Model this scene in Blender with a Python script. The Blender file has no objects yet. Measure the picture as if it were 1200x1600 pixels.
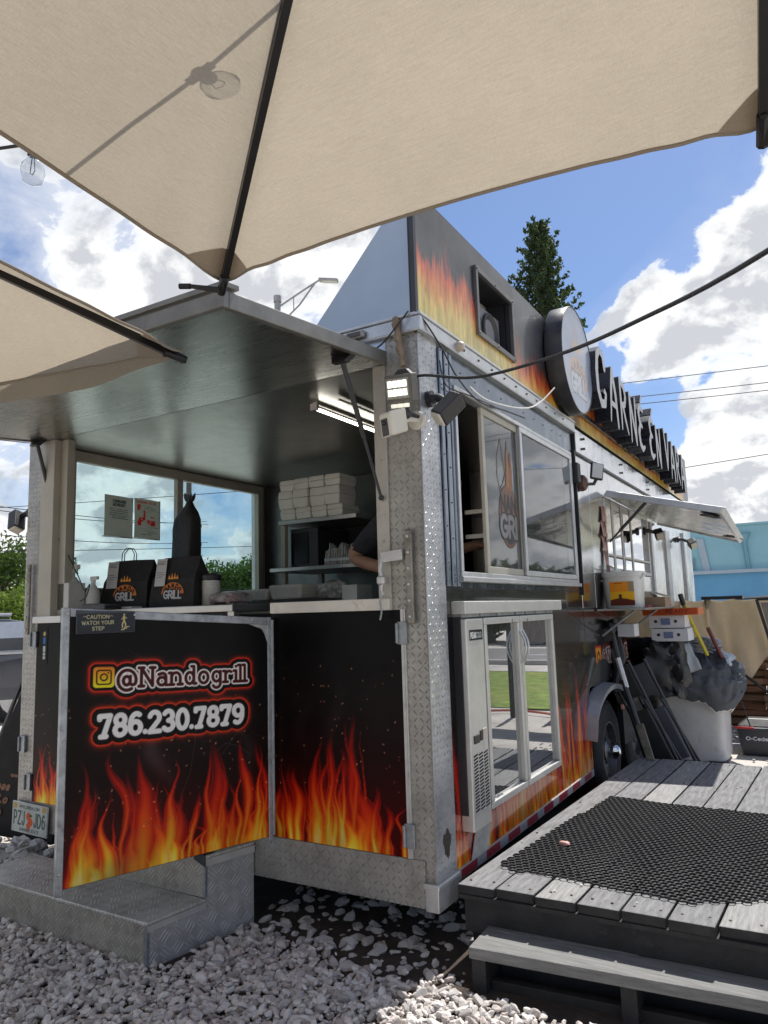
import bpy, bmesh, math, random
import numpy as np
from mathutils import Vector, Matrix, noise as mnoise
R = math.radians
random.seed(7)
S = bpy.context.scene
COL = S.collection
# ------------------------------------------------------------------ camera
cd = bpy.data.cameras.new('camera'); cam = bpy.data.objects.new('camera', cd); COL.objects.link(cam)
cd.sensor_fit = 'VERTICAL'; cd.sensor_height = 36; cd.lens = 25.75; cd.clip_end = 3000; cd.clip_start = 0.02
def cam_axes(yaw, pitch, roll):
    f = Vector((math.sin(yaw)*math.cos(pitch), math.cos(yaw)*math.cos(pitch), math.sin(pitch)))
    r = Vector((math.cos(yaw), -math.sin(yaw), 0)); u = r.cross(f)
    c, s = math.cos(roll), math.sin(roll)
    return c*r + s*u, -s*r + c*u, f
CAMP = Vector((1.346, -2.609, 1.334))
_r, _u, _f = cam_axes(R(-30.43), R(7.7124), R(-1.7177))
cam.matrix_world = Matrix(((_r.x, _u.x, -_f.x, CAMP.x), (_r.y, _u.y, -_f.y, CAMP.y), (_r.z, _u.z, -_f.z, CAMP.z), (0, 0, 0, 1)))
S.camera = cam
# ------------------------------------------------------------------ sky, sun, exposure
SUN = Vector((0.12, 1.0, 1.84)).normalized()
W = bpy.data.worlds.new('World'); S.world = W; W.use_nodes = True
nt = W.node_tree; nt.nodes.clear()
def N(t, typ, **kw):
    n = t.nodes.new(typ)
    for k, v in kw.items():
        if k.startswith('i_'): n.inputs[k[2:]].default_value = v
        else: setattr(n, k, v)
    return n
class G:                                                    # small helper for chains of math nodes
    def __init__(s, t): s.t = t
    def m(s, op, a, b=None, c=None, clamp=False):
        n = s.t.nodes.new('ShaderNodeMath'); n.operation = op; n.use_clamp = clamp
        for i, v in enumerate((a, b, c)):
            if v is None: continue
            if isinstance(v, (int, float)): n.inputs[i].default_value = v
            else: s.t.links.new(v, n.inputs[i])
        return n.outputs[0]
    def noise(s, vec, scale, detail=4, rough=.55, dist=0):
        n = s.t.nodes.new('ShaderNodeTexNoise'); n.inputs['Scale'].default_value = scale
        n.inputs['Detail'].default_value = detail; n.inputs['Roughness'].default_value = rough; n.inputs['Distortion'].default_value = dist
        if vec is not None: s.t.links.new(vec, n.inputs['Vector'])
        return n.outputs['Fac']
    def ramp(s, fac, stops):
        n = s.t.nodes.new('ShaderNodeValToRGB'); e = n.color_ramp.elements
        while len(e) < len(stops): e.new(.5)
        for el, (p, c) in zip(e, stops):
            el.position = p; el.color = (c, c, c, 1) if isinstance(c, (int, float)) else (*c, 1)
        s.t.links.new(fac, n.inputs[0]); return n.outputs[0]
    def mix(s, fac, a, b, mode='MIX'):
        n = s.t.nodes.new('ShaderNodeMix'); n.data_type = 'RGBA'; n.blend_type = mode
        for i, v in ((0, fac), (6, a), (7, b)):
            if isinstance(v, (int, float)): n.inputs[i].default_value = v
            elif isinstance(v, tuple): n.inputs[i].default_value = (*v, 1) if len(v) == 3 else v
            else: s.t.links.new(v, n.inputs[i])
        return n.outputs[2]
g = G(nt)
sky = N(nt, 'ShaderNodeTexSky', sky_type='NISHITA', sun_disc=False, sun_elevation=math.asin(SUN.z), sun_rotation=math.atan2(SUN.x, SUN.y),
        altitude=0, air_density=1.0, dust_density=.6, ozone_density=1.6)
tc = N(nt, 'ShaderNodeTexCoord'); sep = N(nt, 'ShaderNodeSeparateXYZ'); nt.links.new(tc.outputs['Generated'], sep.inputs[0])
dx, dy, dz = sep.outputs
zz = g.m('ADD', g.m('MAXIMUM', dz, 0.0), .55)
cmb = N(nt, 'ShaderNodeCombineXYZ'); nt.links.new(g.m('DIVIDE', dx, zz), cmb.inputs[0]); nt.links.new(g.m('DIVIDE', dy, zz), cmb.inputs[1]); cmb.inputs[2].default_value = 3.7
n1 = g.noise(cmb.outputs[0], 2.6, 3, .5, .2); n1b = g.noise(cmb.outputs[0], 9., 10, .56, .25)
def blob(v, rad, amt):                                      # a bank of cloud standing in one direction of the sky
    d = Vector(v).normalized()
    dp = g.m('ADD', g.m('ADD', g.m('MULTIPLY', dx, d.x), g.m('MULTIPLY', dy, d.y)), g.m('MULTIPLY', dz, d.z))
    return g.m('MULTIPLY', g.m('SMOOTH_MAX', g.m('DIVIDE', g.m('SUBTRACT', dp, math.cos(rad)), 1-math.cos(rad)), 0, .1), amt)
def pix(px, py):
    return _r*((px-600)/1144.4) + _u*(-(py-800)/1144.4) + _f
CLOUDS = ((1060, 430, 10, .085), (1230, 520, 12, .10), (960, 530, 7, .08), (1200, 330, 6, .06), (200, 330, 22, .12), (420, 430, 10, .10), (90, 560, 10, .06), (1110, 705, 5, .10), (1150, 790, 6, .12), (60, 800, 9, .1), (30, 700, 5, -.12), (800, 330, 11, -.2), (1040, 225, 9, -.2), (1010, 655, 3.4, -.16), (1185, 700, 3.0, -.10), (870, 250, 10, -.15), (0, 420, 4, -.10), (1080, 400, 2.5, -.07), (-400, 650, 18, .06))
cov = g.m('ADD', g.m('MULTIPLY', n1, .42), g.m('MULTIPLY', n1b, .58))
for px, py, rad, amt in CLOUDS:
    cov = g.m('ADD', cov, blob(pix(px, py), R(rad), amt))
cov = g.m('ADD', cov, blob((.40, 1, .28), R(28), .12))
veil = g.m('MULTIPLY', g.ramp(cov, ((.40, 0), (.54, .6))), g.m('MINIMUM', g.m('ADD', blob(pix(120, 420), R(30), 1.4), .12), 1.0))
mask = g.m('MAXIMUM', g.ramp(cov, ((.508, 0), (.530, .75), (.58, 1))), veil)
cmb2 = N(nt, 'ShaderNodeVectorMath', operation='ADD'); nt.links.new(cmb.outputs[0], cmb2.inputs[0]); cmb2.inputs[1].default_value = (.02, .05, 0)
n2 = g.noise(cmb2.outputs[0], 9., 10, .56, .25); n3 = g.noise(cmb2.outputs[0], 18., 6, .6, .2)
lit = g.m('ADD', g.m('MULTIPLY', g.m('SUBTRACT', n1b, n2), 3.4), g.m('ADD', g.m('MULTIPLY', n3, .35), g.m('MULTIPLY', g.m('SUBTRACT', cov, .56), 1.25)))
ccol = g.ramp(lit, ((.02, (12.8, 12.8, 12.7)), (.26, (11.2, 11.3, 11.4)), (.60, (7.4, 7.7, 8.2))))
skyc = g.mix(1.0, sky.outputs[0], (1.16, 1.28, 1.50), 'MULTIPLY')
colr = g.mix(mask, skyc, ccol)
bg = N(nt, 'ShaderNodeBackground'); bg.inputs['Strength'].default_value = .070
nt.links.new(colr, bg.inputs[0]); out = N(nt, 'ShaderNodeOutputWorld'); nt.links.new(bg.outputs[0], out.inputs[0])
sl = bpy.data.lights.new('sun', 'SUN'); sl.energy = 5.0; sl.angle = R(.53); sl.color = (1, .96, .9)
so = bpy.data.objects.new('sun', sl); COL.objects.link(so); so.rotation_euler = SUN.to_track_quat('Z', 'Y').to_euler(); so.location = (0, 0, 30)
S.view_settings.view_transform = 'Standard'; S.view_settings.look = 'None'; S.view_settings.exposure = 0.34; S.view_settings.gamma = 1
S.view_settings.use_curve_mapping = False
S.render.engine = 'CYCLES'; S.cycles.use_denoising = True; S.cycles.max_bounces = 8; S.cycles.transparent_max_bounces = 12
S.cycles.sample_clamp_indirect = 6; S.cycles.caustics_reflective = False; S.cycles.caustics_refractive = False

# ------------------------------------------------------------------ materials
def newmat(name):
    m = bpy.data.materials.new(name); m.use_nodes = True
    return m, m.node_tree, m.node_tree.nodes['Principled BSDF']
MATS = {}
def mat(name, col, rough=.5, metal=0, var=.15, vs=6., bump=0, bs=60., rv=.15, aniso=None, emit=None, spec=.5, dirt=None, coat=0, stretch=None):
    """plain procedural surface: colour and roughness broken up by noise, optional fine relief and dirt"""
    if name in MATS: return MATS[name]
    m, t, p = newmat(name); h = G(t)
    c = N(t, 'ShaderNodeTexCoord').outputs['Object']
    if stretch:
        mp = N(t, 'ShaderNodeMapping'); mp.inputs['Scale'].default_value = stretch; t.links.new(c, mp.inputs[0]); c = mp.outputs[0]
    n = h.noise(c, vs, 6, .6)
    lo = tuple(max(0, x*(1-var)) for x in col); hi = tuple(min(1, x*(1+var)) for x in col)
    r = h.ramp(n, ((.3, lo), (.7, hi)))
    if dirt:
        dn = h.noise(c, dirt[1], 8, .7, .3)
        r = h.mix(h.ramp(dn, ((dirt[2], 0), (dirt[2]+.12, dirt[3]))), r, dirt[0])
    t.links.new(r, p.inputs['Base Color'])
    t.links.new(h.m('ADD', h.m('MULTIPLY', h.noise(c, vs*2.3, 5, .6), rv*2), rough-rv, clamp=True), p.inputs['Roughness'])
    p.inputs['Metallic'].default_value = metal; p.inputs['Specular IOR Level'].default_value = spec; p.inputs['Coat Weight'].default_value = coat
    p.inputs['Coat Roughness'].default_value = .08
    if bump:
        b = N(t, 'ShaderNodeBump'); b.inputs['Strength'].default_value = bump; b.inputs['Distance'].default_value = .01
        t.links.new(h.noise(c, bs, 5, .6), b.inputs['Height']); t.links.new(b.outputs[0], p.inputs['Normal'])
    if emit:
        p.inputs['Emission Color'].default_value = (*emit[:3], 1); p.inputs['Emission Strength'].default_value = emit[3]
    MATS[name] = m; return m
def tread(name, col, axes, cell=.034, kind='diamond', rough=.36, metal=.85, dirty=.5, strength=.9):
    """checker plate: raised lozenges or bars in the plane of the two given object axes, with grime"""
    m, t, p = newmat(name); h = G(t)
    c = N(t, 'ShaderNodeTexCoord').outputs['Object']; s = N(t, 'ShaderNodeSeparateXYZ'); t.links.new(c, s.inputs[0])
    if kind == 'bars': u = h.m('ADD', s.outputs[axes[0]], 10.); v = h.m('ADD', s.outputs[axes[1]], 10.)
    else:
        a_, b_ = s.outputs[axes[0]], s.outputs[axes[1]]
        u = h.m('ADD', a_, 10.); v = h.m('ADD', b_, 10.)
    u = h.m('DIVIDE', u, cell); v = h.m('DIVIDE', v, cell)
    iu, iv = h.m('FLOOR', u), h.m('FLOOR', v)
    par = h.m('SUBTRACT', h.m('MULTIPLY', h.m('MODULO', h.m('ADD', iu, iv), 2.0), 2.0), 1.0)
    fu, fv = h.m('SUBTRACT', h.m('FRACT', u), .5), h.m('SUBTRACT', h.m('FRACT', v), .5)
    sv = h.m('MULTIPLY', fv, par)
    a = h.m('MULTIPLY', h.m('ADD', fu, sv), .7071); b = h.m('MULTIPLY', h.m('SUBTRACT', fu, sv), .7071)
    if kind == 'diamond':
        q = h.m('ADD', h.m('POWER', h.m('DIVIDE', h.m('ABSOLUTE', a), .43), 2.0), h.m('POWER', h.m('DIVIDE', h.m('ABSOLUTE', b), .115), 2.0))
        hgt = h.m('SUBTRACT', 1.0, h.m('SMOOTHSTEP' if False else 'MINIMUM', q, 1.0))
    else:
        inside = h.m('MULTIPLY', h.m('LESS_THAN', h.m('ABSOLUTE', a), .36), h.m('LESS_THAN', h.m('ABSOLUTE', b), .40))
        hgt = h.m('MULTIPLY', inside, h.m('MAXIMUM', h.m('COSINE', h.m('MULTIPLY', b, 24.)), 0.0))
    bp = N(t, 'ShaderNodeBump'); bp.inputs['Strength'].default_value = strength; bp.inputs['Distance'].default_value = .006
    t.links.new(h.m('ADD', hgt, h.m('MULTIPLY', h.noise(c, 9., 4, .5), .6)), bp.inputs['Height']); t.links.new(bp.outputs[0], p.inputs['Normal'])
    gr = h.ramp(h.noise(c, 5., 8, .65, .4), ((.34, tuple(x*.68 for x in col)), (.62, col)))
    gr = h.mix(h.ramp(h.noise(c, 22., 6, .7), ((.5, 0), (.72, dirty))), gr, (.16, .13, .10))
    gr = h.mix(h.m('MULTIPLY', hgt, .45), gr, tuple(min(1, x*1.4) for x in col))
    t.links.new(gr, p.inputs['Base Color']); p.inputs['Metallic'].default_value = metal
    t.links.new(h.m('ADD', h.m('MULTIPLY', h.noise(c, 14., 5, .6), .3), rough-.15), p.inputs['Roughness'])
    MATS[name] = m; return m
def steel(name, col=(.62, .63, .64), rough=.16, wav=.25, ws=3.0, brushed=None, metal=1.0, rvar=.25):
    """sheet stainless: soft waves that bend reflections, smears and fine scratches"""
    m, t, p = newmat(name); h = G(t); c = N(t, 'ShaderNodeTexCoord').outputs['Object']
    n = h.noise(c, 7., 7, .65, .5)
    t.links.new(h.ramp(n, ((.3, tuple(x*.8 for x in col)), (.7, col))), p.inputs['Base Color']); p.inputs['Metallic'].default_value = metal
    cc = c
    if brushed:
        mp = N(t, 'ShaderNodeMapping'); mp.inputs['Scale'].default_value = brushed; t.links.new(c, mp.inputs[0]); cc = mp.outputs[0]
    t.links.new(h.m('ADD', h.m('MULTIPLY', h.noise(cc, 18., 6, .7), rvar), rough-rvar*.4, clamp=True), p.inputs['Roughness'])
    b = N(t, 'ShaderNodeBump'); b.inputs['Strength'].default_value = wav; b.inputs['Distance'].default_value = .03
    t.links.new(h.m('ADD', h.noise(c, ws, 2, .5), h.m('MULTIPLY', h.noise(cc, 120., 3, .6), .01)), b.inputs['Height']); t.links.new(b.outputs[0], p.inputs['Normal'])
    MATS[name] = m; return m
def glass(name, tint, refl=1.6, rough=.01, dirt=.06):
    m, t, p = newmat(name); t.nodes.remove(p); h = G(t)
    tr = N(t, 'ShaderNodeBsdfTransparent'); tr.inputs[0].default_value = (*[x**.5 for x in tint], 1)
    gl = N(t, 'ShaderNodeBsdfGlossy'); gl.inputs['Roughness'].default_value = rough; gl.inputs[0].default_value = (.95, .97, 1, 1)
    df = N(t, 'ShaderNodeBsdfDiffuse'); df.inputs[0].default_value = (.45, .45, .43, 1)
    fr = N(t, 'ShaderNodeFresnel'); fr.inputs[0].default_value = 1.5
    c = N(t, 'ShaderNodeTexCoord').outputs['Object']
    mx0 = N(t, 'ShaderNodeMixShader'); t.links.new(h.m('MULTIPLY', h.ramp(h.noise(c, 9., 7, .7, .4), ((.4, .25), (.75, 1.))), dirt), mx0.inputs[0])
    t.links.new(tr.outputs[0], mx0.inputs[1]); t.links.new(df.outputs[0], mx0.inputs[2])
    mx = N(t, 'ShaderNodeMixShader'); ge = N(t, 'ShaderNodeNewGeometry'); t.links.new(h.m('MULTIPLY', h.m('MULTIPLY', fr.outputs[0], refl), h.m('SUBTRACT', 1.0, ge.outputs['Backfacing']), clamp=True), mx.inputs[0])
    t.links.new(mx0.outputs[0], mx.inputs[1]); t.links.new(gl.outputs[0], mx.inputs[2])
    t.links.new(mx.outputs[0], t.nodes['Material Output'].inputs[0]); MATS[name] = m; return m
def printmat(name, rough=.28, coat=0., metal=0., vary=.1, spec=.5):
    """flat print held in the mesh colour attribute, under a film with scuffs"""
    if name in MATS: return MATS[name]
    m, t, p = newmat(name); h = G(t); a = N(t, 'ShaderNodeVertexColor', layer_name='Col'); c = N(t, 'ShaderNodeTexCoord').outputs['Object']
    sc = h.ramp(h.noise(c, 5., 8, .75, 1.2), ((.55, 0), (.8, vary)))
    t.links.new(h.mix(sc, a.outputs[0], (.22, .21, .2)), p.inputs['Base Color'])
    t.links.new(h.m('ADD', h.m('MULTIPLY', h.noise(c, 12., 6, .7), .24), rough-.1, clamp=True), p.inputs['Roughness'])
    b = N(t, 'ShaderNodeBump'); b.inputs['Strength'].default_value = .12; b.inputs['Distance'].default_value = .02
    t.links.new(h.noise(c, 4.5, 3, .5), b.inputs['Height']); t.links.new(b.outputs[0], p.inputs['Normal'])
    p.inputs['Coat Weight'].default_value = coat; p.inputs['Coat Roughness'].default_value = .05; p.inputs['Specular IOR Level'].default_value = spec; p.inputs['Metallic'].default_value = metal
    MATS[name] = m; return m
def paperback(name):
    """print on thin paper that lets the daylight behind it through"""
    m, t, p = newmat(name); at = N(t, 'ShaderNodeVertexColor', layer_name='Col'); t.links.new(at.outputs[0], p.inputs['Base Color']); p.inputs['Roughness'].default_value = .7
    tl = N(t, 'ShaderNodeBsdfTranslucent'); t.links.new(at.outputs[0], tl.inputs[0]); mx = N(t, 'ShaderNodeMixShader'); mx.inputs[0].default_value = .55
    t.links.new(p.outputs[0], mx.inputs[1]); t.links.new(tl.outputs[0], mx.inputs[2]); t.links.new(mx.outputs[0], t.nodes['Material Output'].inputs[0]); return m
def fabric(name, col, trans=.5, weave=420., warm=(1., .95, .85)):
    m, t, p = newmat(name); t.nodes.remove(p); h = G(t); c = N(t, 'ShaderNodeTexCoord').outputs['Object']
    def st(sx):
        mp = N(t, 'ShaderNodeMapping'); mp.inputs['Scale'].default_value = sx; t.links.new(c, mp.inputs[0]); return mp.outputs[0]
    w = h.m('ADD', h.noise(st((1, .06, 1)), weave, 2, .6), h.noise(st((.06, 1, 1)), weave, 2, .6))
    big = h.noise(c, 2.5, 5, .6)
    f = h.m('ADD', h.m('MULTIPLY', w, .34), h.m('MULTIPLY', big, .36))
    cl = h.ramp(f, ((.40, tuple(x*.80 for x in col)), (.80, tuple(min(1, x*1.12) for x in col))))
    df = N(t, 'ShaderNodeBsdfDiffuse'); t.links.new(cl, df.inputs[0])
    tl = N(t, 'ShaderNodeBsdfTranslucent'); t.links.new(h.mix(1., cl, warm, 'MULTIPLY'), tl.inputs[0])
    b = N(t, 'ShaderNodeBump'); b.inputs['Strength'].default_value = .25; b.inputs['Distance'].default_value = .004
    t.links.new(w, b.inputs['Height']); t.links.new(b.outputs[0], df.inputs['Normal'])
    mx = N(t, 'ShaderNodeMixShader'); mx.inputs[0].default_value = trans; t.links.new(df.outputs[0], mx.inputs[1]); t.links.new(tl.outputs[0], mx.inputs[2])
    t.links.new(mx.outputs[0], t.nodes['Material Output'].inputs[0]); MATS[name] = m; return m
def leafmat(name, col, var=.45):
    m, t, p = newmat(name); h = G(t); oi = N(t, 'ShaderNodeTexCoord').outputs['Object']
    n = h.noise(oi, 1.6, 4, .6)
    t.links.new(h.ramp(n, ((.3, tuple(x*(1-var) for x in col)), (.7, tuple(x*(1+var) for x in col)))), p.inputs['Base Color'])
    p.inputs['Roughness'].default_value = .55; p.inputs['Specular IOR Level'].default_value = .35
    tl = N(t, 'ShaderNodeBsdfTranslucent'); tl.inputs[0].default_value = (col[0]*1.6, col[1]*1.7, col[2]*.8, 1)
    mx = N(t, 'ShaderNodeMixShader'); mx.inputs[0].default_value = .3; t.links.new(p.outputs[0], mx.inputs[1]); t.links.new(tl.outputs[0], mx.inputs[2])
    t.links.new(mx.outputs[0], t.nodes['Material Output'].inputs[0]); MATS[name] = m; return m

# ------------------------------------------------------------------ building helpers
WL = {}
def thing(name, label, cat, loc=(0, 0, 0), group=None):
    o = bpy.data.objects.new(name, None); COL.objects.link(o); o.location = loc; o.empty_display_size = .1
    o['label'] = label; o['category'] = cat
    if group: o['group'] = group
    WL[o.name] = Vector(loc); return o
def tag(o, label, cat, group=None):
    o['label'] = label; o['category'] = cat
    if group: o['group'] = group
    return o
def link(name, me, parent, origin):
    o = bpy.data.objects.new(name, me); COL.objects.link(o); origin = Vector(origin)
    WL[o.name] = origin
    if parent is not None:
        o.parent = parent; o.location = origin - WL[parent.name]
    else: o.location = origin
    return o
class MB:
    """collects boxes, tubes, sheets in world coordinates; build() links them as ONE mesh object"""
    def __init__(s): s.v = []; s.f = []; s.m = []; s.mi = 0
    def add(s, vs, fs, mi=None):
        b = len(s.v); s.v += [tuple(v) for v in vs]; s.f += [tuple(i+b for i in f) for f in fs]; s.m += [s.mi if mi is None else mi]*len(fs); return s
    def hexa(s, p, mi=None):                                # p: 4 bottom corners (ccw from above) then 4 top corners
        return s.add(p, [(3, 2, 1, 0), (4, 5, 6, 7), (0, 1, 5, 4), (1, 2, 6, 5), (2, 3, 7, 6), (3, 0, 4, 7)], mi)
    def box(s, x0, x1, y0, y1, z0, z1, mi=None):
        return s.hexa([(x0, y0, z0), (x1, y0, z0), (x1, y1, z0), (x0, y1, z0), (x0, y0, z1), (x1, y0, z1), (x1, y1, z1), (x0, y1, z1)], mi)
    def obox(s, c, ax, ay, az, mi=None):                    # centre and three half-axis vectors
        c, ax, ay, az = map(Vector, (c, ax, ay, az))
        return s.hexa([c-ax-ay-az, c+ax-ay-az, c+ax+ay-az, c-ax+ay-az, c-ax-ay+az, c+ax-ay+az, c+ax+ay+az, c-ax+ay+az], mi)
    def prism(s, poly, d, mi=None):                         # planar polygon swept by vector d
        n = len(poly); d = Vector(d); a = [Vector(p) for p in poly]
        return s.add(a + [p+d for p in a], [tuple(range(n-1, -1, -1)), tuple(range(n, 2*n))] + [(i, (i+1) % n, (i+1) % n+n, i+n) for i in range(n)], mi)
    def tube(s, pts, r, n=8, mi=None, cap=True):
        pts = [Vector(p) for p in pts]; rs = r if isinstance(r, (list, tuple)) else [r]*len(pts)
        vs = []; fs = []; up = None
        for i, p in enumerate(pts):
            t = (pts[min(i+1, len(pts)-1)]-pts[max(i-1, 0)]).normalized()
            if up is None: up = t.orthogonal().normalized()
            a = (up - t*up.dot(t)); a = a.normalized() if a.length > 1e-6 else t.orthogonal().normalized(); up = a; b = t.cross(a)
            vs += [p + (a*math.cos(2*math.pi*k/n) + b*math.sin(2*math.pi*k/n))*rs[i] for k in range(n)]
        for i in range(len(pts)-1):
            fs += [(i*n+k, i*n+(k+1) % n, (i+1)*n+(k+1) % n, (i+1)*n+k) for k in range(n)]
        if cap: fs += [tuple(range(n-1, -1, -1)), tuple(range((len(pts)-1)*n, len(pts)*n))]
        return s.add(vs, fs, mi)
    def ring(s, profile, c, axis='z', n=24, mi=None, a0=0, a1=2*math.pi):        # lathe: (radius, height) pairs
        vs = []; fs = []; full = abs(a1-a0-2*math.pi) < 1e-6; k = n if full else n+1; c = Vector(c)
        for (r, h) in profile:
            for i in range(k):
                a = a0+(a1-a0)*i/n; q = (r*math.cos(a), r*math.sin(a), h)
                if axis == 'x': q = (h, q[0], q[1])
                elif axis == 'y': q = (q[1], h, q[0])
                vs.append(c+Vector(q))
        for j in range(len(profile)-1):
            for i in range(n):
                i2 = (i+1) % k
                fs.append((j*k+i, j*k+i2, (j+1)*k+i2, (j+1)*k+i))
        return s.add(vs, fs, mi)
    def ball(s, c, r, n=10, mi=None, sz=1.):
        return s.ring([(max(1e-4, r*math.sin(math.pi*i/n)), -r*sz*math.cos(math.pi*i/n)) for i in range(n+1)], c, n=n+4, mi=mi)
    def build(s, name, mats, parent=None, bevel=0, smooth=False, label=None, seg=2, origin=None):
        me = bpy.data.meshes.new(name); V = np.array(s.v, dtype=float)
        o = Vector(((V[:, 0].min()+V[:, 0].max())/2, (V[:, 1].min()+V[:, 1].max())/2, V[:, 2].min())) if origin is None else Vector(origin)
        me.from_pydata([tuple(x) for x in V-np.array(o)], [], s.f)
        for m_ in (mats if isinstance(mats, (list, tuple)) else [mats]): me.materials.append(m_)
        me.polygons.foreach_set('material_index', s.m)
        if len(s.f) < 6000:
            bm = bmesh.new(); bm.from_mesh(me); bmesh.ops.recalc_face_normals(bm, faces=bm.faces[:]); bm.to_mesh(me); bm.free()
        if smooth:
            me.polygons.foreach_set('use_smooth', [True]*len(s.f))
            try: me.set_sharp_from_angle(angle=R(40))
            except Exception: pass
        ob = link(name, me, parent, o)
        if bevel:
            bv = ob.modifiers.new('bevel', 'BEVEL'); bv.width = bevel; bv.segments = seg; bv.limit_method = 'ANGLE'; bv.angle_limit = R(35); bv.harden_normals = False
        if label: ob['label'] = label
        return ob
def copy_tree(o, d, parent=None):
    c = o.copy(); COL.objects.link(c); d = Vector(d)
    if parent is None: c.location = o.location + d; WL[c.name] = WL[o.name]+d
    else: c.parent = parent; WL[c.name] = WL[o.name]+d
    for ch in list(o.children): copy_tree(ch, d, c)
    return c
def structure(o): o['kind'] = 'structure'; return o
def stuff(o): o['kind'] = 'stuff'; return o
def lerp(a, b, t): return a + (b-a)*t

# ------------------------------------------------------------------ flat print: small painters working on numpy canvases
rng = np.random.default_rng(11)
def vnoise(x, y, seed=0, oct=4):
    out = 0; amp = 1; tot = 0
    for o in range(oct):
        rg = np.random.default_rng(seed*31+o); tb = rg.random((64, 64))
        fx = x*(2**o); fy = y*(2**o); ix = np.floor(fx).astype(int); iy = np.floor(fy).astype(int); u = fx-ix; v = fy-iy; u = u*u*(3-2*u); v = v*v*(3-2*v)
        t00 = tb[ix % 64, iy % 64]; t10 = tb[(ix+1) % 64, iy % 64]; t01 = tb[ix % 64, (iy+1) % 64]; t11 = tb[(ix+1) % 64, (iy+1) % 64]
        out = out + amp*((t00*(1-u)+t10*u)*(1-v)+(t01*(1-u)+t11*u)*v); tot += amp; amp *= .5
    return out/tot
class Canvas:
    """w x h metres, x to the right, z up; colours are sRGB 0..1 in c"""
    def __init__(s, w, h, res, col=(.02, .02, .025)):
        s.w, s.h = w, h; s.nx = max(2, int(round(w/res))+1); s.ny = max(2, int(round(h/res))+1)
        s.x, s.z = np.meshgrid(np.linspace(0, w, s.nx), np.linspace(0, h, s.ny)); s.c = np.zeros((s.ny, s.nx, 3)); s.c[:] = col; s.res = max(w/s.nx, h/s.ny)
    def over(s, col, a):
        a = np.clip(a, 0, 1)[..., None]; s.c = s.c*(1-a)+np.array(col)*a
    def sdf(s, strokes, pad=.05):                            # strokes: list of polylines [(x,z,r)...]; distance to the inked shape
        d = np.full(s.x.shape, 1e3)
        for pl in strokes:
            for (x0, z0, r0), (x1, z1, r1) in zip(pl[:-1], pl[1:]):
                i0 = max(0, int((min(x0, x1)-pad)/s.w*(s.nx-1))); i1 = min(s.nx, int((max(x0, x1)+pad)/s.w*(s.nx-1))+2)
                j0 = max(0, int((min(z0, z1)-pad)/s.h*(s.ny-1))); j1 = min(s.ny, int((max(z0, z1)+pad)/s.h*(s.ny-1))+2)
                if i1 <= i0 or j1 <= j0: continue
                X = s.x[j0:j1, i0:i1]; Z = s.z[j0:j1, i0:i1]; ex, ez = x1-x0, z1-z0; L = ex*ex+ez*ez+1e-12
                t = np.clip(((X-x0)*ex+(Z-z0)*ez)/L, 0, 1)
                q = np.hypot(X-x0-t*ex, Z-z0-t*ez)-(r0+(r1-r0)*t)
                d[j0:j1, i0:i1] = np.minimum(d[j0:j1, i0:i1], q)
        return d
    def ink(s, d, col, grow=0): s.over(col, .5-(d-grow)/s.res)
    def flames(s, seed, top, n, hmin, hmax, wmin=.02, wmax=.07, base=(0.35, .03, .02), glow=.5, z0=0., gain=1., yellow=1., x0=0., x1=None):
        rg = np.random.default_rng(seed); x1 = s.w if x1 is None else x1
        wx = s.x+(vnoise(s.x*7, s.z*5-3, seed, 3)-.5)*.05; heat = np.zeros(s.x.shape)
        zz = s.z-z0
        gl = np.clip(1-zz/top, 0, 1)*(zz > -.001); s.over(base, np.clip(gl**1.3*glow*(.6+.8*vnoise(s.x*5, s.z*3, seed+5)), 0, 1))
        for i in range(n):
            xc = rg.uniform(x0, x1); hh = hmin+(hmax-hmin)*rg.random()**2.2; w0 = rg.uniform(wmin, wmax)*(.5+hh/hmax); f, ph, am = rg.uniform(.7, 1.6), rg.uniform(0, 6.3), rg.uniform(.01, .045)
            zb = rg.uniform(-.05, .12)*hmax*.6
            t = np.clip((zz-zb)/hh, 0, 1); inside = (zz-zb < hh)
            cx = xc+am*np.sin(6.28*f*t+ph)*t+rg.uniform(-.08, .08)*t*hh
            w = w0*np.clip(1-t, 0, 1)**.75*(.75+.35*np.sin(5*t+ph))+.0005
            dd = (wx-cx)/w; body = (np.exp(-dd*dd*1.6)*.8+.35*np.exp(-dd*dd*.35))*np.clip(1-t, 0, 1)**.8; edge = np.exp(-((np.abs(dd)-.95)/.09)**2)*np.clip(1-t, 0, 1)**.45*rg.uniform(.15, .95)
            heat = np.maximum(heat, inside*(body*rg.uniform(.55, 1.0)+edge*.45))+inside*body*.10
        heat = heat*gain*(.75+.5*vnoise(s.x*9, s.z*4, seed+9, 3))
        st = np.array([0, .20, .42, .66, .92, 1.15, 1.45]); cs = np.array([(.05, .01, .01), (.42, .04, .03), (.74, .12, .04), (.90, .33, .07), (.95, .58*yellow, .11), (.98, .80*yellow, .20), (1., .93*yellow, .50)])
        col = np.stack([np.interp(heat, st, cs[:, k]) for k in range(3)], -1); a = np.clip(heat/.22, 0, 1)[..., None]; s.c = s.c*(1-a)+np.maximum(col, s.c)*a
    def sparks(s, seed, n, z0, z1):
        rg = np.random.default_rng(seed)
        for i in range(n):
            x = rg.uniform(0, s.w); z = rg.uniform(z0, z1); a = rg.uniform(0, 3.1); l = rg.uniform(.001, .006)
            d = s.sdf([[(x, z, .0012), (x+l*math.cos(a), z+l*math.sin(a), .0008)]], .012); s.over((1., .72, .5), np.clip(.8-(d/.003), 0, 1)*rg.uniform(.3, .9))
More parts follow.
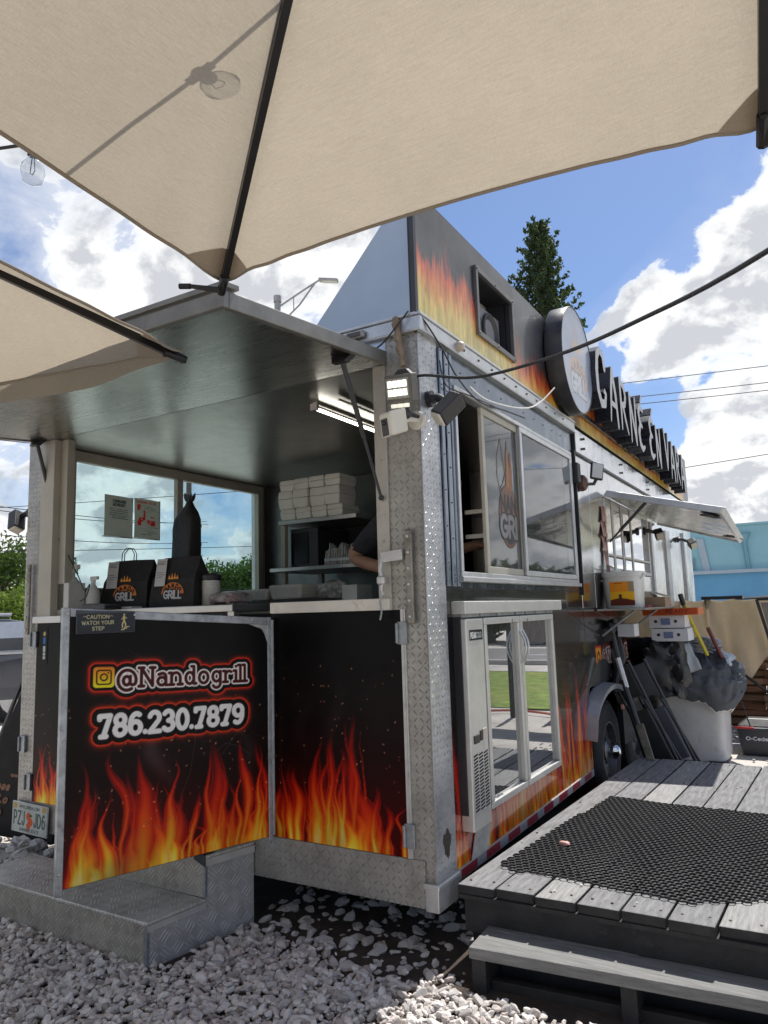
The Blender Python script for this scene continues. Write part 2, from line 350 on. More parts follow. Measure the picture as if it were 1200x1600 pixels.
    def smoke(s, x, z0, z1, seed, amt=.3):
        t = np.clip((s.z-z0)/(z1-z0), 0, 1); cx = x+.05*np.sin(t*5+seed)*(.4+t)-.06*t; w = .012+.03*np.sin(np.pi*t)*(.4+.8*vnoise(s.x*8, s.z*8, seed))
        s.over((.5, .48, .48), np.exp(-((s.x-cx)/w)**2)*np.sin(np.pi*np.clip(t, 0, 1))*amt*((s.z > z0) & (s.z < z1)))
    def mesh(s, name, m, parent, o, ex, ez, label=None, curve=None):
        """lay the print out: o = lower-left corner, ex / ez = unit vectors to the right and up"""
        o, ex, ez = map(Vector, (o, ex, ez)); me = bpy.data.meshes.new(name)
        P = s.x[..., None]*np.array(ex)+s.z[..., None]*np.array(ez)
        if curve is not None: P = curve(s.x, s.z)-np.array(o)
        co = P.reshape(-1, 3); nx, ny = s.nx, s.ny
        idx = np.arange(nx*ny).reshape(ny, nx); q = np.stack([idx[:-1, :-1], idx[:-1, 1:], idx[1:, 1:], idx[1:, :-1]], -1).reshape(-1, 4)
        me.vertices.add(len(co)); me.vertices.foreach_set('co', co.ravel()); me.loops.add(q.size); me.loops.foreach_set('vertex_index', q.ravel().astype(np.int32))
        me.polygons.add(len(q)); me.polygons.foreach_set('loop_start', (np.arange(len(q))*4).astype(np.int32)); me.update(calc_edges=True)
        c = np.clip(s.c, 0, 1).reshape(-1, 3); lin = np.where(c <= .04045, c/12.92, ((c+.055)/1.055)**2.4)
        at = me.color_attributes.new('Col', 'FLOAT_COLOR', 'POINT'); at.data.foreach_set('color', np.hstack([lin, np.ones((len(lin), 1))]).ravel())
        me.polygons.foreach_set('use_smooth', [True]*len(q)); me.materials.append(m); me.validate()
        ob = link(name, me, parent, o)
        if label: ob['label'] = label
        return ob
# ---- stroke letters (unit cap height); arcs are sampled polylines
def arc(cx, cy, rx, ry, a0, a1, n=9): return [(cx+rx*math.cos(R(lerp(a0, a1, i/n))), cy+ry*math.sin(R(lerp(a0, a1, i/n)))) for i in range(n+1)]
F = {
 'A': (.70, [[(0, 0), (.35, 1), (.7, 0)], [(.13, .36), (.57, .36)]]), 'B': (.62, [[(0, 0), (0, 1), (.32, 1)] + arc(.32, .76, .24, .24, 90, -90)+[(0, .52)], [(.32, .52)]+arc(.34, .26, .27, .26, 90, -90)+[(0, 0)]]),
 'C': (.66, [arc(.38, .5, .38, .5, 50, 310, 14)]), 'D': (.66, [[(0, 0), (0, 1), (.25, 1)]+arc(.25, .5, .4, .5, 90, -90, 12)+[(0, 0)]]), 'E': (.55, [[(.55, 1), (0, 1), (0, 0), (.55, 0)], [(0, .52), (.45, .52)]]),
 'F': (.52, [[(.52, 1), (0, 1), (0, 0)], [(0, .5), (.42, .5)]]), 'G': (.7, [arc(.38, .5, .38, .5, 50, 330, 14)+[(.72, .45), (.42, .45)]]), 'H': (.64, [[(0, 0), (0, 1)], [(.64, 0), (.64, 1)], [(0, .5), (.64, .5)]]),
 'I': (.0, [[(0, 0), (0, 1)]]), 'K': (.6, [[(0, 0), (0, 1)], [(.58, 1), (0, .42)], [(.2, .58), (.62, 0)]]), 'L': (.5, [[(0, 1), (0, 0), (.5, 0)]]), 'M': (.8, [[(0, 0), (0, 1), (.4, .3), (.8, 1), (.8, 0)]]),
 'N': (.64, [[(0, 0), (0, 1), (.64, 0), (.64, 1)]]), 'O': (.76, [arc(.38, .5, .38, .5, 0, 360, 20)]), 'P': (.58, [[(0, 0), (0, 1), (.3, 1)]+arc(.3, .73, .27, .27, 90, -90)+[(0, .46)]]),
 'R': (.62, [[(0, 0), (0, 1), (.3, 1)]+arc(.3, .74, .26, .26, 90, -90)+[(0, .48)], [(.28, .48), (.62, 0)]]), 'S': (.56, [arc(.29, .74, .27, .26, 30, 270, 10)+arc(.28, .25, .29, .25, 90, -150, 10)[1:]]),
 'T': (.64, [[(0, 1), (.64, 1)], [(.32, 1), (.32, 0)]]), 'U': (.64, [[(0, 1), (0, .32)]+arc(.32, .32, .32, .32, 180, 360)+[(.64, 1)]]), 'V': (.66, [[(0, 1), (.33, 0), (.66, 1)]]), 'W': (.95, [[(0, 1), (.24, 0), (.475, .8), (.71, 0), (.95, 1)]]),
 'Y': (.66, [[(0, 1), (.33, .48), (.66, 1)], [(.33, .48), (.33, 0)]]), 'Z': (.6, [[(0, 1), (.6, 1), (0, 0), (.6, 0)]]), 'J': (.45, [[(.45, 1), (.45, .25)]+arc(.22, .25, .23, .25, 0, -180)]),
 'a': (.52, [arc(.24, .22, .24, .22, 0, 360, 14), [(.06, .6)]+arc(.28, .46, .2, .2, 110, 0, 5)+[(.48, 0), (.56, 0)]]), 'n': (.56, [[(0, 0), (0, .66)], arc(.26, .4, .26, .27, 170, 0, 8)+[(.52, 0)]]),
 'd': (.54, [arc(.25, .33, .25, .33, 0, 360, 16), [(.5, 1), (.5, 0)]]), 'o': (.56, [arc(.28, .33, .28, .33, 0, 360, 16)]), 'g': (.54, [arc(.25, .36, .25, .30, 0, 360, 16), [(.5, .66), (.5, -.08)]+arc(.25, -.06, .25, .25, 0, -150, 8)]),
 'r': (.4, [[(0, 0), (0, .66)], arc(.24, .38, .24, .27, 170, 55, 6)]), 'i': (.0, [[(0, 0), (0, .66)], [(0, .92), (0, .93)]]), 'l': (.0, [[(0, 0), (0, 1)]]), 'e': (.54, [[(.02, .36), (.52, .36)]+arc(.27, .33, .26, .33, 8, 320, 14)]),
 's': (.42, [arc(.22, .49, .19, .17, 30, 270, 7)+arc(.21, .17, .21, .17, 90, -150, 7)[1:]]), 'm': (.86, [[(0, 0), (0, .66)], arc(.21, .42, .21, .25, 170, 0, 7)+[(.42, 0)], arc(.63, .42, .21, .25, 170, 0, 7)+[(.84, 0)]]), 't': (.36, [[(.14, .9), (.14, .1), (.34, .02)], [(0, .66), (.34, .66)]]), 'h': (.54, [[(0, 0), (0, 1)], arc(.26, .4, .26, .27, 170, 0, 8)+[(.52, 0)]]), 'c': (.46, [arc(.27, .33, .27, .33, 50, 310, 10)]),
 '@': (.98, [arc(.46, .33, .19, .23, 0, 360, 14), [(.66, .56), (.64, .2)]+arc(.8, .24, .16, .14, 200, 330, 5)+arc(.48, .36, .50, .54, -10, 300, 22)]),
 '7': (.56, [[(.0, .86), (0, 1), (.56, 1), (.2, 0)]]), '8': (.58, [arc(.29, .75, .25, .25, 0, 360, 14), arc(.29, .26, .29, .26, 0, 360, 14)]), '6': (.58, [arc(.29, .3, .29, .3, 0, 360, 16), [(.01, .3)]+arc(.34, .5, .33, .5, 180, 60, 7)]),
 '9': (.58, [arc(.29, .7, .29, .3, 0, 360, 16), [(.57, .7)]+arc(.24, .5, .33, .5, 0, -120, 7)]), '2': (.56, [arc(.28, .72, .28, .28, 165, -35, 9)+[(0, 0), (.58, 0)]]), '3': (.56, [arc(.27, .75, .25, .25, 150, -90, 9), arc(.27, .25, .29, .25, 90, -150, 9)]),
 '0': (.6, [arc(.3, .5, .3, .5, 0, 360, 18)]), '.': (.0, [[(0, .04), (.0, .05)]]), '-': (.3, [[(0, .4), (.3, .4)]]), ' ': (.25, []), '!': (.0, [[(0, .3), (0, 1)], [(0, 0), (0, .01)]])}
SERIF = {'N': [(0, 1), (0, 0), (.64, 1)], 'n': [(0, .66, -1), (0, 0), (.52, 0)], 'r': [(0, .66, -1), (0, 0)], 'i': [(0, .66, -1), (0, 0)], 'l': [(0, 1, -1), (0, 0)], 'd': [(.5, 1, -1), (.5, 0, 1)], '7': [(.2, 0)]}
def text_strokes(txt, x, z, hgt, r, gap=.22, serif=False, slant=0., fit=None, wide=1.):
    out = []; cur = 0
    for ch in txt:
        w, st = F[ch]; sl = [list(p) for p in st]
        if serif:
            for q in SERIF.get(ch, ()):
                sd = q[2] if len(q) > 2 else 0; k = .14
                sl.append([(q[0]-(k if sd <= 0 else 0), q[1]), (q[0]+(k if sd >= 0 else 0), q[1])])
        for p in sl: out.append([((cur+q[0]*wide+slant*q[1]), q[1]) for q in p])
        cur += w*wide+gap
    tot = cur-gap; k = hgt if fit is None else fit/tot
    return [[(x+a*k, z+b*hgt, r) for a, b in pl] for pl in out], tot*k
# ------------------------------------------------------------------ shared materials
m_alu = mat('worn_aluminium', (.58, .57, .55), .42, .5, .18, 9, .15, 90, .12, dirt=((.25, .22, .18), 7, .56, .45))
m_rail = mat('rail_aluminium', (.55, .56, .57), .34, .75, .12, 12, .1, 60, .1, dirt=((.28, .25, .2), 5, .6, .4))
m_cream = mat('cream_painted_frame', (.43, .40, .33), .5, 0, .1, 6, .05, 50, .1, dirt=((.3, .26, .2), 9, .6, .35))
m_white = mat('white_paint', (.76, .75, .72), .45, 0, .08, 8, dirt=((.4, .36, .3), 8, .6, .4))
m_black = mat('black_plastic', (.025, .025, .028), .42, 0, .25, 10)
m_blackgloss = mat('black_gloss_vinyl', (.010, .010, .012), .2, 0, .2, 6, .04, 5, .08, spec=.18)
m_steelgate = mat('galvanised_angle', (.34, .36, .38), .45, .7, .3, 20, .15, 80, .12, dirt=((.12, .11, .1), 14, .55, .5))
m_rubber = mat('black_rubber', (.022, .022, .023), .75, 0, .3, 20, .2, 100)
m_seal = mat('brown_sealant', (.25, .19, .13), .85, 0, .3, 40, .8, 90)
m_dark = mat('dark_interior', (.03, .03, .035), .5, .2, .3, 4)
m_mirror = steel('side_steel', (.68, .69, .71), .13, .5, 1.6)
m_hatch = steel('hatch_steel', (.50, .485, .45), .27, .25, 1.1, (.1, 1.6, 1), rvar=.07)
m_kitchen = steel('kitchen_steel', (.46, .44, .41), .30, .2, 2.)
m_fridge = steel('fridge_steel', (.68, .67, .64), .34, .06, 4., (1, 1, .05), .55)
m_tread_rear = tread('tread_rear', (.44, .42, .385), (0, 2), .028, rough=.44, metal=.45, dirty=.4, strength=1.)
m_tread_side = tread('tread_side', (.56, .57, .59), (1, 2), .028, rough=.36, metal=.6, dirty=.35)
m_bars_front = tread('bar_plate_front', (.40, .375, .33), (0, 2), .056, 'bars', .5, .3, .6, .3)
m_bars_side = tread('bar_plate_side', (.52, .52, .51), (1, 2), .056, 'bars', .46, .4, .35, .35)
m_bars_top = tread('bar_plate_top', (.54, .52, .48), (0, 1), .056, 'bars', .47, .35, .5, .3)
m_print = printmat('printed_vinyl', .30, 0, vary=.02, spec=.13)
m_paper = printmat('printed_paper', .7, 0, vary=.02)
m_window = glass('side_glass', (.18, .21, .23), 1.25, .03, .20)
m_window_green = glass('green_glass', (.60, .76, .77), 1.1, .01, .05)
m_clear = glass('fridge_glass', (.45, .47, .46), 3.0, .012, .12)
m_gravel_base = mat('gravel_ground', (.20, .18, .16), .95, 0, .35, 14, 1., 60)
m_stone = mat('limestone', (.66, .625, .595), .9, 0, .22, 18, .6, 60, dirt=((.22, .19, .17), 25, .55, .5))
m_pinkstone = mat('pinkish_limestone', (.56, .505, .475), .9, 0, .25, 18, .6, 60, dirt=((.22, .18, .16), 25, .5, .5))
m_darkstone = mat('dirty_limestone', (.34, .31, .29), .9, 0, .3, 18, .6, 60)

# ------------------------------------------------------------------ ground: one sheet to the horizon, with strips laid on it
def sheet(name, poly, z, m, kind=True):
    b = MB(); b.add([(x, y, z) for x, y in poly], [tuple(range(len(poly)))]); o = b.build(name, m)
    if kind: structure(o)
    return o
m_earth = mat('sandy_earth', (.47, .44, .40), .95, 0, .2, 1.2, .8, 30, dirt=((.28, .25, .21), 2.5, .55, .6))
ground = MB()
nn = 60; gx = [-400, -60, -20] + [lerp(-9, 6, i/nn) for i in range(nn+1)] + [20, 60, 400]; gy = [-400, -60, -15] + [lerp(-6, 9, i/nn) for i in range(nn+1)] + [20, 60, 400]
hz = lambda x, y: -.012+.012*math.sin(x*5.1+y*2)*math.sin(y*4.3-x) if -8 < x < 5.8 and -5.8 < y < 8.8 else -.012
ground.add([(x, y, hz(x, y)) for y in gy for x in gx], [(j*len(gx)+i, j*len(gx)+i+1, (j+1)*len(gx)+i+1, (j+1)*len(gx)+i) for j in range(len(gy)-1) for i in range(len(gx)-1)])
ground = structure(ground.build('ground', m_earth, smooth=True, origin=(0, 0, 0)))
m_soil = mat('dark_soil', (.055, .042, .034), .95, 0, .4, 9, 1., 50, dirt=((.12, .10, .085), 12, .58, .6))
sheet('soil', [(-2.6, -1.0), (2.4, -1.0), (2.4, 2.9), (.05, 2.9), (.05, 7.2), (-2.6, 7.2)], .014, m_soil)
m_lawn = mat('lawn_green', (.15, .21, .035), .95, 0, .6, 5, 1., 60, dirt=((.26, .24, .06), 1.4, .52, .6))
m_road = mat('asphalt', (.16, .155, .15), .9, 0, .15, 2, .3, 80)
m_walk = mat('concrete_walk', (.42, .39, .36), .9, 0, .15, 2, .2, 40)
sheet('lawn', [(1.2, 6.9), (30, 6.9), (30, 12.2), (1.2, 12.2)], .004, m_lawn)
sheet('pavement', [(-30, 12.2), (60, 12.2), (60, 13.8), (-30, 13.8)], .012, m_walk)
sheet('road', [(-60, 14.0), (90, 14.0), (90, 20.5), (-60, 20.5)], .004, m_road)
rm = MB(); [rm.box(x, x+2.4, 17.2, 17.32, .009, .012) for x in range(-20, 60, 6)]; structure(rm.build('road_marking', m_white))
k = MB(); k.box(-60, 90, 13.8, 14.0, -.01, .12); structure(k.build('kerb', m_walk, bevel=.02))
# loose stones: joined mass plus the largest ones as single pieces of the ground
def stone_mesh(seed, lo=False):
    bm = bmesh.new(); bmesh.ops.create_icosphere(bm, subdivisions=1, radius=1); rg = random.Random(seed)
    ax = [Vector((rg.uniform(-1, 1), rg.uniform(-1, 1), rg.uniform(-1, 1))).normalized() for _ in range(10)]; cut = [rg.uniform(.42, .86) for _ in ax]
    if not lo: bmesh.ops.subdivide_edges(bm, edges=bm.edges[:], cuts=1, use_grid_fill=True)
    else: cut = [.6+.4*q for q in cut]
    for v in bm.verts:
        v.co.normalize()
        for a, c in zip(ax, cut):
            d = v.co.dot(a)
            if d > c: v.co -= a*(d-c)*1.0
        v.co *= rg.uniform(.93, 1.05); v.co.z *= .74; v.co.y *= rg.uniform(.97, 1.03)*.86
    vs = [v.co.copy() for v in bm.verts]; bm.verts.index_update(); fs = [tuple(v.index for v in f.verts) for f in bm.faces]; bm.free(); return vs, fs
STONES = [stone_mesh(i) for i in range(14)]; SMALL = [stone_mesh(i+40, True) for i in range(14)]
rg = random.Random(5)
def soil_edge(x): return -.17+.05*math.sin(x*7)+.03*math.sin(x*23)
spots = []
def scatter(n, x0, x1, y0, y1, rmin, rmax, ok=lambda x, y: True, zup=.03):
    for _ in range(n):
        x, y = rg.uniform(x0, x1), rg.uniform(y0, y1)
        if ok(x, y): spots.append((x, y, rg.uniform(0, zup), lerp(rmin, rmax, rg.random()**1.6), rg.random()))
in_step = lambda x, y: -2.1 < x < -.90 and -.50 < y < .1
fg = lambda x, y: not in_step(x, y) and (y < soil_edge(x)+rg.gauss(0, .06)) and not (x > .12 and y > -.16)
scatter(30000, -2.7, 1.3, -1.3, .12, .0055, .0215, fg, .034)
scatter(1500, -2.9, 1.5, -1.9, -1.3, .012, .022, fg, .02)
scatter(900, -.95, .75, -.40, .6, .003, .034, lambda x, y: x < .02 and not in_step(x, y), .01)
scatter(900, -4.6, -2.1, -.3, 1.6, .02, .045, lambda x, y: not in_step(x, y), .03)
scatter(90, .3, 1.2, 4.2, 6.2, .012, .03, lambda x, y: True, .01)
def seen(sp):
    d = Vector((sp[0], sp[1], sp[2]))-CAMP; t = d.dot(_f)
    if t <= .1: return 0
    u, v = d.dot(_r)/t*1144, -d.dot(_u)/t*1144
    return sp[3]/t if abs(u) < 590 and abs(v) < 790 and not (sp[0] > .1 and sp[1] > -.1) else 0
order = sorted(range(len(spots)), key=lambda i: -seen(spots[i])); single = set(order[:300])
SM = []
for i, (vs, fs) in enumerate(STONES):
    me = bpy.data.meshes.new('stone'); me.from_pydata([tuple(v) for v in vs], [], fs); me.materials.append(m_stone); me.polygons.foreach_set('use_smooth', [True]*len(fs))
    try: me.set_sharp_from_angle(angle=R(18))
    except Exception: pass
    SM.append(me)
big = MB()
for i, (x, y, z, r, q) in enumerate(spots):
    kx = int(q*14) % 14; rot = Matrix.Rotation(q*77, 3, 'Z') @ Matrix.Rotation(math.sin(q*991)*.6, 3, 'X') @ Matrix.Rotation(math.cos(q*577)*.5, 3, 'Y'); sc = r*(1+.35*math.sin(q*313))
    if i in single:
        o = bpy.data.objects.new('stone', SM[kx]); COL.objects.link(o); o.parent = ground; o.location = (x, y, z+.35*r); o.rotation_euler = rot.to_euler(); o.scale = (r*1.55, r*1.05, r*.95)
    else:
        vs, fs = STONES[kx] if r > .0125 else SMALL[kx]; M3 = rot @ Matrix.Diagonal((r*1.55, r*1.05, r*.95))
        big.add([(M3 @ v)+Vector((x, y, z+.3*r)) for v in vs], fs, 0 if q*7 % 1 > .42 else (2 if q*7 % 1 > .12 else 1))
stuff(big.build('gravel', [m_stone, m_darkstone, m_pinkstone]))

# ------------------------------------------------------------------ the food trailer
T = thing('food_trailer', 'black and silver food trailer printed with flames, rear serving hatch propped open', 'food trailer', (-1.3, 3.5, 0))
def tp(mb, name, m, **kw): return mb.build(name, m, T, **kw)
XL, YE, ZB, ZT = -2.6, 7.3, .21, 2.56
b = MB(); b.box(-2.56, -.05, .06, 7.2, .34, .48); tp(b, 'floor', m_dark)
b = MB(); b.box(-2.58, -.02, .03, 7.28, 2.39, 2.55); roof = tp(b, 'roof', m_alu)
b = MB(); b.box(-2.5, -.06, -.002, 5.2, 2.373, 2.384); tp(b, 'ceiling', m_kitchen)
# rear face: posts, skirt, sills, flame panels
b = MB(); b.box(-.155, 0, -.004, .05, .385, 2.49); b.box(-.0455, 0, -.003, .05, .309, .3845); tp(b, 'corner_post', m_tread_rear)
b = MB(); b.box(-.006, .004, -.004, .166, .31, 2.49); tp(b, 'corner_plate', m_tread_side)
b = MB(); b.box(-2.605, -2.475, -.004, .05, .36, 2.45); tp(b, 'corner_post', m_tread_rear)
b = MB(); b.box(-2.606, -2.596, .0, .166, .36, 2.45); tp(b, 'corner_plate', m_tread_side)
b = MB(); b.box(-.215, -.156, -.014, .05, 1.38, 2.37); [b.ball((-.185, -.016, z), .006, 5) for z in (1.45, 1.62, 1.79, 1.96, 2.13, 2.3)]; tp(b, 'hatch_jamb', mat('pale_jamb', (.46, .43, .38), .5, .3, .12, 8, .1, 60, dirt=((.3, .26, .2), 10, .55, .5)), bevel=.003)
b = MB(); b.box(-2.474, -2.36, -.012, .06, 1.345, 2.372); b.box(-2.36, -2.30, .03, .08, 1.345, 2.372); tp(b, 'hatch_jamb', m_cream, bevel=.003)
b = MB(); b.box(-.90, -.046, -.012, .04, .212, .385); tp(b, 'rear_skirt', m_tread_rear, bevel=.002)
b = MB(); b.box(-2.6, -.90, -.008, .04, .212, .36); tp(b, 'rear_skirt', m_tread_rear)
b = MB(); b.box(-.046, .012, -.018, .16, .206, .300); b.box(-.05, .018, -.024, .165, .288, .308); tp(b, 'bumper_corner', m_alu, bevel=.004)
b = MB(); b.box(-.775, -.158, -.03, .05, 1.338, 1.386); tp(b, 'sill', mat('cream_sill', (.70, .66, .58), .5, 0, .08, 9, .1, 60, dirt=((.35, .3, .24), 9, .58, .5)), bevel=.003)
b = MB(); b.box(-2.49, -2.24, -.03, .05, 1.325, 1.362); tp(b, 'sill', m_white, bevel=.003)
b = MB(); b.box(-.775, -.118, -.006, .03, .386, 1.338); tp(b, 'rear_panel', m_blackgloss)
b = MB(); b.box(-2.474, -2.24, -.006, .03, .36, 1.325); tp(b, 'rear_panel', m_blackgloss)
b = MB(); b.box(-.118, -.106, -.012, .01, .386, 1.34); b.box(-.106, -.098, -.009, .01, .386, 1.34); tp(b, 'panel_edge_trim', m_alu)
# the rear face above the hatch and its rail
b = MB(); b.box(-2.6, -.155, -.003, .05, 2.385, 2.49); tp(b, 'rear_header', mat('bluish_steel', (.50, .54, .60), .3, .85, .1, 5, .1, 20, dirt=((.3, .3, .3), 6, .6, .3)))
b = MB(); b.box(-2.61, .008, -.022, .05, 2.493, 2.552); b.box(-2.61, .012, -.028, .05, 2.552, 2.566); b.box(-2.61, .010, -.026, .05, 2.485, 2.493); rl = tp(b, 'roof_rail', m_rail, bevel=.004)
b = MB(); b.box(-.012, .024, -.02, 2.22, 2.495, 2.552); b.box(-.012, .03, -.026, 2.22, 2.552, 2.566); b.box(-.012, .028, -.024, 2.22, 2.485, 2.495); tp(b, 'roof_rail', m_rail, bevel=.004)
for i in range(2):
    b = MB(); b.ring([(.001, .028), (.014, .026), (.02, .02), (.022, 0)], (0.024, .34+i*.62, 2.525), 'x', 14); b2 = b
b = MB(); b.ring([(.001, .03), (.014, .028), (.022, .018), (.024, 0)], (.024, .36, 2.525), 'x', 14); tp(b, 'marker_lamp', mat('amber_lens', (.55, .47, .36), .3), smooth=True)
b = MB(); b.obox((-.285, -.034, 2.522), (.048, 0, 0), (0, .012, 0), (0, 0, .018)); mk = tp(b, 'marker_lamp', mat('grey_lens', (.34, .33, .31), .25, 0, .3, 30), bevel=.01)
b = MB(); b.obox((-.285, -.047, 2.522), (.034, 0, 0), (0, .003, 0), (0, 0, .010)); b.build('lens', mat('smoked_lens', (.12, .10, .09), .15), mk, bevel=.003)
b = MB(); pts = [(-.085+.003*math.sin(i*1.9)+.03*i/14, -.034, 2.555-i*.0155) for i in range(15)]; b.tube(pts, [.013+.006*math.sin(i*2.3)**2-.004*(i > 10) for i in range(15)], 7); tp(b, 'sealant_bead', m_seal, smooth=True)
# hatch door (propped up), struts
hz0, hz1 = 2.372, 2.272
def hp(x, d, dz=0.): return Vector((x, -.01-d, lerp(hz0, hz1, d)+dz))
b = MB(); b.hexa([hp(-2.47, 0), hp(-2.47, 1.), hp(-.15, 1.), hp(-.15, 0)][::-1][0:0] or [hp(-2.47, 1.), hp(-.15, 1.), hp(-.15, 0), hp(-2.47, 0), hp(-2.47, 1., .012), hp(-.15, 1., .012), hp(-.15, 0, .012), hp(-2.47, 0, .012)])
hatch = tp(b, 'serving_hatch', m_hatch)
b = MB()
b.hexa([hp(-2.49, 1.012, -.006), hp(-.13, 1.012, -.006), hp(-.13, .985, -.006), hp(-2.49, .985, -.006), hp(-2.49, 1.012, .05), hp(-.13, 1.012, .05), hp(-.13, .985, .05), hp(-2.49, .985, .05)])
for x in (-2.49, -.155): b.hexa([hp(x, .985, -.006), hp(x+.025, .985, -.006), hp(x+.025, .02, -.006), hp(x, .02, -.006), hp(x, .985, .05), hp(x+.025, .985, .05), hp(x+.025, .02, .05), hp(x, .02, .05)])
b.build('hatch_frame', mat('hatch_aluminium', (.22, .21, .19), .42, .6, .2, 9, .1, 60, .1, dirt=((.2, .18, .15), 6, .55, .5)), hatch, bevel=.004)
b = MB(); b.hexa([hp(-2.5, 1.02, .056), hp(-.12, 1.02, .056), hp(-.12, .95, .056), hp(-2.5, .95, .056), hp(-2.5, 1.02, .075), hp(-.12, 1.02, .075), hp(-.12, .95, .075), hp(-2.5, .95, .075)])
for k2 in range(9): b.obox(hp(-.4-k2*.25, .97, .082), (.05, 0, 0), (0, .02, 0), (0, 0, .006))
b.build('hatch_lip', mat('hatch_aluminium', (.4, .39, .37)), hatch, bevel=.003)
b = MB()
for xa, da, ya, za in ((-.20, .26, .0, 1.80), (-2.44, .06, .10, 1.90)):
    b = MB(); p0 = hp(xa, da, -.02); p1 = Vector((xa+(.02 if xa > -1 else 0), ya-.03, za)); mid = p0.lerp(p1, .55); b.tube([p0, mid], .011, 10); b.tube([mid, p1], .0065, 8); b.ball(p1, .012, 6)
    b.prism([p0+Vector((-.05, .03, .02)), p0+Vector((.05, .03, .02)), p0+Vector((.03, .0, -.015)), p0+Vector((-.03, .0, -.015))], (0, -.03, 0)); b.build('gas_strut', m_black, hatch, smooth=True)
# bar handles, hinges and bolts on the posts
def latch(x, z0, z1, y=-.02):
    b = MB(); b.obox((x, y-.006, (z0+z1)/2), (.017, 0, 0), (0, .008, 0), (0, 0, (z1-z0)/2)); o = tp(b, 'lock_bar', mat('dull_zinc', (.30, .28, .24), .5, .7, .3, 20, .2, 80, dirt=((.12, .1, .08), 12, .5, .6)), bevel=.012, seg=3)
    c = MB(); [c.ball((x, y-.016, lerp(z0+.03, z1-.03, i/5)), .007, 5) for i in range(6)]; c.build('rivet', m_alu, o)
latch(-.062, 1.28, 1.66); latch(-2.54, 1.26, 1.66)
for x, z in ((-.11, 1.245), (-.105, .47), (-2.49, 1.235), (-2.50, .46), (-2.56, .66)):
    b = MB(); b.box(x-.022, x+.022, -.02, -.004, z-.045, z+.045); b.tube([(x-.02, -.024, z-.04), (x-.02, -.024, z+.04)], .007, 8); tp(b, 'hinge', m_steelgate, bevel=.003)
b = MB(); b.obox((-.135, -.035, 1.555), (.05, 0, .004), (0, .008, 0), (0, 0, .022)); b.tube([(-.18, -.04, 1.55), (-.185, -.05, 1.50), (-.172, -.05, 1.46), (-.182, -.05, 1.42), (-.175, -.045, 1.40)], .008, 6); b.ring([(.012, 0), (.02, .006), (.02, .03), (.012, .036)], (-.178, -.05, 1.44), 'z', 10); tp(b, 'hasp', m_alu, bevel=.002)
b = MB(); b.tube([(-.178, -.052, 1.41), (-.186, -.054, 1.37), (-.180, -.054, 1.33), (-.19, -.05, 1.30)], .004, 6); tp(b, 'chain', m_steelgate)

# flame print on the rear panels
cv = Canvas(.655, .95, .0032, (.012, .011, .013)); cv.over((.10, .10, .11), np.clip(vnoise(cv.x*5, cv.z*4, 3)*.9-.35, 0, .5)*(cv.z > .45))
cv.smoke(.34, .28, .72, 4, .16); cv.smoke(.2, .3, .6, 9, .12); cv.over((.50, .03, .02), np.clip(1-cv.z/.36, 0, 1)**1.2*.9*(.5+.6*vnoise(cv.x*9, cv.z*4, 2))); cv.flames(21, .80, 44, .12, .56, .010, .046, (.26, .02, .02), .8, gain=.92); cv.flames(22, .3, 10, .2, .30, .03, .06, (.3, .02, .02), .2); cv.sparks(5, 60, .2, .75)
cv.mesh('flame_print', m_print, T, (-.774, -.0085, .387), (1, 0, 0), (0, 0, 1))
cv = Canvas(.232, .96, .004, (.02, .02, .022)); cv.over((.17, .17, .16), np.clip(vnoise(cv.x*4+2, cv.z*2.5, 8)*2.2-.9, 0, .8)*np.exp(-((cv.z-.62)/.18)**2)); cv.flames(33, .5, 20, .12, .42, .01, .035, (.4, .03, .02), .7); cv.sparks(6, 14, .2, .5)
cv.mesh('flame_print', m_print, T, (-2.473, -.0085, .362), (1, 0, 0), (0, 0, 1))
# small inspection sticker
cv = Canvas(.055, .20, .004, (.03, .035, .04)); cv.over((.55, .55, .5), ((cv.x > .004) & (cv.x < .051) & (cv.z > .004) & (cv.z < .196) & ~((cv.x > .007) & (cv.x < .048) & (cv.z > .007) & (cv.z < .193))).astype(float)); d = np.hypot(cv.x-.028, (cv.z-.165)); cv.ink(d-.012, (.72, .66, .45)); cv.over((.2, .45, .7), ((np.abs(cv.x-.028) < .011) & (cv.z > .11) & (cv.z < .145)).astype(float))
for k2 in range(4): cv.over((.75, .76, .76), ((np.abs(cv.x-.028) < .010) & (np.abs(cv.z-.035-k2*.019) < .008)).astype(float))
cv.mesh('sticker', m_print, T, (-2.43, -.0105, 1.10), (1, 0, 0), (0, 0, 1))
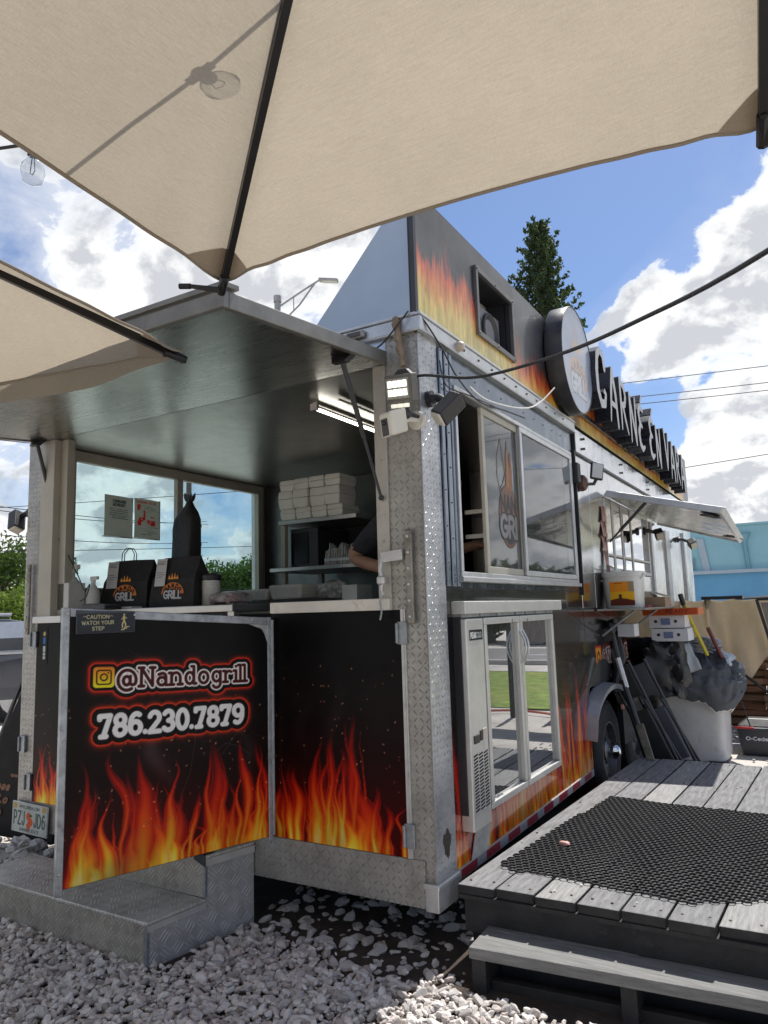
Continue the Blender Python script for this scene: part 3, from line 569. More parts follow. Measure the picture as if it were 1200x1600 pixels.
# open flame door, hinged on the rear panel, standing out over the steps
hd = Vector((-.768, -.034, 0)); ud = (Vector((-1.053, -.866, 0))-Vector((-.768, -.034, 0))).normalized(); nd = Vector((ud.y, -ud.x, 0)); nd = nd if nd.dot(CAMP-hd) > 0 else -nd
ztop = lambda u: lerp(1.322, 1.382, u/.885)
def dpt(u, z, n=0.): return hd+ud*u+nd*n+Vector((0, 0, z))
b = MB(); b.hexa([dpt(.88, .395, -.02), dpt(0.005, .395, -.02), dpt(.005, .395, .0), dpt(.88, .395, 0)][::-1] + [dpt(.88, ztop(.88)-.02, -.02), dpt(.005, ztop(0)-.02, -.02), dpt(.005, ztop(0)-.02, 0), dpt(.88, ztop(.88)-.02, 0)][::-1]); door = tp(b, 'door', m_blackgloss)
b = MB()
for u0, u1 in ((.0, .02), (.862, .886)): b.hexa([dpt(u1, .375, -.024), dpt(u0, .375, -.024), dpt(u0, .375, .006), dpt(u1, .375, .006)][::-1] + [dpt(u1, ztop(u1), -.024), dpt(u0, ztop(u0), -.024), dpt(u0, ztop(u0), .006), dpt(u1, ztop(u1), .006)][::-1])
b.hexa([dpt(.8615, ztop(.86)-.032, -.023), dpt(.0205, ztop(0)-.032, -.023), dpt(.0205, ztop(0)-.032, .005), dpt(.8615, ztop(.86)-.032, .005)][::-1] + [dpt(.8615, ztop(.86), -.023), dpt(.0205, ztop(0), -.023), dpt(.0205, ztop(0), .005), dpt(.8615, ztop(.86), .005)][::-1])
b.build('door_frame', m_steelgate, door, bevel=.003)
b = MB(); b.tube([dpt(-.006, .40, .002), dpt(-.006, 1.31, .002)], .007, 8); b.build('hinge', m_steelgate, door)
b = MB(); [b.ball(dpt(u, z, .007), .006, 5) for u, z in ((.872, 1.36), (.872, .9), (.875, .45), (.35, ztop(.35)-.015), (.62, ztop(.62)-.015), (.1, ztop(.1)-.015))]; b.build('bolt', m_alu, door)
b = MB(); b.prism([dpt(.115, ztop(.1)-.032, .004), dpt(.02, ztop(0)-.032, .004), dpt(.02, 1.21, .004), dpt(.035, 1.25, .004), dpt(.05, 1.273, .004)], nd*.002); b.build('corner_tape', mat('silver_tape', (.4, .4, .4), .4, .5, .3, 30, .4, 60), door)
def door_canvas():
    w, hh = .842, .985; cv = Canvas(w, hh, .0026, (.016, .015, .017))
    cv.over((.12, .12, .13), np.clip(vnoise(cv.x*3, cv.z*3, 17)-.42, 0, .3)*(cv.z > .4)*.8)
    cv.smoke(.40, .26, .60, 2, .45); cv.smoke(.74, .22, .55, 5, .22); cv.smoke(.42, .55, .9, 7, .06)
    cv.over((.50, .03, .02), np.clip(1-cv.z/.34, 0, 1)**1.2*.9*(.5+.6*vnoise(cv.x*9, cv.z*4, 1))); cv.flames(41, .78, 54, .10, .52, .010, .046, (.26, .02, .02), .8, gain=.92); cv.flames(44, .3, 14, .18, .36, .02, .055, (.3, .02, .02), .2); cv.sparks(15, 80, .15, .66)
    def block(strokes, layers, glow=(.92, .22, .10)):
        d = cv.sdf(strokes, .06); pass; 
        for gr, col in layers: cv.ink(d, col, gr)
        return d
    z = lambda zz: zz-.397
    st, wt = text_strokes('@Nandogrill', .185, z(1.112), .074, .0062, .30, True, fit=.545)
    st = [[(x, zz+(x-.18)*.012, r) for x, zz, r in pl] for pl in st]
    ic = (.13, z(1.153)); sq = [[(ic[0]-.024, ic[1]-.026, .014), (ic[0]+.024, ic[1]-.026, .014), (ic[0]+.024, ic[1]+.026, .014), (ic[0]-.024, ic[1]+.026, .014), (ic[0]-.024, ic[1]-.026, .014)]]
    box = np.maximum(np.abs(cv.x-ic[0]), np.abs(cv.z-ic[1]))
    d = cv.sdf(st, .06); rr = lambda hw, rad: np.hypot(np.clip(np.abs(cv.x-ic[0])-hw+rad, 0, 9), np.clip(np.abs(cv.z-ic[1])-hw+rad, 0, 9))-rad
    db = rr(.040, .012); du = np.minimum(d-.0105, db)
    cv.over((.90, .20, .10), np.exp(-np.clip(du-.0145, 0, 1)/.0085)*.95); cv.ink(du, (.03, .02, .02), .0115)
    cv.ink(d, (.93, .90, .88), .0068); cv.ink(d, (.27, .07, .07), .0004)
    gr = np.stack([np.full(cv.x.shape, .90), np.clip(.50+(ic[1]+.04-cv.z)*5.0, .4, .85), np.full(cv.x.shape, .16)], -1); a = np.clip(.5-db/cv.res, 0, 1)[..., None]; cv.c = cv.c*(1-a)+gr*a
    for q, wq in ((rr(.027, .010), .0028), (np.hypot(cv.x-ic[0], cv.z-ic[1])-.0125, .0028)): cv.ink(np.abs(q)-wq, (.16, .09, .03))
    cv.ink(np.hypot(cv.x-ic[0]-.0165, cv.z-ic[1]-.0165)-.0033, (.16, .09, .03))
    st, wt = text_strokes('786.230.7879', .118, z(.925), .078, .0092, .26, True, fit=.60)
    st = [[(x, zz+(x-.12)*.012, r) for x, zz, r in pl] for pl in st]
    d = cv.sdf(st, .06); cv.over((.92, .24, .11), np.exp(-np.clip(d-.0235, 0, 1)/.0085)*.95); cv.ink(d, (.035, .02, .02), .0205); cv.ink(d, (.93, .92, .90), .0012)
    rs_ = random.Random(8)
    for _ in range(14):
        x_, z_, a_, l_ = rs_.uniform(.05, .8), rs_.uniform(.1, .9), rs_.uniform(-1.2, 1.2), rs_.uniform(.03, .14); pl_ = [(x_+l_*t_*math.cos(a_+t_*.5), z_+l_*t_*math.sin(a_+t_*.5), .0003) for t_ in np.linspace(0, 1, 6)]; cv.over((.42, .40, .39), np.clip(.5-np.abs(cv.sdf([pl_], .02))/.0022, 0, .3))
    cv.over((.30, .28, .26), np.clip(vnoise(cv.x*5, cv.z*5, 31)-.52, 0, .25)*np.clip(1-cv.z/.25, 0, 1)*1.6)
    for pts in ([(.62, .40), (.70, .50), (.74, .53)], [(.60, .42), (.64, .45), (.70, .43), (.76, .38)], [(.3, .18), (.36, .14), (.42, .2), (.48, .34), (.5, .46), (.505, .52)]):
        cv.over((.4, .36, .36), np.clip(.6-np.abs(cv.sdf([[(x, zz, .0004) for x, zz in pts]], .02))/.002, 0, .5))
    return cv
dc = door_canvas()
dc.mesh('door_print', m_print, door, dpt(.862, .397, .0015), -ud, (0, 0, 1), curve=lambda x, z: np.array([dpt(.862, .397, .0015)])[None]+(x[..., None])*np.array(-ud)+np.array([0, 0, 1.])*(z*(ztop(.862)-.034+(ztop(.02)-ztop(.862))*(x/.842)-.397)/.985)[..., None])
# caution sign screwed to the door
sg = thing('caution_sign', 'slate blue sign reading caution watch your step on the flame door', 'sign', dpt(.73, 1.285, .006))
b = MB(); b.hexa([dpt(.842, 1.283, .003), dpt(.618, 1.283, .003), dpt(.618, 1.283, .009), dpt(.842, 1.283, .009)][::-1]+[dpt(.842, 1.372, .003), dpt(.618, 1.362, .003), dpt(.618, 1.362, .009), dpt(.842, 1.372, .009)][::-1]); b.build('plate', mat('slate_plate', (.05, .06, .075), .45), sg, bevel=.003)
cv = Canvas(.216, .074, .0011, (.17, .19, .22)); cv.over((.10, .11, .13), np.clip(vnoise(cv.x*30, cv.z*30, 3)-.4, 0, .5))
for tx, x, z, hh, ft in (('CAUTION', .035, .054, .0125, .082), ('WATCH YOUR', .018, .032, .0125, .118), ('STEP', .056, .0105, .0125, .044)):
    st, _ = text_strokes(tx, x, z, hh, .0011, .28, fit=ft); cv.ink(cv.sdf(st, .01), (.72, .70, .55), .0003)
for pl in ([(.022, .061), (.028, .064), (.032, .060)], [(.120, .060), (.126, .064), (.132, .061)]): cv.ink(cv.sdf([[(x, z, .0009) for x, z in pl]], .01), (.72, .70, .55))
fig = [[(.176, .066, .0035), (.176, .0665, .0035)], [(.175, .059, .004), (.176, .042, .0036)], [(.176, .042, .0032), (.182, .030, .0026), (.180, .018, .0022)], [(.175, .042, .0032), (.169, .030, .0026), (.170, .016, .0022)], [(.175, .058, .002), (.166, .048, .0016)], [(.176, .058, .002), (.186, .052, .0016)], [(.166, .009, .002), (.176, .009, .002), (.176, .014, .002), (.186, .014, .002), (.186, .020, .002), (.195, .020, .002)]]
cv.ink(cv.sdf(fig, .012), (.74, .70, .50)); cv.mesh('lettering', m_paper, sg, dpt(.838, 1.285, .0098), -ud, (0, 0, 1))
# ---- right-hand long side: wall pieces round the two windows, all 5 cm thick with the outer face at x = 0
b = MB()
for y0, y1, z0, z1 in ((.166, 2.21, .30, 1.42), (2.21, 3.12, .80, 1.58), (3.12, 7.28, .30, 1.58), (.166, .30, 1.42, 2.49), (2.10, 2.93, 1.58, 2.49), (2.10, 2.21, 1.42, 1.58), (.30, 2.10, 2.33, 2.49), (.30, 2.10, 1.42, 1.475), (2.93, 4.55, 2.13, 2.49), (4.55, 7.28, 1.58, 2.49)):
    b.box(-.05, -.004, y0+.0005, y1-.0005, z0+.0005, z1-.0005)
tp(b, 'side_wall', m_dark)
m_vinylside = m_blackgloss
b = MB(); b.box(-.004, 0, .167, .31, 1.425, 2.485); b.box(-.004, 0, 2.095, 2.215, 1.425, 2.485); b.box(-.004, 0, .3105, 2.0945, 2.335, 2.485); b.box(-.004, 0, .3105, 2.0945, 1.425, 1.47); tp(b, 'window_surround', steel('blue_steel', (.15, .18, .23), .16, .25, 4.))
b = MB()
m_trim = steel('trim_steel', (.24, .27, .32), .22, .2, 6.)
for x0, x1 in ((.172, .205), (.222, .262), (.272, .300)): b = MB(); b.box(.0, .014, x0, x1, 1.43, 2.47); tp(b, 'side_trim', m_trim, bevel=.004)
b = MB()
for z in np.arange(1.48, 2.45, .155): b.ball((.0145, .242, z), .004, 4); b.ball((.0145, .187, z+.05), .0035, 4)
for y in np.arange(.42, 2.1, .17): b.ball((.0, y, 2.42), .0045, 4); b.ball((.001, y+.05, 1.435), .006, 4); b.ball((.026, y, 2.525), .006, 4)
stuff(tp(b, 'rivets', mat('dark_rivet', (.12, .12, .13), .4, .6)))
# lower side skin: flames over black film, stops at the wheel
cv = Canvas(2.05, 1.115, .0050, (.030, .032, .038)); cv.over((.12, .13, .15), np.clip(vnoise(cv.x*2, cv.z*3, 5)-.45, 0, .4)*(cv.z > .5))
cv.flames(61, .75, 160, .16, .78, .012, .04, (.50, .06, .04), .95, yellow=.95, gain=1.05); cv.flames(62, .35, 40, .15, .30, .015, .04, (.4, .05, .03), .4, gain=.9); cv.sparks(8, 40, .4, .8)
cv.mesh('flame_print', printmat('side_vinyl', .20, .7, vary=.14), T, (.0005, .17, .305), (0, 1, 0), (0, 0, 1))
# reflective strip
m_red = mat('red_reflector', (.28, .03, .045), .35, 0, .2, 30); m_sil = mat('silver_reflector', (.42, .42, .44), .35, .3, .15, 30)
b = MB(); b.box(-.004, .006, .168, 2.205, .262, .3035); tp(b, 'lower_rail', m_alu)
y = .20; i = 0
while y < 2.15:
    b = MB(); w = .155 if i % 2 == 0 else .10; b.box(.0062, .0078, y, min(y+w, 2.19)-.002, .266, .300); tp(b, 'reflector', m_red if i % 2 == 0 else m_sil); y += w; i += 1
b = MB(); b.prism([(.004, .30, .30), (.010, .46, .305), (.012, .50, .40), (.006, .44, .46), (.004, .36, .42)], (.003, 0, 0)); tp(b, 'torn_vinyl', mat('vinyl_back', (.42, .40, .36), .6, 0, .3, 20))
b = MB(); b.prism([(.0045, .085+.03*math.cos(a)*(1+.3*math.sin(3*a)), .43+.05*math.sin(a)*(1+.25*math.cos(5*a))) for a in np.linspace(0, 6.2, 14)], (.0016, 0, 0)); tp(b, 'rust_hole', mat('rust_dark', (.05, .04, .03), .9, 0, .5, 60))
# serving window on the side: frame, fixed mullions, sliding sashes, glass
def frame4(mb, y0, y1, z0, z1, wdt, x0, x1):
    mb.box(x0, x1, y0, y1, z1-wdt, z1); mb.box(x0, x1, y0, y1, z0, z0+wdt); mb.box(x0, x1, y0, y0+wdt, z0+wdt, z1-wdt); mb.box(x0, x1, y1-wdt, y1, z0+wdt, z1-wdt)
b = MB(); frame4(b, .302, 2.098, 1.473, 2.332, .022, -.03, .022); b.box(-.02, .034, .29, 2.11, 1.452, 1.473); win = tp(b, 'window', m_rail, bevel=.003)
b = MB(); frame4(b, .63, 1.155, 1.496, 2.309, .035, -.012, .006); sash = b.build('sash', m_cream, win, bevel=.003)
b = MB(); b.box(-.006, -.002, .666, 1.119, 1.532, 2.273); b.build('pane', m_window, win)
b = MB(); frame4(b, 1.12, 2.075, 1.496, 2.309, .030, .007, .024); b.build('sash', m_rail, win, bevel=.003)
b = MB(); b.box(.012, .016, 1.151, 2.044, 1.527, 2.278); b.build('pane', m_window, win)
def nando_logo(cv, cx, cz, s, bgd=None):
    """orange arch with NANDO over GRILL, flames on top (s = width)"""
    d = np.hypot((cv.x-cx)/1.0, (cv.z-cz)*1.25)-.48*s; arch = np.maximum(d, cz-.02*s-cv.z); cv.ink(arch, (.86, .50, .20)); cv.ink(np.maximum(np.hypot(cv.x-cx, (cv.z-cz)*1.3)-.22*s, cz-cv.z), (.30, .16, .08))
    letters = []
    for k2, ch in enumerate('NANDO'):
        a = R(148-29*k2); st, w = text_strokes(ch, 0, 0, .13*s, .016*s); px, pz = cx+math.cos(a)*.345*s, cz+math.sin(a)*.265*s; an = a-math.pi/2
        letters += [[(px+(x-w/2)*math.cos(an)-(z-.06*s)*math.sin(an), pz+(x-w/2)*math.sin(an)+(z-.06*s)*math.cos(an), r) for x, z, r in pl] for pl in st]
    cv.ink(cv.sdf(letters, .03*s+.004), (.13, .05, .03))
    st, w = text_strokes('GRILL', cx-.36*s, cz-.16*s, .25*s, .036*s, fit=.72*s); d = cv.sdf(st, .05*s+.006); cv.ink(d, (.08, .05, .05), .026*s); cv.ink(d, (.80, .80, .80))
    fl = [[(cx-.20*s, cz+.52*s, .03*s), (cx+.20*s, cz+.52*s, .03*s)]]+[[(cx+q*s, cz+.52*s, .05*s), (cx+q*s+.02*s*math.sin(9*q), cz+(.62+.10*math.cos(q*9))*s, .008*s)] for q in (-.16, -.05, .06, .16)]
    cv.ink(cv.sdf(fl, .06*s), (.90, .58, .20))
cv = Canvas(.30, .64, .0035, (.2, .22, .24)); back = cv.c.copy()
cv.c[:] = (.22, .24, .26); d = np.hypot((cv.x-.16), (cv.z-.2)*.82)-.135; cv.ink(d, (.62, .38, .27)); cv.ink(np.maximum(d+.016, cv.z-.215), (.20, .21, .23))
st, _ = text_strokes('NAN', .055, .225, .075, .009, fit=.2); cv.ink(cv.sdf(st, .03), (.16, .10, .09), .003)
st, _ = text_strokes('GRI', .045, .095, .10, .014, fit=.21); q = cv.sdf(st, .04); cv.ink(q, (.12, .08, .08), .008); cv.ink(q, (.72, .70, .68))
bull = [[(.06, .30, .003), (.02, .40, .003), (.03, .50, .003), (.085, .60, .003), (.10, .52, .003), (.13, .42, .003), (.09, .36, .003), (.06, .34, .003), (.07, .30, .003)]]; cv.ink(cv.sdf(bull, .02), (.55, .40, .33))
fl = [[(.16, .36, .03), (.17, .44, .03), (.165, .52, .016), (.175, .60, .003)], [(.20, .36, .022), (.215, .46, .016), (.21, .54, .004)]]; cv.ink(cv.sdf(fl, .05), (.80, .42, .18)); cv.ink(cv.sdf([[(.165, .36, .012), (.172, .48, .006)]], .03), (.90, .62, .25))
keep = cv.sdf(bull+fl, .06); msk = np.minimum(np.minimum(keep, d), cv.sdf(st, .05)-.01)
def decal(cv, msk, name, m, parent, o, ex, ez):                       # keep only the inked cells of a print (cut vinyl)
    ob = cv.mesh(name, m, parent, o, ex, ez); bm = bmesh.new(); bm.from_mesh(ob.data); fl_ = msk.ravel()
    kill = [v for v in bm.verts if fl_[v.index] > cv.res*.7]; bmesh.ops.delete(bm, geom=kill, context='VERTS'); bm.to_mesh(ob.data); bm.free(); return ob
cv.c = cv.c*.55+np.array([.27, .28, .30])*.45
decal(cv, msk, 'logo_decal', m_print, win, (.0, .80, 1.60), (0, 1, 0), (0, 0, 1))
# second window (kitchen side): bars, dark surround, prop-up awning
b = MB(); frame4(b, 2.93, 4.55, 1.58, 2.13, .03, -.03, .012); w2 = tp(b, 'window', m_rail, bevel=.003)
b = MB(); b.box(-.02, -.016, 2.96, 4.52, 1.61, 2.10); b.build('pane', glass('mirror_pane', (.25, .28, .3), 3.2, .01, .03), w2)
b = MB(); b.box(-.012, .012, 2.96, 4.52, 1.70, 1.715); b.build('rail', m_white, w2)
for y in (3.12, 3.42, 3.75): b = MB(); b.tube([(.018, y, 1.59), (.018, y, 2.12)], .010, 8); b.build('window_bar', m_white, w2)
m_steelpanel = m_mirror
b = MB()
for y0, y1, z0, z1 in ((2.216, 2.55, 1.312, 2.36), (2.552, 2.926, 1.585, 2.36), (2.552, 2.926, 1.312, 1.583), (4.56, 5.35, 1.30, 2.36), (5.352, 6.62, 1.30, 2.36), (6.622, 7.28, 1.30, 2.36), (2.928, 4.558, 2.14, 2.36), (2.928, 4.558, 1.30, 1.575)):
    o = MB(); o.box(-.004, .001+.002*((y0*7) % 1), y0, y1, z0, z1); tp(o, 'steel_panel', m_mirror, bevel=.0015)
o = MB(); o.box(-.004, .008, 2.225, 7.28, 2.365, 2.53); tp(o, 'header_panel', steel('header_steel', (.70, .72, .76), .16, .3, 2.2))
for q in ((-.002, .018, 2.218, 2.236, 2.367, 2.56), (-.002, .018, 2.219, 7.28, 2.352, 2.3665), (-.002, .016, 2.20, 2.2175, 1.4, 2.37)): o = MB(); o.box(*q); tp(o, 'drip_channel', m_black)
for q in ((.002, .020, 4.62, 4.70, 1.3, 2.1), (.002, .020, 5.40, 5.62, 1.3, 2.08), (.002, .024, 6.55, 6.62, 1.3, 2.14)): o = MB(); o.box(*q); tp(o, 'side_trim', m_rail)
for y in (2.45, 3.6, 4.7):
    for z in (2.42, 2.49):
        o = MB(); o.obox((.016, y, z), (.004, 0, 0), (0, .024, 0), (0, 0, .003)); o.obox((.017, y, z), (.006, 0, 0), (0, .006, 0), (0, 0, .008)); tp(o, 'clip', m_black)
o = MB(); o.box(-.05, .0, 2.216, 2.55, .80, .815); cv = Canvas(4.4, .75, .012, (.03, .032, .036))
cv.over((.25, .26, .27), np.clip(vnoise(cv.x*3, cv.z*4, 6)-.5, 0, .6)); cv.flames(77, .4, 40, .1, .35, .02, .05, (.4, .05, .03), .6)
keepw = np.hypot(cv.x-.38, cv.z+.06)-.46
ic = (.25+.06, .36); cv.ink(np.maximum(np.abs(cv.x-.30), np.abs(cv.z-.42))-.075, (.92, .25, .12)); cv.ink(np.maximum(np.abs(cv.x-.30), np.abs(cv.z-.42))-.06, (.90, .66, .18)); cv.ink(np.abs(np.hypot(cv.x-.30, cv.z-.42)-.03)-.008, (.1, .06, .03))
st, _ = text_strokes('@Nandogrill', .42, .375, .085, .012, .3, True, fit=.72); d = cv.sdf(st, .08); cv.over((.92, .25, .12), np.exp(-np.clip(d-.02, 0, 1)/.006)); cv.ink(d, (.05, .03, .03), .018); cv.ink(d, (.9, .88, .86), .008); cv.ink(d, (.28, .08, .08), -.003)
decal(cv, -keepw*(cv.z < .52)-9*(cv.z >= .52), 'flame_print', printmat('side_vinyl'), T, (.0015, 2.22, .56), (0, 1, 0), (0, 0, 1))
b = MB()
prof = [(y, .50+.27*math.sqrt(max(0, 1-((y-2.60)/.50)**2))) for y in np.linspace(2.10, 3.06, 21)]
for (ya, za), (yb, zb2) in zip(prof[:-1], prof[1:]): b.hexa([(-.02, ya, za), (.07, ya, za-.012), (.07, yb, zb2-.012), (-.02, yb, zb2), (-.02, ya, za+.035), (.075, ya, za+.022), (.075, yb, zb2+.022), (-.02, yb, zb2+.035)])
tp(b, 'fender', mat('grey_fender', (.34, .35, .37), .4, .3, .2, 9, .1, 50), smooth=True)
wy, wz, wr = 2.70, .33, .335
for yy in (wy, wy+.86):
    b = MB(); b.ring([(.19, -.10), (.27, -.105), (wr-.03, -.10), (wr-.008, -.085), (wr, -.06), (wr, .06), (wr-.008, .085), (wr-.03, .10), (.27, .105), (.19, .10)], (-.11, yy, wz), 'x', 40); wh = tp(b, 'wheel', m_rubber, smooth=True)
    b = MB(); [b.obox((-.11+sx*.05, yy+math.cos(a)*wr, wz+math.sin(a)*wr), (.03, 0, 0), Vector((0, -math.sin(a), math.cos(a)))*.013, Vector((0, math.cos(a), math.sin(a)))*.006) for a in np.linspace(0, 6.2832, 56, endpoint=False) for sx in (-1, 1)]; stuff(b.build('tread_blocks', m_rubber, wh))
    b = MB(); b.ring([(.195, .085), (.20, .10), (.185, .102), (.175, .06), (.12, .045), (.115, .05), (.09, .05), (.085, .085), (.06, .10), (.03, .105), (.001, .105)], (-.11, yy, wz), 'x', 32); rim = b.build('rim', mat('painted_rim', (.20, .20, .21), .35, .8, .2, 12), wh, smooth=True)
    b = MB(); b.ball((.015, yy, wz), .055, 12); [b.ring([(.012, 0), (.012, .03), (.001, .032)], (-.06, yy+.08*math.cos(a), wz+.08*math.sin(a)), 'x', 8) for a in np.linspace(0, 6.28, 8, endpoint=False)]; b.build('hub_cap', mat('chrome', (.75, .76, .78), .08, 1, .05), wh, smooth=True)
b = MB(); b.box(-2.45, -.25, 2.28, 3.9, .29, .34); b.box(-2.2, -2.1, .2, 7, .22, .34); b.box(-.5, -.4, .2, 7, .22, .34); b.tube([(-2.4, wy, wz), (-.2, wy, wz)], .05, 8); tp(b, 'chassis', m_dark)
# left wall with its long window, front and back ends
b = MB()
for y0, y1, z0, z1 in ((.052, 7.28, .36, 1.50), (.052, .22, 1.50, 2.45), (1.96, 7.28, 1.50, 2.45), (.22, 1.96, 2.325, 2.45)): b.box(-2.595, -2.545, y0, y1, z0, z1)
tp(b, 'side_wall', m_alu)
b = MB(); frame4(b, .175, 2.0, 1.465, 2.37, .065, -2.545, -2.50); b.box(-2.54, -2.502, 1.065, 1.12, 1.53, 2.305); lw = tp(b, 'window', m_cream, bevel=.003)
b = MB(); b.box(-2.53, -2.525, .24, 1.064, 1.53, 2.305); b.build('pane', m_window_green, lw)
b = MB(); b.box(-2.53, -2.525, 1.121, 1.935, 1.53, 2.305); b.build('pane', m_window_green, lw)
b = MB(); b.box(-2.595, -.05, 7.2, 7.27, .34, 2.45); tp(b, 'end_wall', m_alu)
b = MB(); b.box(-2.54, -.95, 2.06, 2.10, .48, 2.37); tp(b, 'partition', mat('partition_steel', (.16, .16, .155), .35, .6, .2, 4))
b = MB(); b.box(-2.54, -.06, 5.2, 5.25, .48, 2.37); tp(b, 'partition', m_dark)
# licence plate
cvp = Canvas(.305, .155, .0022, (.72, .74, .72)); cvp.over((.45, .47, .47), np.clip(vnoise(cvp.x*20, cvp.z*20, 4)-.45, 0, .5))
st, _ = text_strokes('MYFLORIDA.COM', .065, .128, .014, .0018, .3, fit=.17); cvp.ink(cvp.sdf(st, .01), (.2, .22, .22))
st, _ = text_strokes('PZJ', .018, .042, .066, .0055, .35, fit=.09); s2, _ = text_strokes('JD6', .195, .042, .066, .0055, .35, fit=.09); cvp.ink(cvp.sdf(st+s2, .02), (.30, .36, .34))
for ox, oz, r in ((.145, .09, .021), (.162, .062, .022), (.146, .040, .018)): cvp.ink(np.hypot(cvp.x-ox, cvp.z-oz)-r, (.80, .33, .15))
cvp.ink(np.hypot((cvp.x-.163), (cvp.z-.095)*1.8)-.014, (.2, .36, .2)); st, _ = text_strokes('SUNSHINE STATE', .07, .010, .013, .0016, .3, fit=.165); cvp.ink(cvp.sdf(st, .01), (.25, .27, .27))
for ox in (.012, .262): cvp.ink(np.maximum(np.abs(cvp.x-ox-.015)-.015, np.abs(cvp.z-.137)-.013), (.72, .58, .25))
b = MB(); b.obox((-2.455, -.026, .275), (.156, 0, -.004), (0, .003, 0), (.004, 0, .080)); pl = tp(b, 'license_plate', m_alu, bevel=.004)
cvp.mesh('plate_face', m_paper, pl, (-2.609, -.0305, .201), Vector((1, 0, -.02)).normalized(), Vector((.02, 0, 1)).normalized())

# roof sign box: flame-printed side board with a speaker opening, sloped end panel
b = MB(); b.box(-.03, -.004, .0, .665, 2.567, 3.15); b.box(-.03, -.004, 1.14, 7.40, 2.567, 3.15); b.box(-.03, -.004, .666, 1.139, 2.567, 2.705); b.box(-.03, -.004, .666, 1.139, 3.02, 3.15); board = tp(b, 'sign_board', m_dark)
m_gus = mat('bluish_panel', (.44, .51, .60), .34, .45, .08, 3, .05, 8, .08); b = MB(); b.prism([(-.58, .004, 2.567), (-.012, .004, 2.567), (-.012, .004, 3.15), (-.03, .004, 3.15)], (0, .012, 0)); tp(b, 'gusset_panel', m_gus); b = MB(); b.prism([(-.58, 7.3, 2.567), (-.012, 7.3, 2.567), (-.012, 7.3, 3.15), (-.03, 7.3, 3.15)], (0, .012, 0)); tp(b, 'gusset_panel', m_gus)
b = MB(); b.box(-.016, .004, -.010, .012, 2.567, 3.15); tp(b, 'corner_trim', mat('dark_trim', (.06, .06, .07), .5, .3))
b = MB(); b.hexa([(-.60, .02, 2.56), (-.58, .02, 2.56), (-.58, 7.3, 2.56), (-.60, 7.3, 2.56), (-.045, .02, 3.14), (-.032, .02, 3.15), (-.032, 7.3, 3.15), (-.045, 7.3, 3.14)]); tp(b, 'back_panel', m_alu)
def fire_band(cv, seed, base, amp, stops, x0, x1, soft=.05):
    """dense printed fire: a wavering top edge, colours climbing by height, broken into fine vertical tongues"""
    top = base+amp*(vnoise(cv.x*4, cv.x*0+seed, seed, 2)-.35)+amp*.9*(vnoise(cv.x*22, cv.z*3, seed+2, 2)-.5)+.06*(vnoise(cv.x*60, cv.z*6, seed+3, 2)-.5)
    t = cv.z/np.clip(top, .03, 9)+.28*(vnoise(cv.x*75, cv.z*9, seed+4, 3)-.5)
    col = np.stack([np.interp(t, [s_[0] for s_ in stops], [s_[1][k] for s_ in stops]) for k in range(3)], -1)
    col = col*(.78+.44*vnoise(cv.x*48, cv.z*14, seed+6, 3))[..., None]
    a = np.clip((1.12-t)/.18, 0, 1)*np.clip((cv.x-x0)/soft, 0, 1)*np.clip((x1-cv.x)/soft, 0, 1)
    cv.c = cv.c*(1-a[..., None])+np.clip(col, 0, 1)*a[..., None]
cv = Canvas(2.30, .583, .0050, (.11, .115, .13)); cv.over((.36, .37, .40), np.clip(vnoise(cv.x*2.2, cv.z*3, 12)*1.6-.62, 0, .7))
pale = [(0, (.80, .75, .46)), (.36, (.83, .72, .40)), (.58, (.84, .58, .32)), (.85, (.78, .36, .20)), (1.05, (.55, .24, .20)), (1.2, (.36, .20, .22))]
hot = [(0, (.82, .72, .38)), (.3, (.82, .58, .22)), (.6, (.76, .34, .10)), (1., (.42, .14, .07)), (1.2, (.2, .08, .06))]
fire_band(cv, 3, .26, .20, pale, -.2, 1.35, .25); fire_band(cv, 9, .22, .26, hot, 1.02, 2.5, .3)
cv.flames(93, .5, 4, .46, .56, .022, .032, (.1, .1, .1), 0, yellow=.75, gain=.62, x0=.24, x1=.36); cv.flames(97, .5, 3, .30, .42, .018, .03, (.1, .1, .1), 0, yellow=.75, gain=.62, x0=.05, x1=.2); cv.flames(98, .5, 5, .25, .42, .015, .03, (.1, .1, .1), 0, yellow=.8, gain=.8, x0=1.15, x1=1.6)
hole = -np.maximum(np.abs(cv.x-.9025)-.238, np.abs(cv.z-.295)-.159)
decal(cv, hole+.004, 'flame_print', printmat('faded_vinyl', .33, .25, vary=.25), board, (-.0025, .0, 2.567), (0, 1, 0), (0, 0, 1))
cv = Canvas(5.10, .583, .014, (.06, .055, .06)); fire_band(cv, 14, .20, .22, hot, -.1, 4.9, .3)
cv.mesh('flame_print', printmat('faded_vinyl'), board, (-.0025, 2.30, 2.567), (0, 1, 0), (0, 0, 1))
b = MB(); frame4(b, .640, 1.165, 2.68, 3.045, .026, -.006, .014); [b.ball((.014, y, z), .007, 4) for y in (.655, .9, 1.15) for z in (2.692, 3.032)]; b.build('vent_frame', mat('dark_frame', (.16, .15, .15), .4, .5), board, bevel=.003)
b = MB(); b.box(-.40, -.035, .65, .66, 2.69, 3.04); b.box(-.40, -.035, 1.145, 1.155, 2.69, 3.04); b.box(-.40, -.035, .65, 1.155, 3.03, 3.04); b.box(-.40, -.035, .65, 1.155, 2.68, 2.69); b.box(-.42, -.40, .65, 1.155, 2.68, 3.04); b.build('vent_recess', m_dark, board)
sp = thing('loudspeaker', 'two cone loudspeaker set in the opening of the roof sign board', 'speaker', (-.2, .95, 2.69))
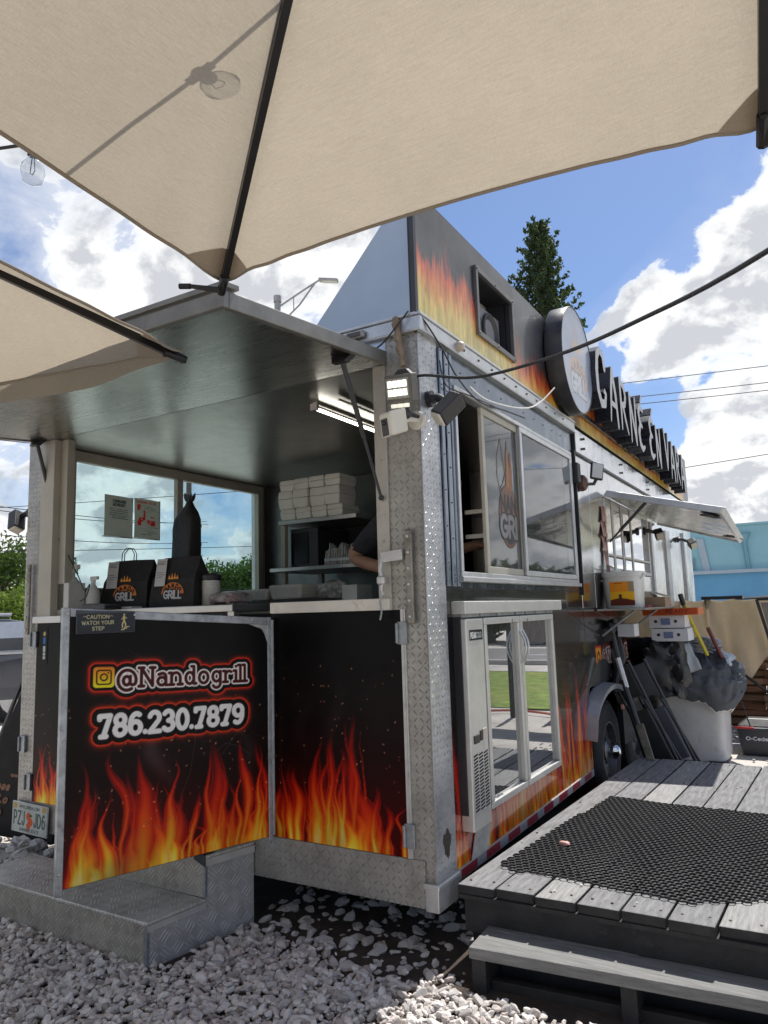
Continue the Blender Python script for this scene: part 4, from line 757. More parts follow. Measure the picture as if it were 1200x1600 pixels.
b = MB(); b.box(-.36, -.065, .67, 1.13, 2.692, 2.93); b.build('cabinet', mat('speaker_grey', (.22, .22, .23), .6, 0, .15, 20), sp, bevel=.006)
for y, z, r in ((.765, 2.81, .075), (.975, 2.81, .105)):
    b = MB(); b.ring([(r, 0), (r, .012), (r-.012, .016), (r-.022, .006), (r*.45, -.025), (r*.4, -.02), (r*.2, -.008), (.001, -.006)], (-.063, y, z), 'x', 24); b.build('cone', mat('speaker_cone', (.045, .045, .05), .5), sp, smooth=True)

# round lit sign and the channel letters in front of the board
rs = thing('round_sign', 'deep round drum sign with faded logo ahead of the roof letters', 'sign', (.1, 2.12, 2.45))
rc = (.0, 2.06, 2.93); rr_ = .355
b = MB(); b.ring([(.001, .005), (rr_-.004, .005), (rr_, .008), (rr_, .115), (rr_-.003, .119), (rr_-.008, .119), (rr_-.008, .110)], (.0, rc[1], rc[2]), 'x', 64); b.build('drum', mat('black_return', (.020, .020, .023), .3, 0, .2, 8, .05, 20), rs, smooth=True)
cv = Canvas(.75, .75, .0042, (.60, .64, .72)); q = np.hypot(cv.x-.375, cv.z-.375); cv.over((.42, .45, .52), np.clip(vnoise(cv.x*6+cv.z*4, cv.z*6-cv.x*5, 3)*2-.9, 0, .7)); cv.over((.62, .50, .46), np.exp(-((cv.x-.33)**2+(cv.z-.52)**2)/.012)*.5)
nando_logo(cv, .375, .22, .44); c0 = np.array([.60, .64, .72]); cv.c = cv.c*.42+c0*.58
me_ = decal(cv, q-.347, 'sign_face', printmat('sign_acrylic', .3, .3, vary=.2), rs, (.1155, rc[1]-.375, rc[2]-.375), (0, 1, 0), (0, 0, 1))

def contours(strokes, res=.008, pad=.03):
    """outline of a stroked letter (marching squares on its distance field) as closed loops"""
    P = [q for pl in strokes for q in pl]; mx = max(p[2] for p in P)+pad; x0, z0 = min(p[0] for p in P)-mx, min(p[1] for p in P)-mx
    cvv = Canvas(max(p[0] for p in P)+mx-x0, max(p[1] for p in P)+mx-z0, res); d = cvv.sdf([[(x-x0, z-z0, r) for x, z, r in pl] for pl in strokes], .12)
    segs = {}
    hx, hz = cvv.w/(cvv.nx-1), cvv.h/(cvv.ny-1)
    def ed(j, i, k):                                        # key and position of a crossing on a grid edge
        a = d[j, i]; c = d[j, i+1] if k == 0 else d[j+1, i]; t = a/(a-c)
        return (j, i, k), ((i+(t if k == 0 else 0))*hx+x0, (j+(t if k == 1 else 0))*hz+z0)
    pos = {}
    for j in range(cvv.ny-1):
        for i in range(cvv.nx-1):
            s4 = [d[j, i] < 0, d[j, i+1] < 0, d[j+1, i+1] < 0, d[j+1, i] < 0]
            if all(s4) or not any(s4): continue
            es = []
            if s4[0] != s4[1]: es.append(ed(j, i, 0))
            if s4[1] != s4[2]: es.append(ed(j, i+1, 1))
            if s4[3] != s4[2]: es.append(ed(j+1, i, 0))
            if s4[0] != s4[3]: es.append(ed(j, i, 1))
            for k2 in range(0, len(es)-1, 2):
                (ka, pa), (kb, pb) = es[k2], es[k2+1]; pos[ka] = pa; pos[kb] = pb; segs.setdefault(ka, []).append(kb); segs.setdefault(kb, []).append(ka)
    loops = []; left = set(segs)
    while left:
        st0 = left.pop(); lp = [st0]; cur = st0
        while True:
            nx_ = [q for q in segs[cur] if q in left]
            if not nx_: break
            cur = nx_[0]; left.discard(cur); lp.append(cur)
        if len(lp) > 6: loops.append([pos[q] for q in lp])
    return loops
LET = {  # fat brush letters: polylines with their own radius (unit height)
 'C': [[(.50, .72, .075), (.44, .90, .06), (.28, .95, .06), (.12, .82, .075), (.06, .55, .085), (.08, .25, .085), (.22, .06, .075), (.42, .10, .07), (.50, .28, .05)], [(.44, .31, .05), (.38, .28, .02)]],
 'A': [[(.05, .02, .03), (.16, .55, .07), (.28, .93, .075)], [(.28, .93, .075), (.42, .55, .08), (.50, .02, .055)], [(.17, .34, .05), (.44, .34, .05)]],
 'R': [[(.08, .03, .04), (.10, .5, .075), (.09, .93, .06)], [(.09, .92, .06), (.34, .86, .065), (.44, .70, .065), (.36, .53, .06), (.14, .47, .05)], [(.24, .46, .06), (.36, .24, .06), (.52, .02, .035)]],
 'N': [[(.07, .03, .04), (.09, .5, .07), (.08, .95, .06)], [(.08, .95, .06), (.28, .48, .07), (.47, .05, .05)], [(.47, .05, .05), (.48, .5, .065), (.50, .96, .055)]],
 'E': [[(.48, .90, .045), (.24, .94, .065), (.10, .78, .08), (.18, .58, .07), (.36, .53, .045)], [(.20, .55, .06), (.06, .34, .085), (.12, .12, .08), (.30, .04, .065), (.50, .12, .035)]],
 'V': [[(.03, .96, .055), (.16, .5, .075), (.27, .06, .05)], [(.27, .06, .05), (.40, .5, .065), (.50, .95, .05)]],
 "'": [[(.30, 1.04, .03), (.42, 1.20, .045)]]}
cl = thing('channel_letter_sign', 'row of black sided channel letters reading carne en vara', 'sign', (.1, 4.5, 2.5))
m_face = mat('letter_face', (.36, .37, .39), .35, 0, .1, 8); m_ret = mat('letter_return', (.018, .02, .027), .28, 0, .2, 8)
yy = 2.385
for ch, zo, hh in (('C', .02, .50), ('A', -.02, .50), ('R', .0, .48), ('N', -.03, .47), ('E', -.02, .46), (' ', 0, 0), ('E', .0, .44), ('N', -.03, .44), (' ', 0, 0), ('V', .02, .46), ('A', -.02, .46), ('R', -.01, .46), ('A', -.03, .45)):
    if ch == ' ': yy += .15; continue
    hh *= .90; zo += .055-.026*(yy-2.4)
    st = [[(yy+x*.50*(hh/.44), 2.635+zo+z*hh, r*.43) for x, z, r in pl] for pl in LET[ch]]
    if ch == 'E' and yy < 4.2: st += [[(yy+x*.5, 2.635+zo+z*hh, r*.45) for x, z, r in pl] for pl in LET["'"]]
    cu = bpy.data.curves.new('letter', 'CURVE'); cu.dimensions = '2D'; cu.fill_mode = 'BOTH'; cu.extrude = .06
    for lp in contours(st, .009):
        s_ = cu.splines.new('POLY'); s_.points.add(len(lp)-1); s_.use_cyclic_u = True
        for q, (a, c) in zip(s_.points, lp): q.co = (a-yy, c-2.6, 0, 1)
    tmp = bpy.data.objects.new('letter', cu); COL.objects.link(tmp); dg = bpy.context.evaluated_depsgraph_get(); me = bpy.data.meshes.new_from_object(tmp.evaluated_get(dg)); bpy.data.objects.remove(tmp); bpy.data.curves.remove(cu)
    co = np.zeros(len(me.vertices)*3); me.vertices.foreach_get('co', co); co = co.reshape(-1, 3); co = np.stack([co[:, 2], co[:, 0], co[:, 1]], 1); me.vertices.foreach_set('co', co.ravel())
    me.materials.clear(); me.materials.append(m_ret); me.materials.append(m_face); me.update()
    for p in me.polygons: p.material_index = 1 if p.center.x > .0595 else 0; p.use_smooth = False
    me.name = 'letter'; lo = link('letter', me, cl, (.09, yy, 2.6)); yy += .325*(hh/.44)+.012
for z in (2.655, 2.95): b = MB(); b.box(.004, .028, 2.33, yy, z, z+.025); b.build('mounting_rail', m_ret, cl)
# ------------------------------------------------------------------ drinks refrigerator let into the side
fr = thing('refrigerator', 'stainless two door glass refrigerator set into the side of the trailer', 'refrigerator', (.03, .8, .43))
b = MB(); b.box(.0, .035, .225, 1.40, .50, 1.30); b.build('body', m_dark, fr)
b = MB(); b.box(.0, .066, .215, 1.545, 1.312, 1.366); b.build('top_cap', m_fridge, fr, bevel=.004)
b = MB(); b.box(.001, .04, .23, 1.45, 1.298, 1.312); [b.box(.035, .045, y, y+.03, 1.30, 1.311) for y in (.42, .62, .86, 1.0, 1.15, 1.33)]; b.build('hinge_strip', m_steelgate, fr)
b = MB(); b.box(.0, .058, .232, .415, .435, 1.292); ctl = b.build('control_column', m_fridge, fr, bevel=.006, seg=3)
cv = Canvas(.135, .044, .0013, (.06, .06, .06)); st, _ = text_strokes('PEAK', .010, .011, .021, .0026, .3, fit=.056); cv.ink(cv.sdf(st, .01), (.88, .88, .86), .0008); st, _ = text_strokes('COLD', .072, .011, .021, .0016, .3, fit=.052); cv.ink(cv.sdf(st, .01), (.85, .85, .84))
cv.mesh('badge', m_paper, ctl, (.0595, .262, 1.200), (0, 1, 0), (0, 0, 1))
b = MB()
for c_ in range(3):
    for r_ in range(17): b.obox((.0585, .272+c_*.053, .515+r_*.0135-c_*.0), (.0012, 0, 0), (0, .020, .0022), (0, 0, .0032))
stuff(b.build('grille_slots', mat('slot_black', (.01, .01, .01), .8), ctl))
b = MB(); b.box(.056, .064, .262, .312, .778, .812); b.box(.056, .062, .325, .352, .782, .825); b.build('thermostat', m_black, ctl, bevel=.002)
b = MB(); b.box(.056, .061, .357, .392, .785, .828); b.build('switch', mat('switch_ivory', (.6, .5, .42), .4), ctl, bevel=.002)
for y0, y1, hs in ((.425, .872, 1), (.882, 1.395, -1)):
    z0 = .482
    b = MB(); frame4(b, y0, y1, z0, 1.292, .030, .012, .060); dr = b.build('door', m_fridge, fr, bevel=.004)
    b = MB(); b.box(.034, .040, y0+.031, y1-.031, z0+.031, 1.261); b.build('pane', m_clear, dr)
    yh = y1-.015 if hs > 0 else y0+.015
    b = MB(); b.tube([(.058+.030*math.sin(math.pi*q/10), yh, 1.06+.165*q/10) for q in range(11)], .0055, 10); b.build('handle', m_rail, dr, smooth=True)
    b = MB(); b.ring([(.010, 0), (.011, .004), (.001, .005)], (.060, y1-.10 if hs > 0 else y0+.10, 1.272), 'x', 10); b.build('lock', m_rail, dr)
    b = MB(); [b.box(-.36, .02, y0+.045, y1-.045, z, z+.006) for z in (.62, .82, 1.02)]; b.build('shelf', m_alu, dr)
b = MB(); b.box(-.40, -.395, .42, 1.40, .48, 1.30); b.box(-.395, .0, .415, .42, .48, 1.3); b.box(-.395, .0, 1.40, 1.405, .48, 1.3); b.build('liner', m_white, fr)

# ------------------------------------------------------------------ things fixed to the trailer near its corner
fl = thing('floodlight', 'lit grey led floodlight on the corner post under the sealant bead', 'floodlight', (-.04, -.10, 2.15))
ax, ay, az = Vector((1, -.10, -.10)).normalized(), Vector((.1, .95, .25)).normalized(), Vector((.07, -.25, .95)).normalized()
fc = Vector((-.018, -.12, 2.215)); b = MB(); b.obox(fc, ax*.066, ay*.022, az*.055); b.obox(fc-ay*.0235, ax*.060, ay*.004, az*.046); hous = b.build('housing', mat('brown_grey_case', (.16, .15, .13), .5, .3, .15, 20), fl, bevel=.006)
b = MB(); b.obox(fc-ay*.0285, ax*.054, ay*.0012, az*.040); b.build('reflector', mat('led_reflector', (.30, .29, .26), .3, .5), hous)
for i in range(4):
    for j in range(2): b = MB(); b.obox(fc-ay*.031+ax*(-.036+.024*i)+az*(-.016+.034*j), ax*.0095, ay*.001, az*.013); b.build('led', mat('led_lit', (1, 1, .95), .3, emit=(1, .98, .88, 1.5)), hous)
b = MB(); [b.obox(fc-az*.068+ax*(-.03+.03*i)-ay*.02, ax*.010, ay*.010, az*.008) for i in range(3)]; b.build('sensor', mat('sensor_white', (.7, .68, .6), .3, emit=(1, .95, .8, .5)), hous, bevel=.003)
b = MB(); b.ball(fc-az*.10+ax*.012, .024, 10); b.tube([fc-az*.10+ax*.01, fc-az*.10+ax*.01+Vector((.02, .10, .0))], .010, 8); b.build('bracket', m_black, fl, smooth=True); b = MB(); b.prism([fc+az*.05-ax*.04, fc+az*.05+ax*.055, fc+az*.075+ax*.03, fc+az*.075-ax*.01], ay*.02); b.build('mount_cap', m_black, fl)
sc_ = thing('security_camera', 'white security camera on a round base below the lit floodlight', 'camera', (-.05, -.12, 2.02))
ax, ay, az = Vector((.92, -.36, .0)).normalized(), Vector((.33, .88, .33)).normalized(), Vector((.06, -.32, .94)).normalized(); c0 = Vector((-.05, -.135, 2.075))
b = MB(); b.obox(c0, ax*.038, ay*.045, az*.048); body = b.build('body', mat('ivory_plastic', (.66, .63, .55), .4, 0, .06), sc_, bevel=.010, seg=3)
b = MB(); b.obox(c0-ay*.0455-az*.008-ax*.005, ax*.020, ay*.0015, az*.034); b.build('lens_plate', m_black, body, bevel=.003)
b = MB(); b.ball(c0-ay*.047+az*.010-ax*.005, .010, 8); b.build('lens', mat('lens_glass', (.02, .02, .03), .05), body, smooth=True)
b = MB(); b.ring([(.044, 0), (.044, .012), (.038, .018), (.001, .019)], (.028, -.026, 2.10), 'y', 24); b2 = MB(); b2.ring([(.040, .0), (.040, -.010), (.034, -.016), (.001, -.017)], (-.01, -.006, 2.105), 'y', 24); b2.build('base', mat('ivory_plastic', (.66, .63, .55), .4), sc_, smooth=True)
b = MB(); b.tube([(-.01, -.02, 2.105), (-.02, -.07, 2.10), c0+ay*.04], .014, 10); b.build('arm', mat('ivory_plastic', (.66, .63, .55), .4), sc_, smooth=True)
def box_lamp(name, label, base, nrm, head, d, ln, w, group=None):
    t = thing(name, label, 'lamp', head, group); base, nrm, head, d = Vector(base), Vector(nrm).normalized(), Vector(head), Vector(d).normalized()
    b = MB(); b.tube([base, base+nrm*.02], .035, 14); b.tube([base+nrm*.02, base+nrm*.045, head-d*ln*.2], [.022, .018, .014], 10); b.build('base', m_black, t, smooth=True)
    s_ = d.cross(nrm).normalized(); u_ = s_.cross(d); b = MB(); b.obox(head, d*ln/2, s_*w/2, u_*w*.42); hd_ = b.build('head', m_black, t, bevel=.006)
    b = MB(); b.obox(head+d*(ln/2+.004), d*.006, s_*w*.42, u_*w*.35); b.build('lens', mat('cream_lens', (.62, .58, .48), .35), hd_, bevel=.004); return t
box_lamp('side_lamp', 'black box lamp on a ball mount beside the side window corner', (.006, .07, 2.21), (1, 0, 0), (.115, .03, 2.145), (-.45, -.42, -.62), .125, .075)
box_lamp('side_lamp', 'black box lamp on the far left corner of the trailer', (-2.605, .03, 1.97), (-1, 0, .1), (-2.70, -.01, 1.925), (.35, -.25, -.75), .12, .075)
box_lamp('side_lamp', 'small black spot lamp under the awning past the barred window', (.006, 4.35, 1.99), (1, 0, 0), (.13, 4.40, 1.955), (.3, -.7, -.5), .08, .085)
box_lamp('side_lamp', 'small black spot lamp at the far end of the steel side', (.006, 6.2, 2.04), (1, 0, 0), (.15, 6.28, 1.99), (.5, -.55, -.6), .085, .095)
wl = thing('wall_lamp', 'brown wall lamp with a tilted grey head above the awning hinge', 'lamp', (.05, 2.25, 2.15))
b = MB(); b.ring([(.001, -.002), (.055, 0), (.058, .012), (.052, .035), (.03, .05), (.001, .052)], (.004, 2.33, 2.16), 'x', 20); b.build('base', mat('brown_lamp', (.10, .045, .035), .35, 0, .2), wl, smooth=True)
b = MB(); b.tube([(.05, 2.33, 2.15), (.09, 2.36, 2.15), (.11, 2.37, 2.19)], .012, 8); hdl = b.build('arm', m_black, wl, smooth=True)
b = MB(); ax, ay, az = Vector((.5, -.75, .1)).normalized(), Vector((.8, .55, -.2)).normalized(), Vector((.1, .1, 1)).normalized(); c0 = Vector((.115, 2.36, 2.235)); b.obox(c0, ax*.014, ay*.045, az*.06); hdl = b.build('head', m_black, wl, bevel=.012, seg=3)
b = MB(); b.obox(c0+ax*.0145, ax*.003, ay*.036, az*.05); b.build('lens', mat('grey_lens2', (.55, .56, .54), .25), hdl, bevel=.006)
b = MB(); b.box(.002, .05, 2.13, 2.20, 2.14, 2.27); tag(b.build('junction_box', m_black, bevel=.006), 'black junction box on the steel side beside the brown lamp', 'junction box')
# cables and wires
def wire(name, pts, r, m, label, cat, n=6):
    P = [Vector(p) for p in pts]; Q = []
    for i in range(len(P)-1):
        p0, p1, p2, p3 = P[max(0, i-1)], P[i], P[i+1], P[min(len(P)-1, i+2)]
        for k2 in range(6):
            t = k2/6; Q.append(.5*((2*p1)+(p2-p0)*t+(2*p0-5*p1+4*p2-p3)*t*t+(3*p1-p0-3*p2+p3)*t**3))
    Q.append(P[-1]); b = MB(); b.tube(Q, r, n); return tag(b.build(name, m, smooth=True), label, cat)
m_cable = mat('cable_black', (.02, .02, .022), .5)
wire('cable', [(-.02, -.035, 2.275), (.04, -.02, 2.285), (.26, .0, 2.24), (.68, -.322, 2.148), (.99, -.597, 2.101), (1.32, -.981, 2.042), (1.9, -1.7, 2.0), (3.2, -3.0, 2.05)], .0062, m_cable, 'thick black cable slung from the trailer corner across the sky', 'cable', 8)
wire('wire', [(.01, -.03, 2.57), (.03, .04, 2.52), (.045, .15, 2.44), (.04, .3, 2.36), (.035, .55, 2.31), (.03, .9, 2.345), (.03, 1.2, 2.37)], .0038, m_cable, 'thin black wire drooping from the roof rail over the side window', 'wire')
wire('wire', [(-.02, -.035, 2.57), (-.08, -.05, 2.50), (-.16, -.05, 2.44), (-.30, -.04, 2.41), (-.42, -.02, 2.40)], .0036, m_cable, 'thin black wire from the roof rail to the hatch hinge', 'wire')
wire('wire', [(.03, .45, 2.36), (.05, .62, 2.33), (.07, 1.0, 2.375), (.10, 1.22, 2.44), (.16, 1.36, 2.56)], .0040, m_white, 'short white wire curling up towards the round drum sign', 'wire')
wire('wire', [(.026, .15, 2.40), (.03, .2, 2.30), (.03, .45, 2.315), (.03, .8, 2.335)], .003, m_cable, 'thin black wire below the drooping one over the side window', 'wire')

# awning over the kitchen window
aw = thing('awning', 'battered steel awning propped up over the barred side window', 'awning', (.3, 3.9, 2.0))
A0, A1, A2, A3 = Vector((.012, 2.93, 2.155)), Vector((.80, 2.93, 1.95)), Vector((.74, 5.0, 1.885)), Vector((.012, 5.0, 2.118)); up = Vector((.02, 0, .022))
b = MB(); b.hexa([A0, A1, A2, A3, A0+up, A1+up, A2+up, A3+up]); b.build('panel', steel('awning_steel', (.66, .64, .6), .20, .55, 4.), aw)
b = MB()
for p, q in ((A0, A1), (A1, A2), (A2, A3)): n_ = (q-p).normalized(); s_ = Vector((-n_.y, n_.x, 0))*.010; b.hexa([p-s_-Vector((0, 0, .014)), q-s_-Vector((0, 0, .014)), q+s_-Vector((0, 0, .014)), p+s_-Vector((0, 0, .014)), p-s_+up*1.3, q-s_+up*1.3, q+s_+up*1.3, p+s_+up*1.3])
b.build('edge_frame', m_rail, aw, bevel=.003)
b = MB()
for cx, cy, rr0 in ((.70, 3.2, .06), (.70, 4.75, .07)):
    z_ = lerp(2.155, 1.95, cx/.79)-.012-(cy-2.93)*.03
    b.prism([(cx+rr0*math.cos(a)*(1+.4*math.sin(3*a)), cy+rr0*2.2*math.sin(a)*(1+.3*math.cos(5*a)), z_-rr0*math.cos(a)*(1+.4*math.sin(3*a))*.26) for a in np.linspace(0, 6.1, 15)], (0, 0, .006))
b.build('torn_patch', mat('torn_backing', (.06, .05, .045), .9, 0, .5, 60), aw)
b = MB(); b.tube([(.30, 2.99, 2.07), (.10, 2.99, 1.88)], .012, 8); b.tube([(.10, 2.99, 1.88), (.02, 2.99, 1.80)], .008, 8); b.build('gas_strut', m_black, aw, smooth=True)
b = MB(); [b.prism([(.010+.008*(k2 % 3)+.01*math.sin(z*9), 2.82+.02*math.sin(z*13+k2)+.03*k2, z), (.012+.01*math.sin(z*9), 2.86+.02*math.sin(z*13+k2)+.03*k2, z), (.02, 2.86+.02*math.sin((z-.12)*13+k2)+.03*k2, z-.12), (.02, 2.82+.02*math.sin((z-.12)*13+k2)+.03*k2, z-.12)], (.003, 0, 0)) for k2 in range(3) for z in np.arange(1.62, 2.10, .11)]
tag(b.build('plastic_film', mat('pink_film', (.50, .30, .26), .35, 0, .6, 25, .8, 40)), 'crumpled pinkish plastic film hanging beside the barred window', 'plastic film')

# ------------------------------------------------------------------ inside the rear hatch
def mk(name, label, cat, m, build, parent=None, group=None, bevel=0, smooth=False):
    b = MB(); build(b); o = b.build(name, m, parent, bevel=bevel, smooth=smooth)
    if parent is None: tag(o, label, cat, group)
    return o
ct = thing('counter', 'steel counter inside the hatch below the long window', 'counter', (-1.7, .6, .48))
b = MB(); b.box(-2.49, -1.15, .14, .86, 1.355, 1.39); b.build('top', m_kitchen, ct, bevel=.004)
for x in (-2.48, -1.2):
    for y in (.16, .80): b = MB(); b.box(x, x+.04, y, y+.04, .48, 1.355); b.build('leg', m_kitchen, ct)
ct2 = thing('counter', 'steel counter at the back of the hatch under the shelves', 'counter', (-1.6, 1.6, .48))
b = MB(); b.box(-2.30, -.98, 1.06, 2.05, 1.34, 1.375); b.build('top', m_kitchen, ct2, bevel=.004); b = MB(); b.box(-2.28, -1.0, 1.10, 2.04, .48, 1.34); b.build('cabinet', m_dark, ct2)
sh = thing('shelf_unit', 'two tier steel shelf standing behind the serving hatch', 'shelf', (-1.6, 1.6, 1.37))
b = MB(); b.box(-1.90, -1.25, 1.44, 1.95, 1.955, 1.985); b.build('upper_shelf', m_kitchen, sh, bevel=.003); b = MB(); b.box(-1.95, -1.02, 1.40, 1.95, 1.625, 1.652); b.build('lower_shelf', m_kitchen, sh, bevel=.003)
for y in (1.46, 1.90): b = MB(); b.box(-1.895, -1.86, y, y+.035, 1.375, 1.954); b.build('post', m_cream, sh); b = MB(); b.box(-1.27, -1.235, 1.90, 1.935, 1.375, 2.37); b.build('post', m_cream, sh)
b = MB(); b.box(-1.88, -1.26, 1.92, 1.94, 1.652, 1.954); b.build('back_plate', m_dark, sh)
m_foam = mat('foam', (.84, .81, .74), .6, 0, .05, 20, .1, 80)
k2 = 0
for row, (z0, z1, nm) in enumerate(((1.987, 2.065, 'bottom'), (2.067, 2.195, 'middle'), (2.197, 2.275, 'top'))):
    for c_, wn in enumerate(('nearest the long window', 'second from the long window', 'third from the long window', 'farthest from the long window')):
        b = MB(); x0 = -1.905+c_*.133+random.uniform(-.004, .004)+(.02 if row == 0 else 0); y0 = 1.45+random.uniform(-.01, .01); h2 = z1-z0
        b.hexa([(x0+.008, y0+.006, z0), (x0+.122, y0+.006, z0), (x0+.122, y0+.20, z0), (x0+.008, y0+.20, z0), (x0, y0, z0+h2*.55), (x0+.130, y0, z0+h2*.55), (x0+.130, y0+.21, z0+h2*.55), (x0, y0+.21, z0+h2*.55)])
        b.hexa([(x0-.001, y0-.002, z0+h2*.56), (x0+.131, y0-.002, z0+h2*.56), (x0+.131, y0+.212, z0+h2*.56), (x0-.001, y0+.212, z0+h2*.56), (x0+.005, y0+.004, z1), (x0+.125, y0+.004, z1), (x0+.125, y0+.206, z1), (x0+.005, y0+.206, z1)])
        tag(b.build('foam_box', m_foam, bevel=.006), 'white foam takeout box, %s row, %s' % (nm, wn), 'takeout box', 'foam boxes stacked on the upper shelf')
for i, (x, wn) in enumerate(((-1.99, 'nearest the long window'), (-1.71, 'below the shelf middle'))):
    b = MB(); b.hexa([(x+.02, 1.10, 1.42), (x+.25, 1.10, 1.42), (x+.25, 1.40, 1.42), (x+.02, 1.40, 1.42), (x, 1.08, 1.50+.02*i), (x+.275, 1.08, 1.50+.02*i), (x+.275, 1.42, 1.50+.02*i), (x, 1.42, 1.50+.02*i)]); tag(b.build('foam_tray', m_foam, bevel=.02, seg=3), 'white foam tray on the back counter, %s' % wn, 'tray', 'foam trays on the back counter')
def crumple(name, label, cat, c, s, m, seed, squash=1., sub=3, amp=.3, f=4., parent=None):
    bm = bmesh.new(); bmesh.ops.create_icosphere(bm, subdivisions=sub, radius=1); ra = np.random.default_rng(seed); off = ra.random(3)*9
    for v in bm.verts:
        p = v.co.normalized(); n_ = math.sin(p.x*f+off[0])*math.cos(p.y*f*1.3+off[1])+.6*math.sin(p.z*f*2.1+p.x*f*1.7+off[2])+.35*math.sin(p.y*f*4+p.z*f*3)
        q = Vector((math.copysign(abs(p.x)**.7, p.x), math.copysign(abs(p.y)**.7, p.y), math.copysign(abs(p.z)**.8, p.z))); tb_ = mnoise.turbulence(p*f*.55+Vector((off[0], off[1], off[2])), 3, True)-.55; v.co = Vector((q.x*s[0], q.y*s[1], max(q.z, -.75)*s[2]))*(1+amp*(.30*n_-.55*tb_))
    b = MB(); bm.verts.index_update(); b.add([v.co+Vector(c) for v in bm.verts], [tuple(v.index for v in f_.verts) for f_ in bm.faces]); bm.free(); o = b.build(name, m, parent, smooth=True)
    if parent is None: tag(o, label, cat)
    return o
m_film = mat('clear_film', (.50, .50, .48), .2, 0, .5, 40, 1., 60)
b = MB(); rgc = random.Random(9)
for i in range(22): x_ = -1.535+i*.0115; h_ = .125+.02*math.sin(i*.7)-.03*(i < 3)+rgc.uniform(-.006, .006); y_ = 1.475+rgc.uniform(-.008, .008); b.hexa([(x_, y_, 1.654), (x_+.0085, y_-.003, 1.654), (x_+.0085, y_+.05, 1.654), (x_, y_+.05, 1.654), (x_+.012, y_+.004, 1.654+h_), (x_+.0205, y_, 1.654+h_+.004), (x_+.0205, y_+.05, 1.654+h_), (x_+.012, y_+.05, 1.654+h_)])
ctl_ = tag(b.build('cutlery_bundle', mat('cutlery_film', (.52, .52, .50), .3, 0, .5, 30, .6, 60)), 'clear wrapped bundle of cutlery on the lower shelf', 'cutlery'); ctl_['kind'] = 'thing'
b = MB(); b.box(-1.53, -1.29, 1.468, 1.47, 1.68, 1.70); b.build('wrapper_band', m_rail, ctl_)
crumple('plastic_bag', 'clear plastic bag beside the foam trays on the back counter', 'bag', (-1.33, 1.30, 1.46), (.11, .10, .08), m_film, 4)
crumple('plastic_bag', 'clear plastic bag with red print lying by the white cups', 'bag', (-1.42, .42, 1.425), (.09, .10, .04), mat('red_print_film', (.42, .36, .34), .2, 0, .5, 14, .8, 60, dirt=((.45, .03, .03), 9, .55, .9)), 6)
crumple('bin_liner', 'black crumpled bin liner on the back counter below the trays', 'bag', (-1.55, 1.14, 1.40), (.42, .09, .03), m_black, 5)
b = MB(); b.box(-1.86, -1.62, 1.52, 1.90, 1.655, 1.93); mw = tag(b.build('microwave_oven', m_black, bevel=.008), 'black oven on the lower shelf beneath the foam boxes', 'oven'); b = MB(); b.box(-1.84, -1.70, 1.512, 1.519, 1.68, 1.90); b.build('door', m_blackgloss, mw)
b = MB(); b.box(-1.16, -1.05, 1.12, 1.30, 1.377, 1.50); tag(b.build('napkin_box', m_white, bevel=.006), 'white napkin box at the right end of the back counter', 'box')
b = MB(); b.box(-1.03, -1.0, 1.35, 1.38, .48, 2.36); b.box(-.999, -.45, 1.35, 1.38, 2.06, 2.10); tag(b.build('door_frame', m_cream), 'pale inner doorway frame behind the serving hatch', 'door frame')
b = MB(); [b.box(-.62+.10*i, -.55+.10*i, 2.5, 2.53, 1.3, 2.1) for i in range(4)]; b.box(-.9, -.1, 2.53, 2.56, .48, 2.37); b.box(-.85, -.12, 2.3, 2.5, 2.02, 2.05); b.box(-.85, -.12, 2.3, 2.5, 1.84, 1.87); b.box(-.85, -.12, 2.28, 2.52, 1.29, 1.32); tag(b.build('kitchen_rack', m_kitchen), 'steel rack seen through the open side window', 'rack')
tl = thing('tube_light', 'lit tube light on the ceiling inside the hatch', 'light', (-.715, .62, 2.33))
b = MB(); b.box(-.728, -.702, .26, .98, 2.355, 2.371); b.box(-.735, -.695, .245, .262, 2.325, 2.36); b.box(-.735, -.695, .978, .995, 2.325, 2.36); b.build('fitting', m_kitchen, tl); b = MB(); b.tube([(-.715, .262, 2.336), (-.715, .978, 2.336)], .008, 10); b.build('tube', mat('tube_lit', (1, 1, .95), .3, emit=(1, .97, .86, 8.)), tl)
b = MB(); b.tube([(-.58, .27, 2.362), (-.58, .7, 2.364), (-.60, .98, 2.366)], .006, 6); tag(b.build('conduit', m_rail), 'thin bright conduit along the ceiling beside the tube light', 'conduit')
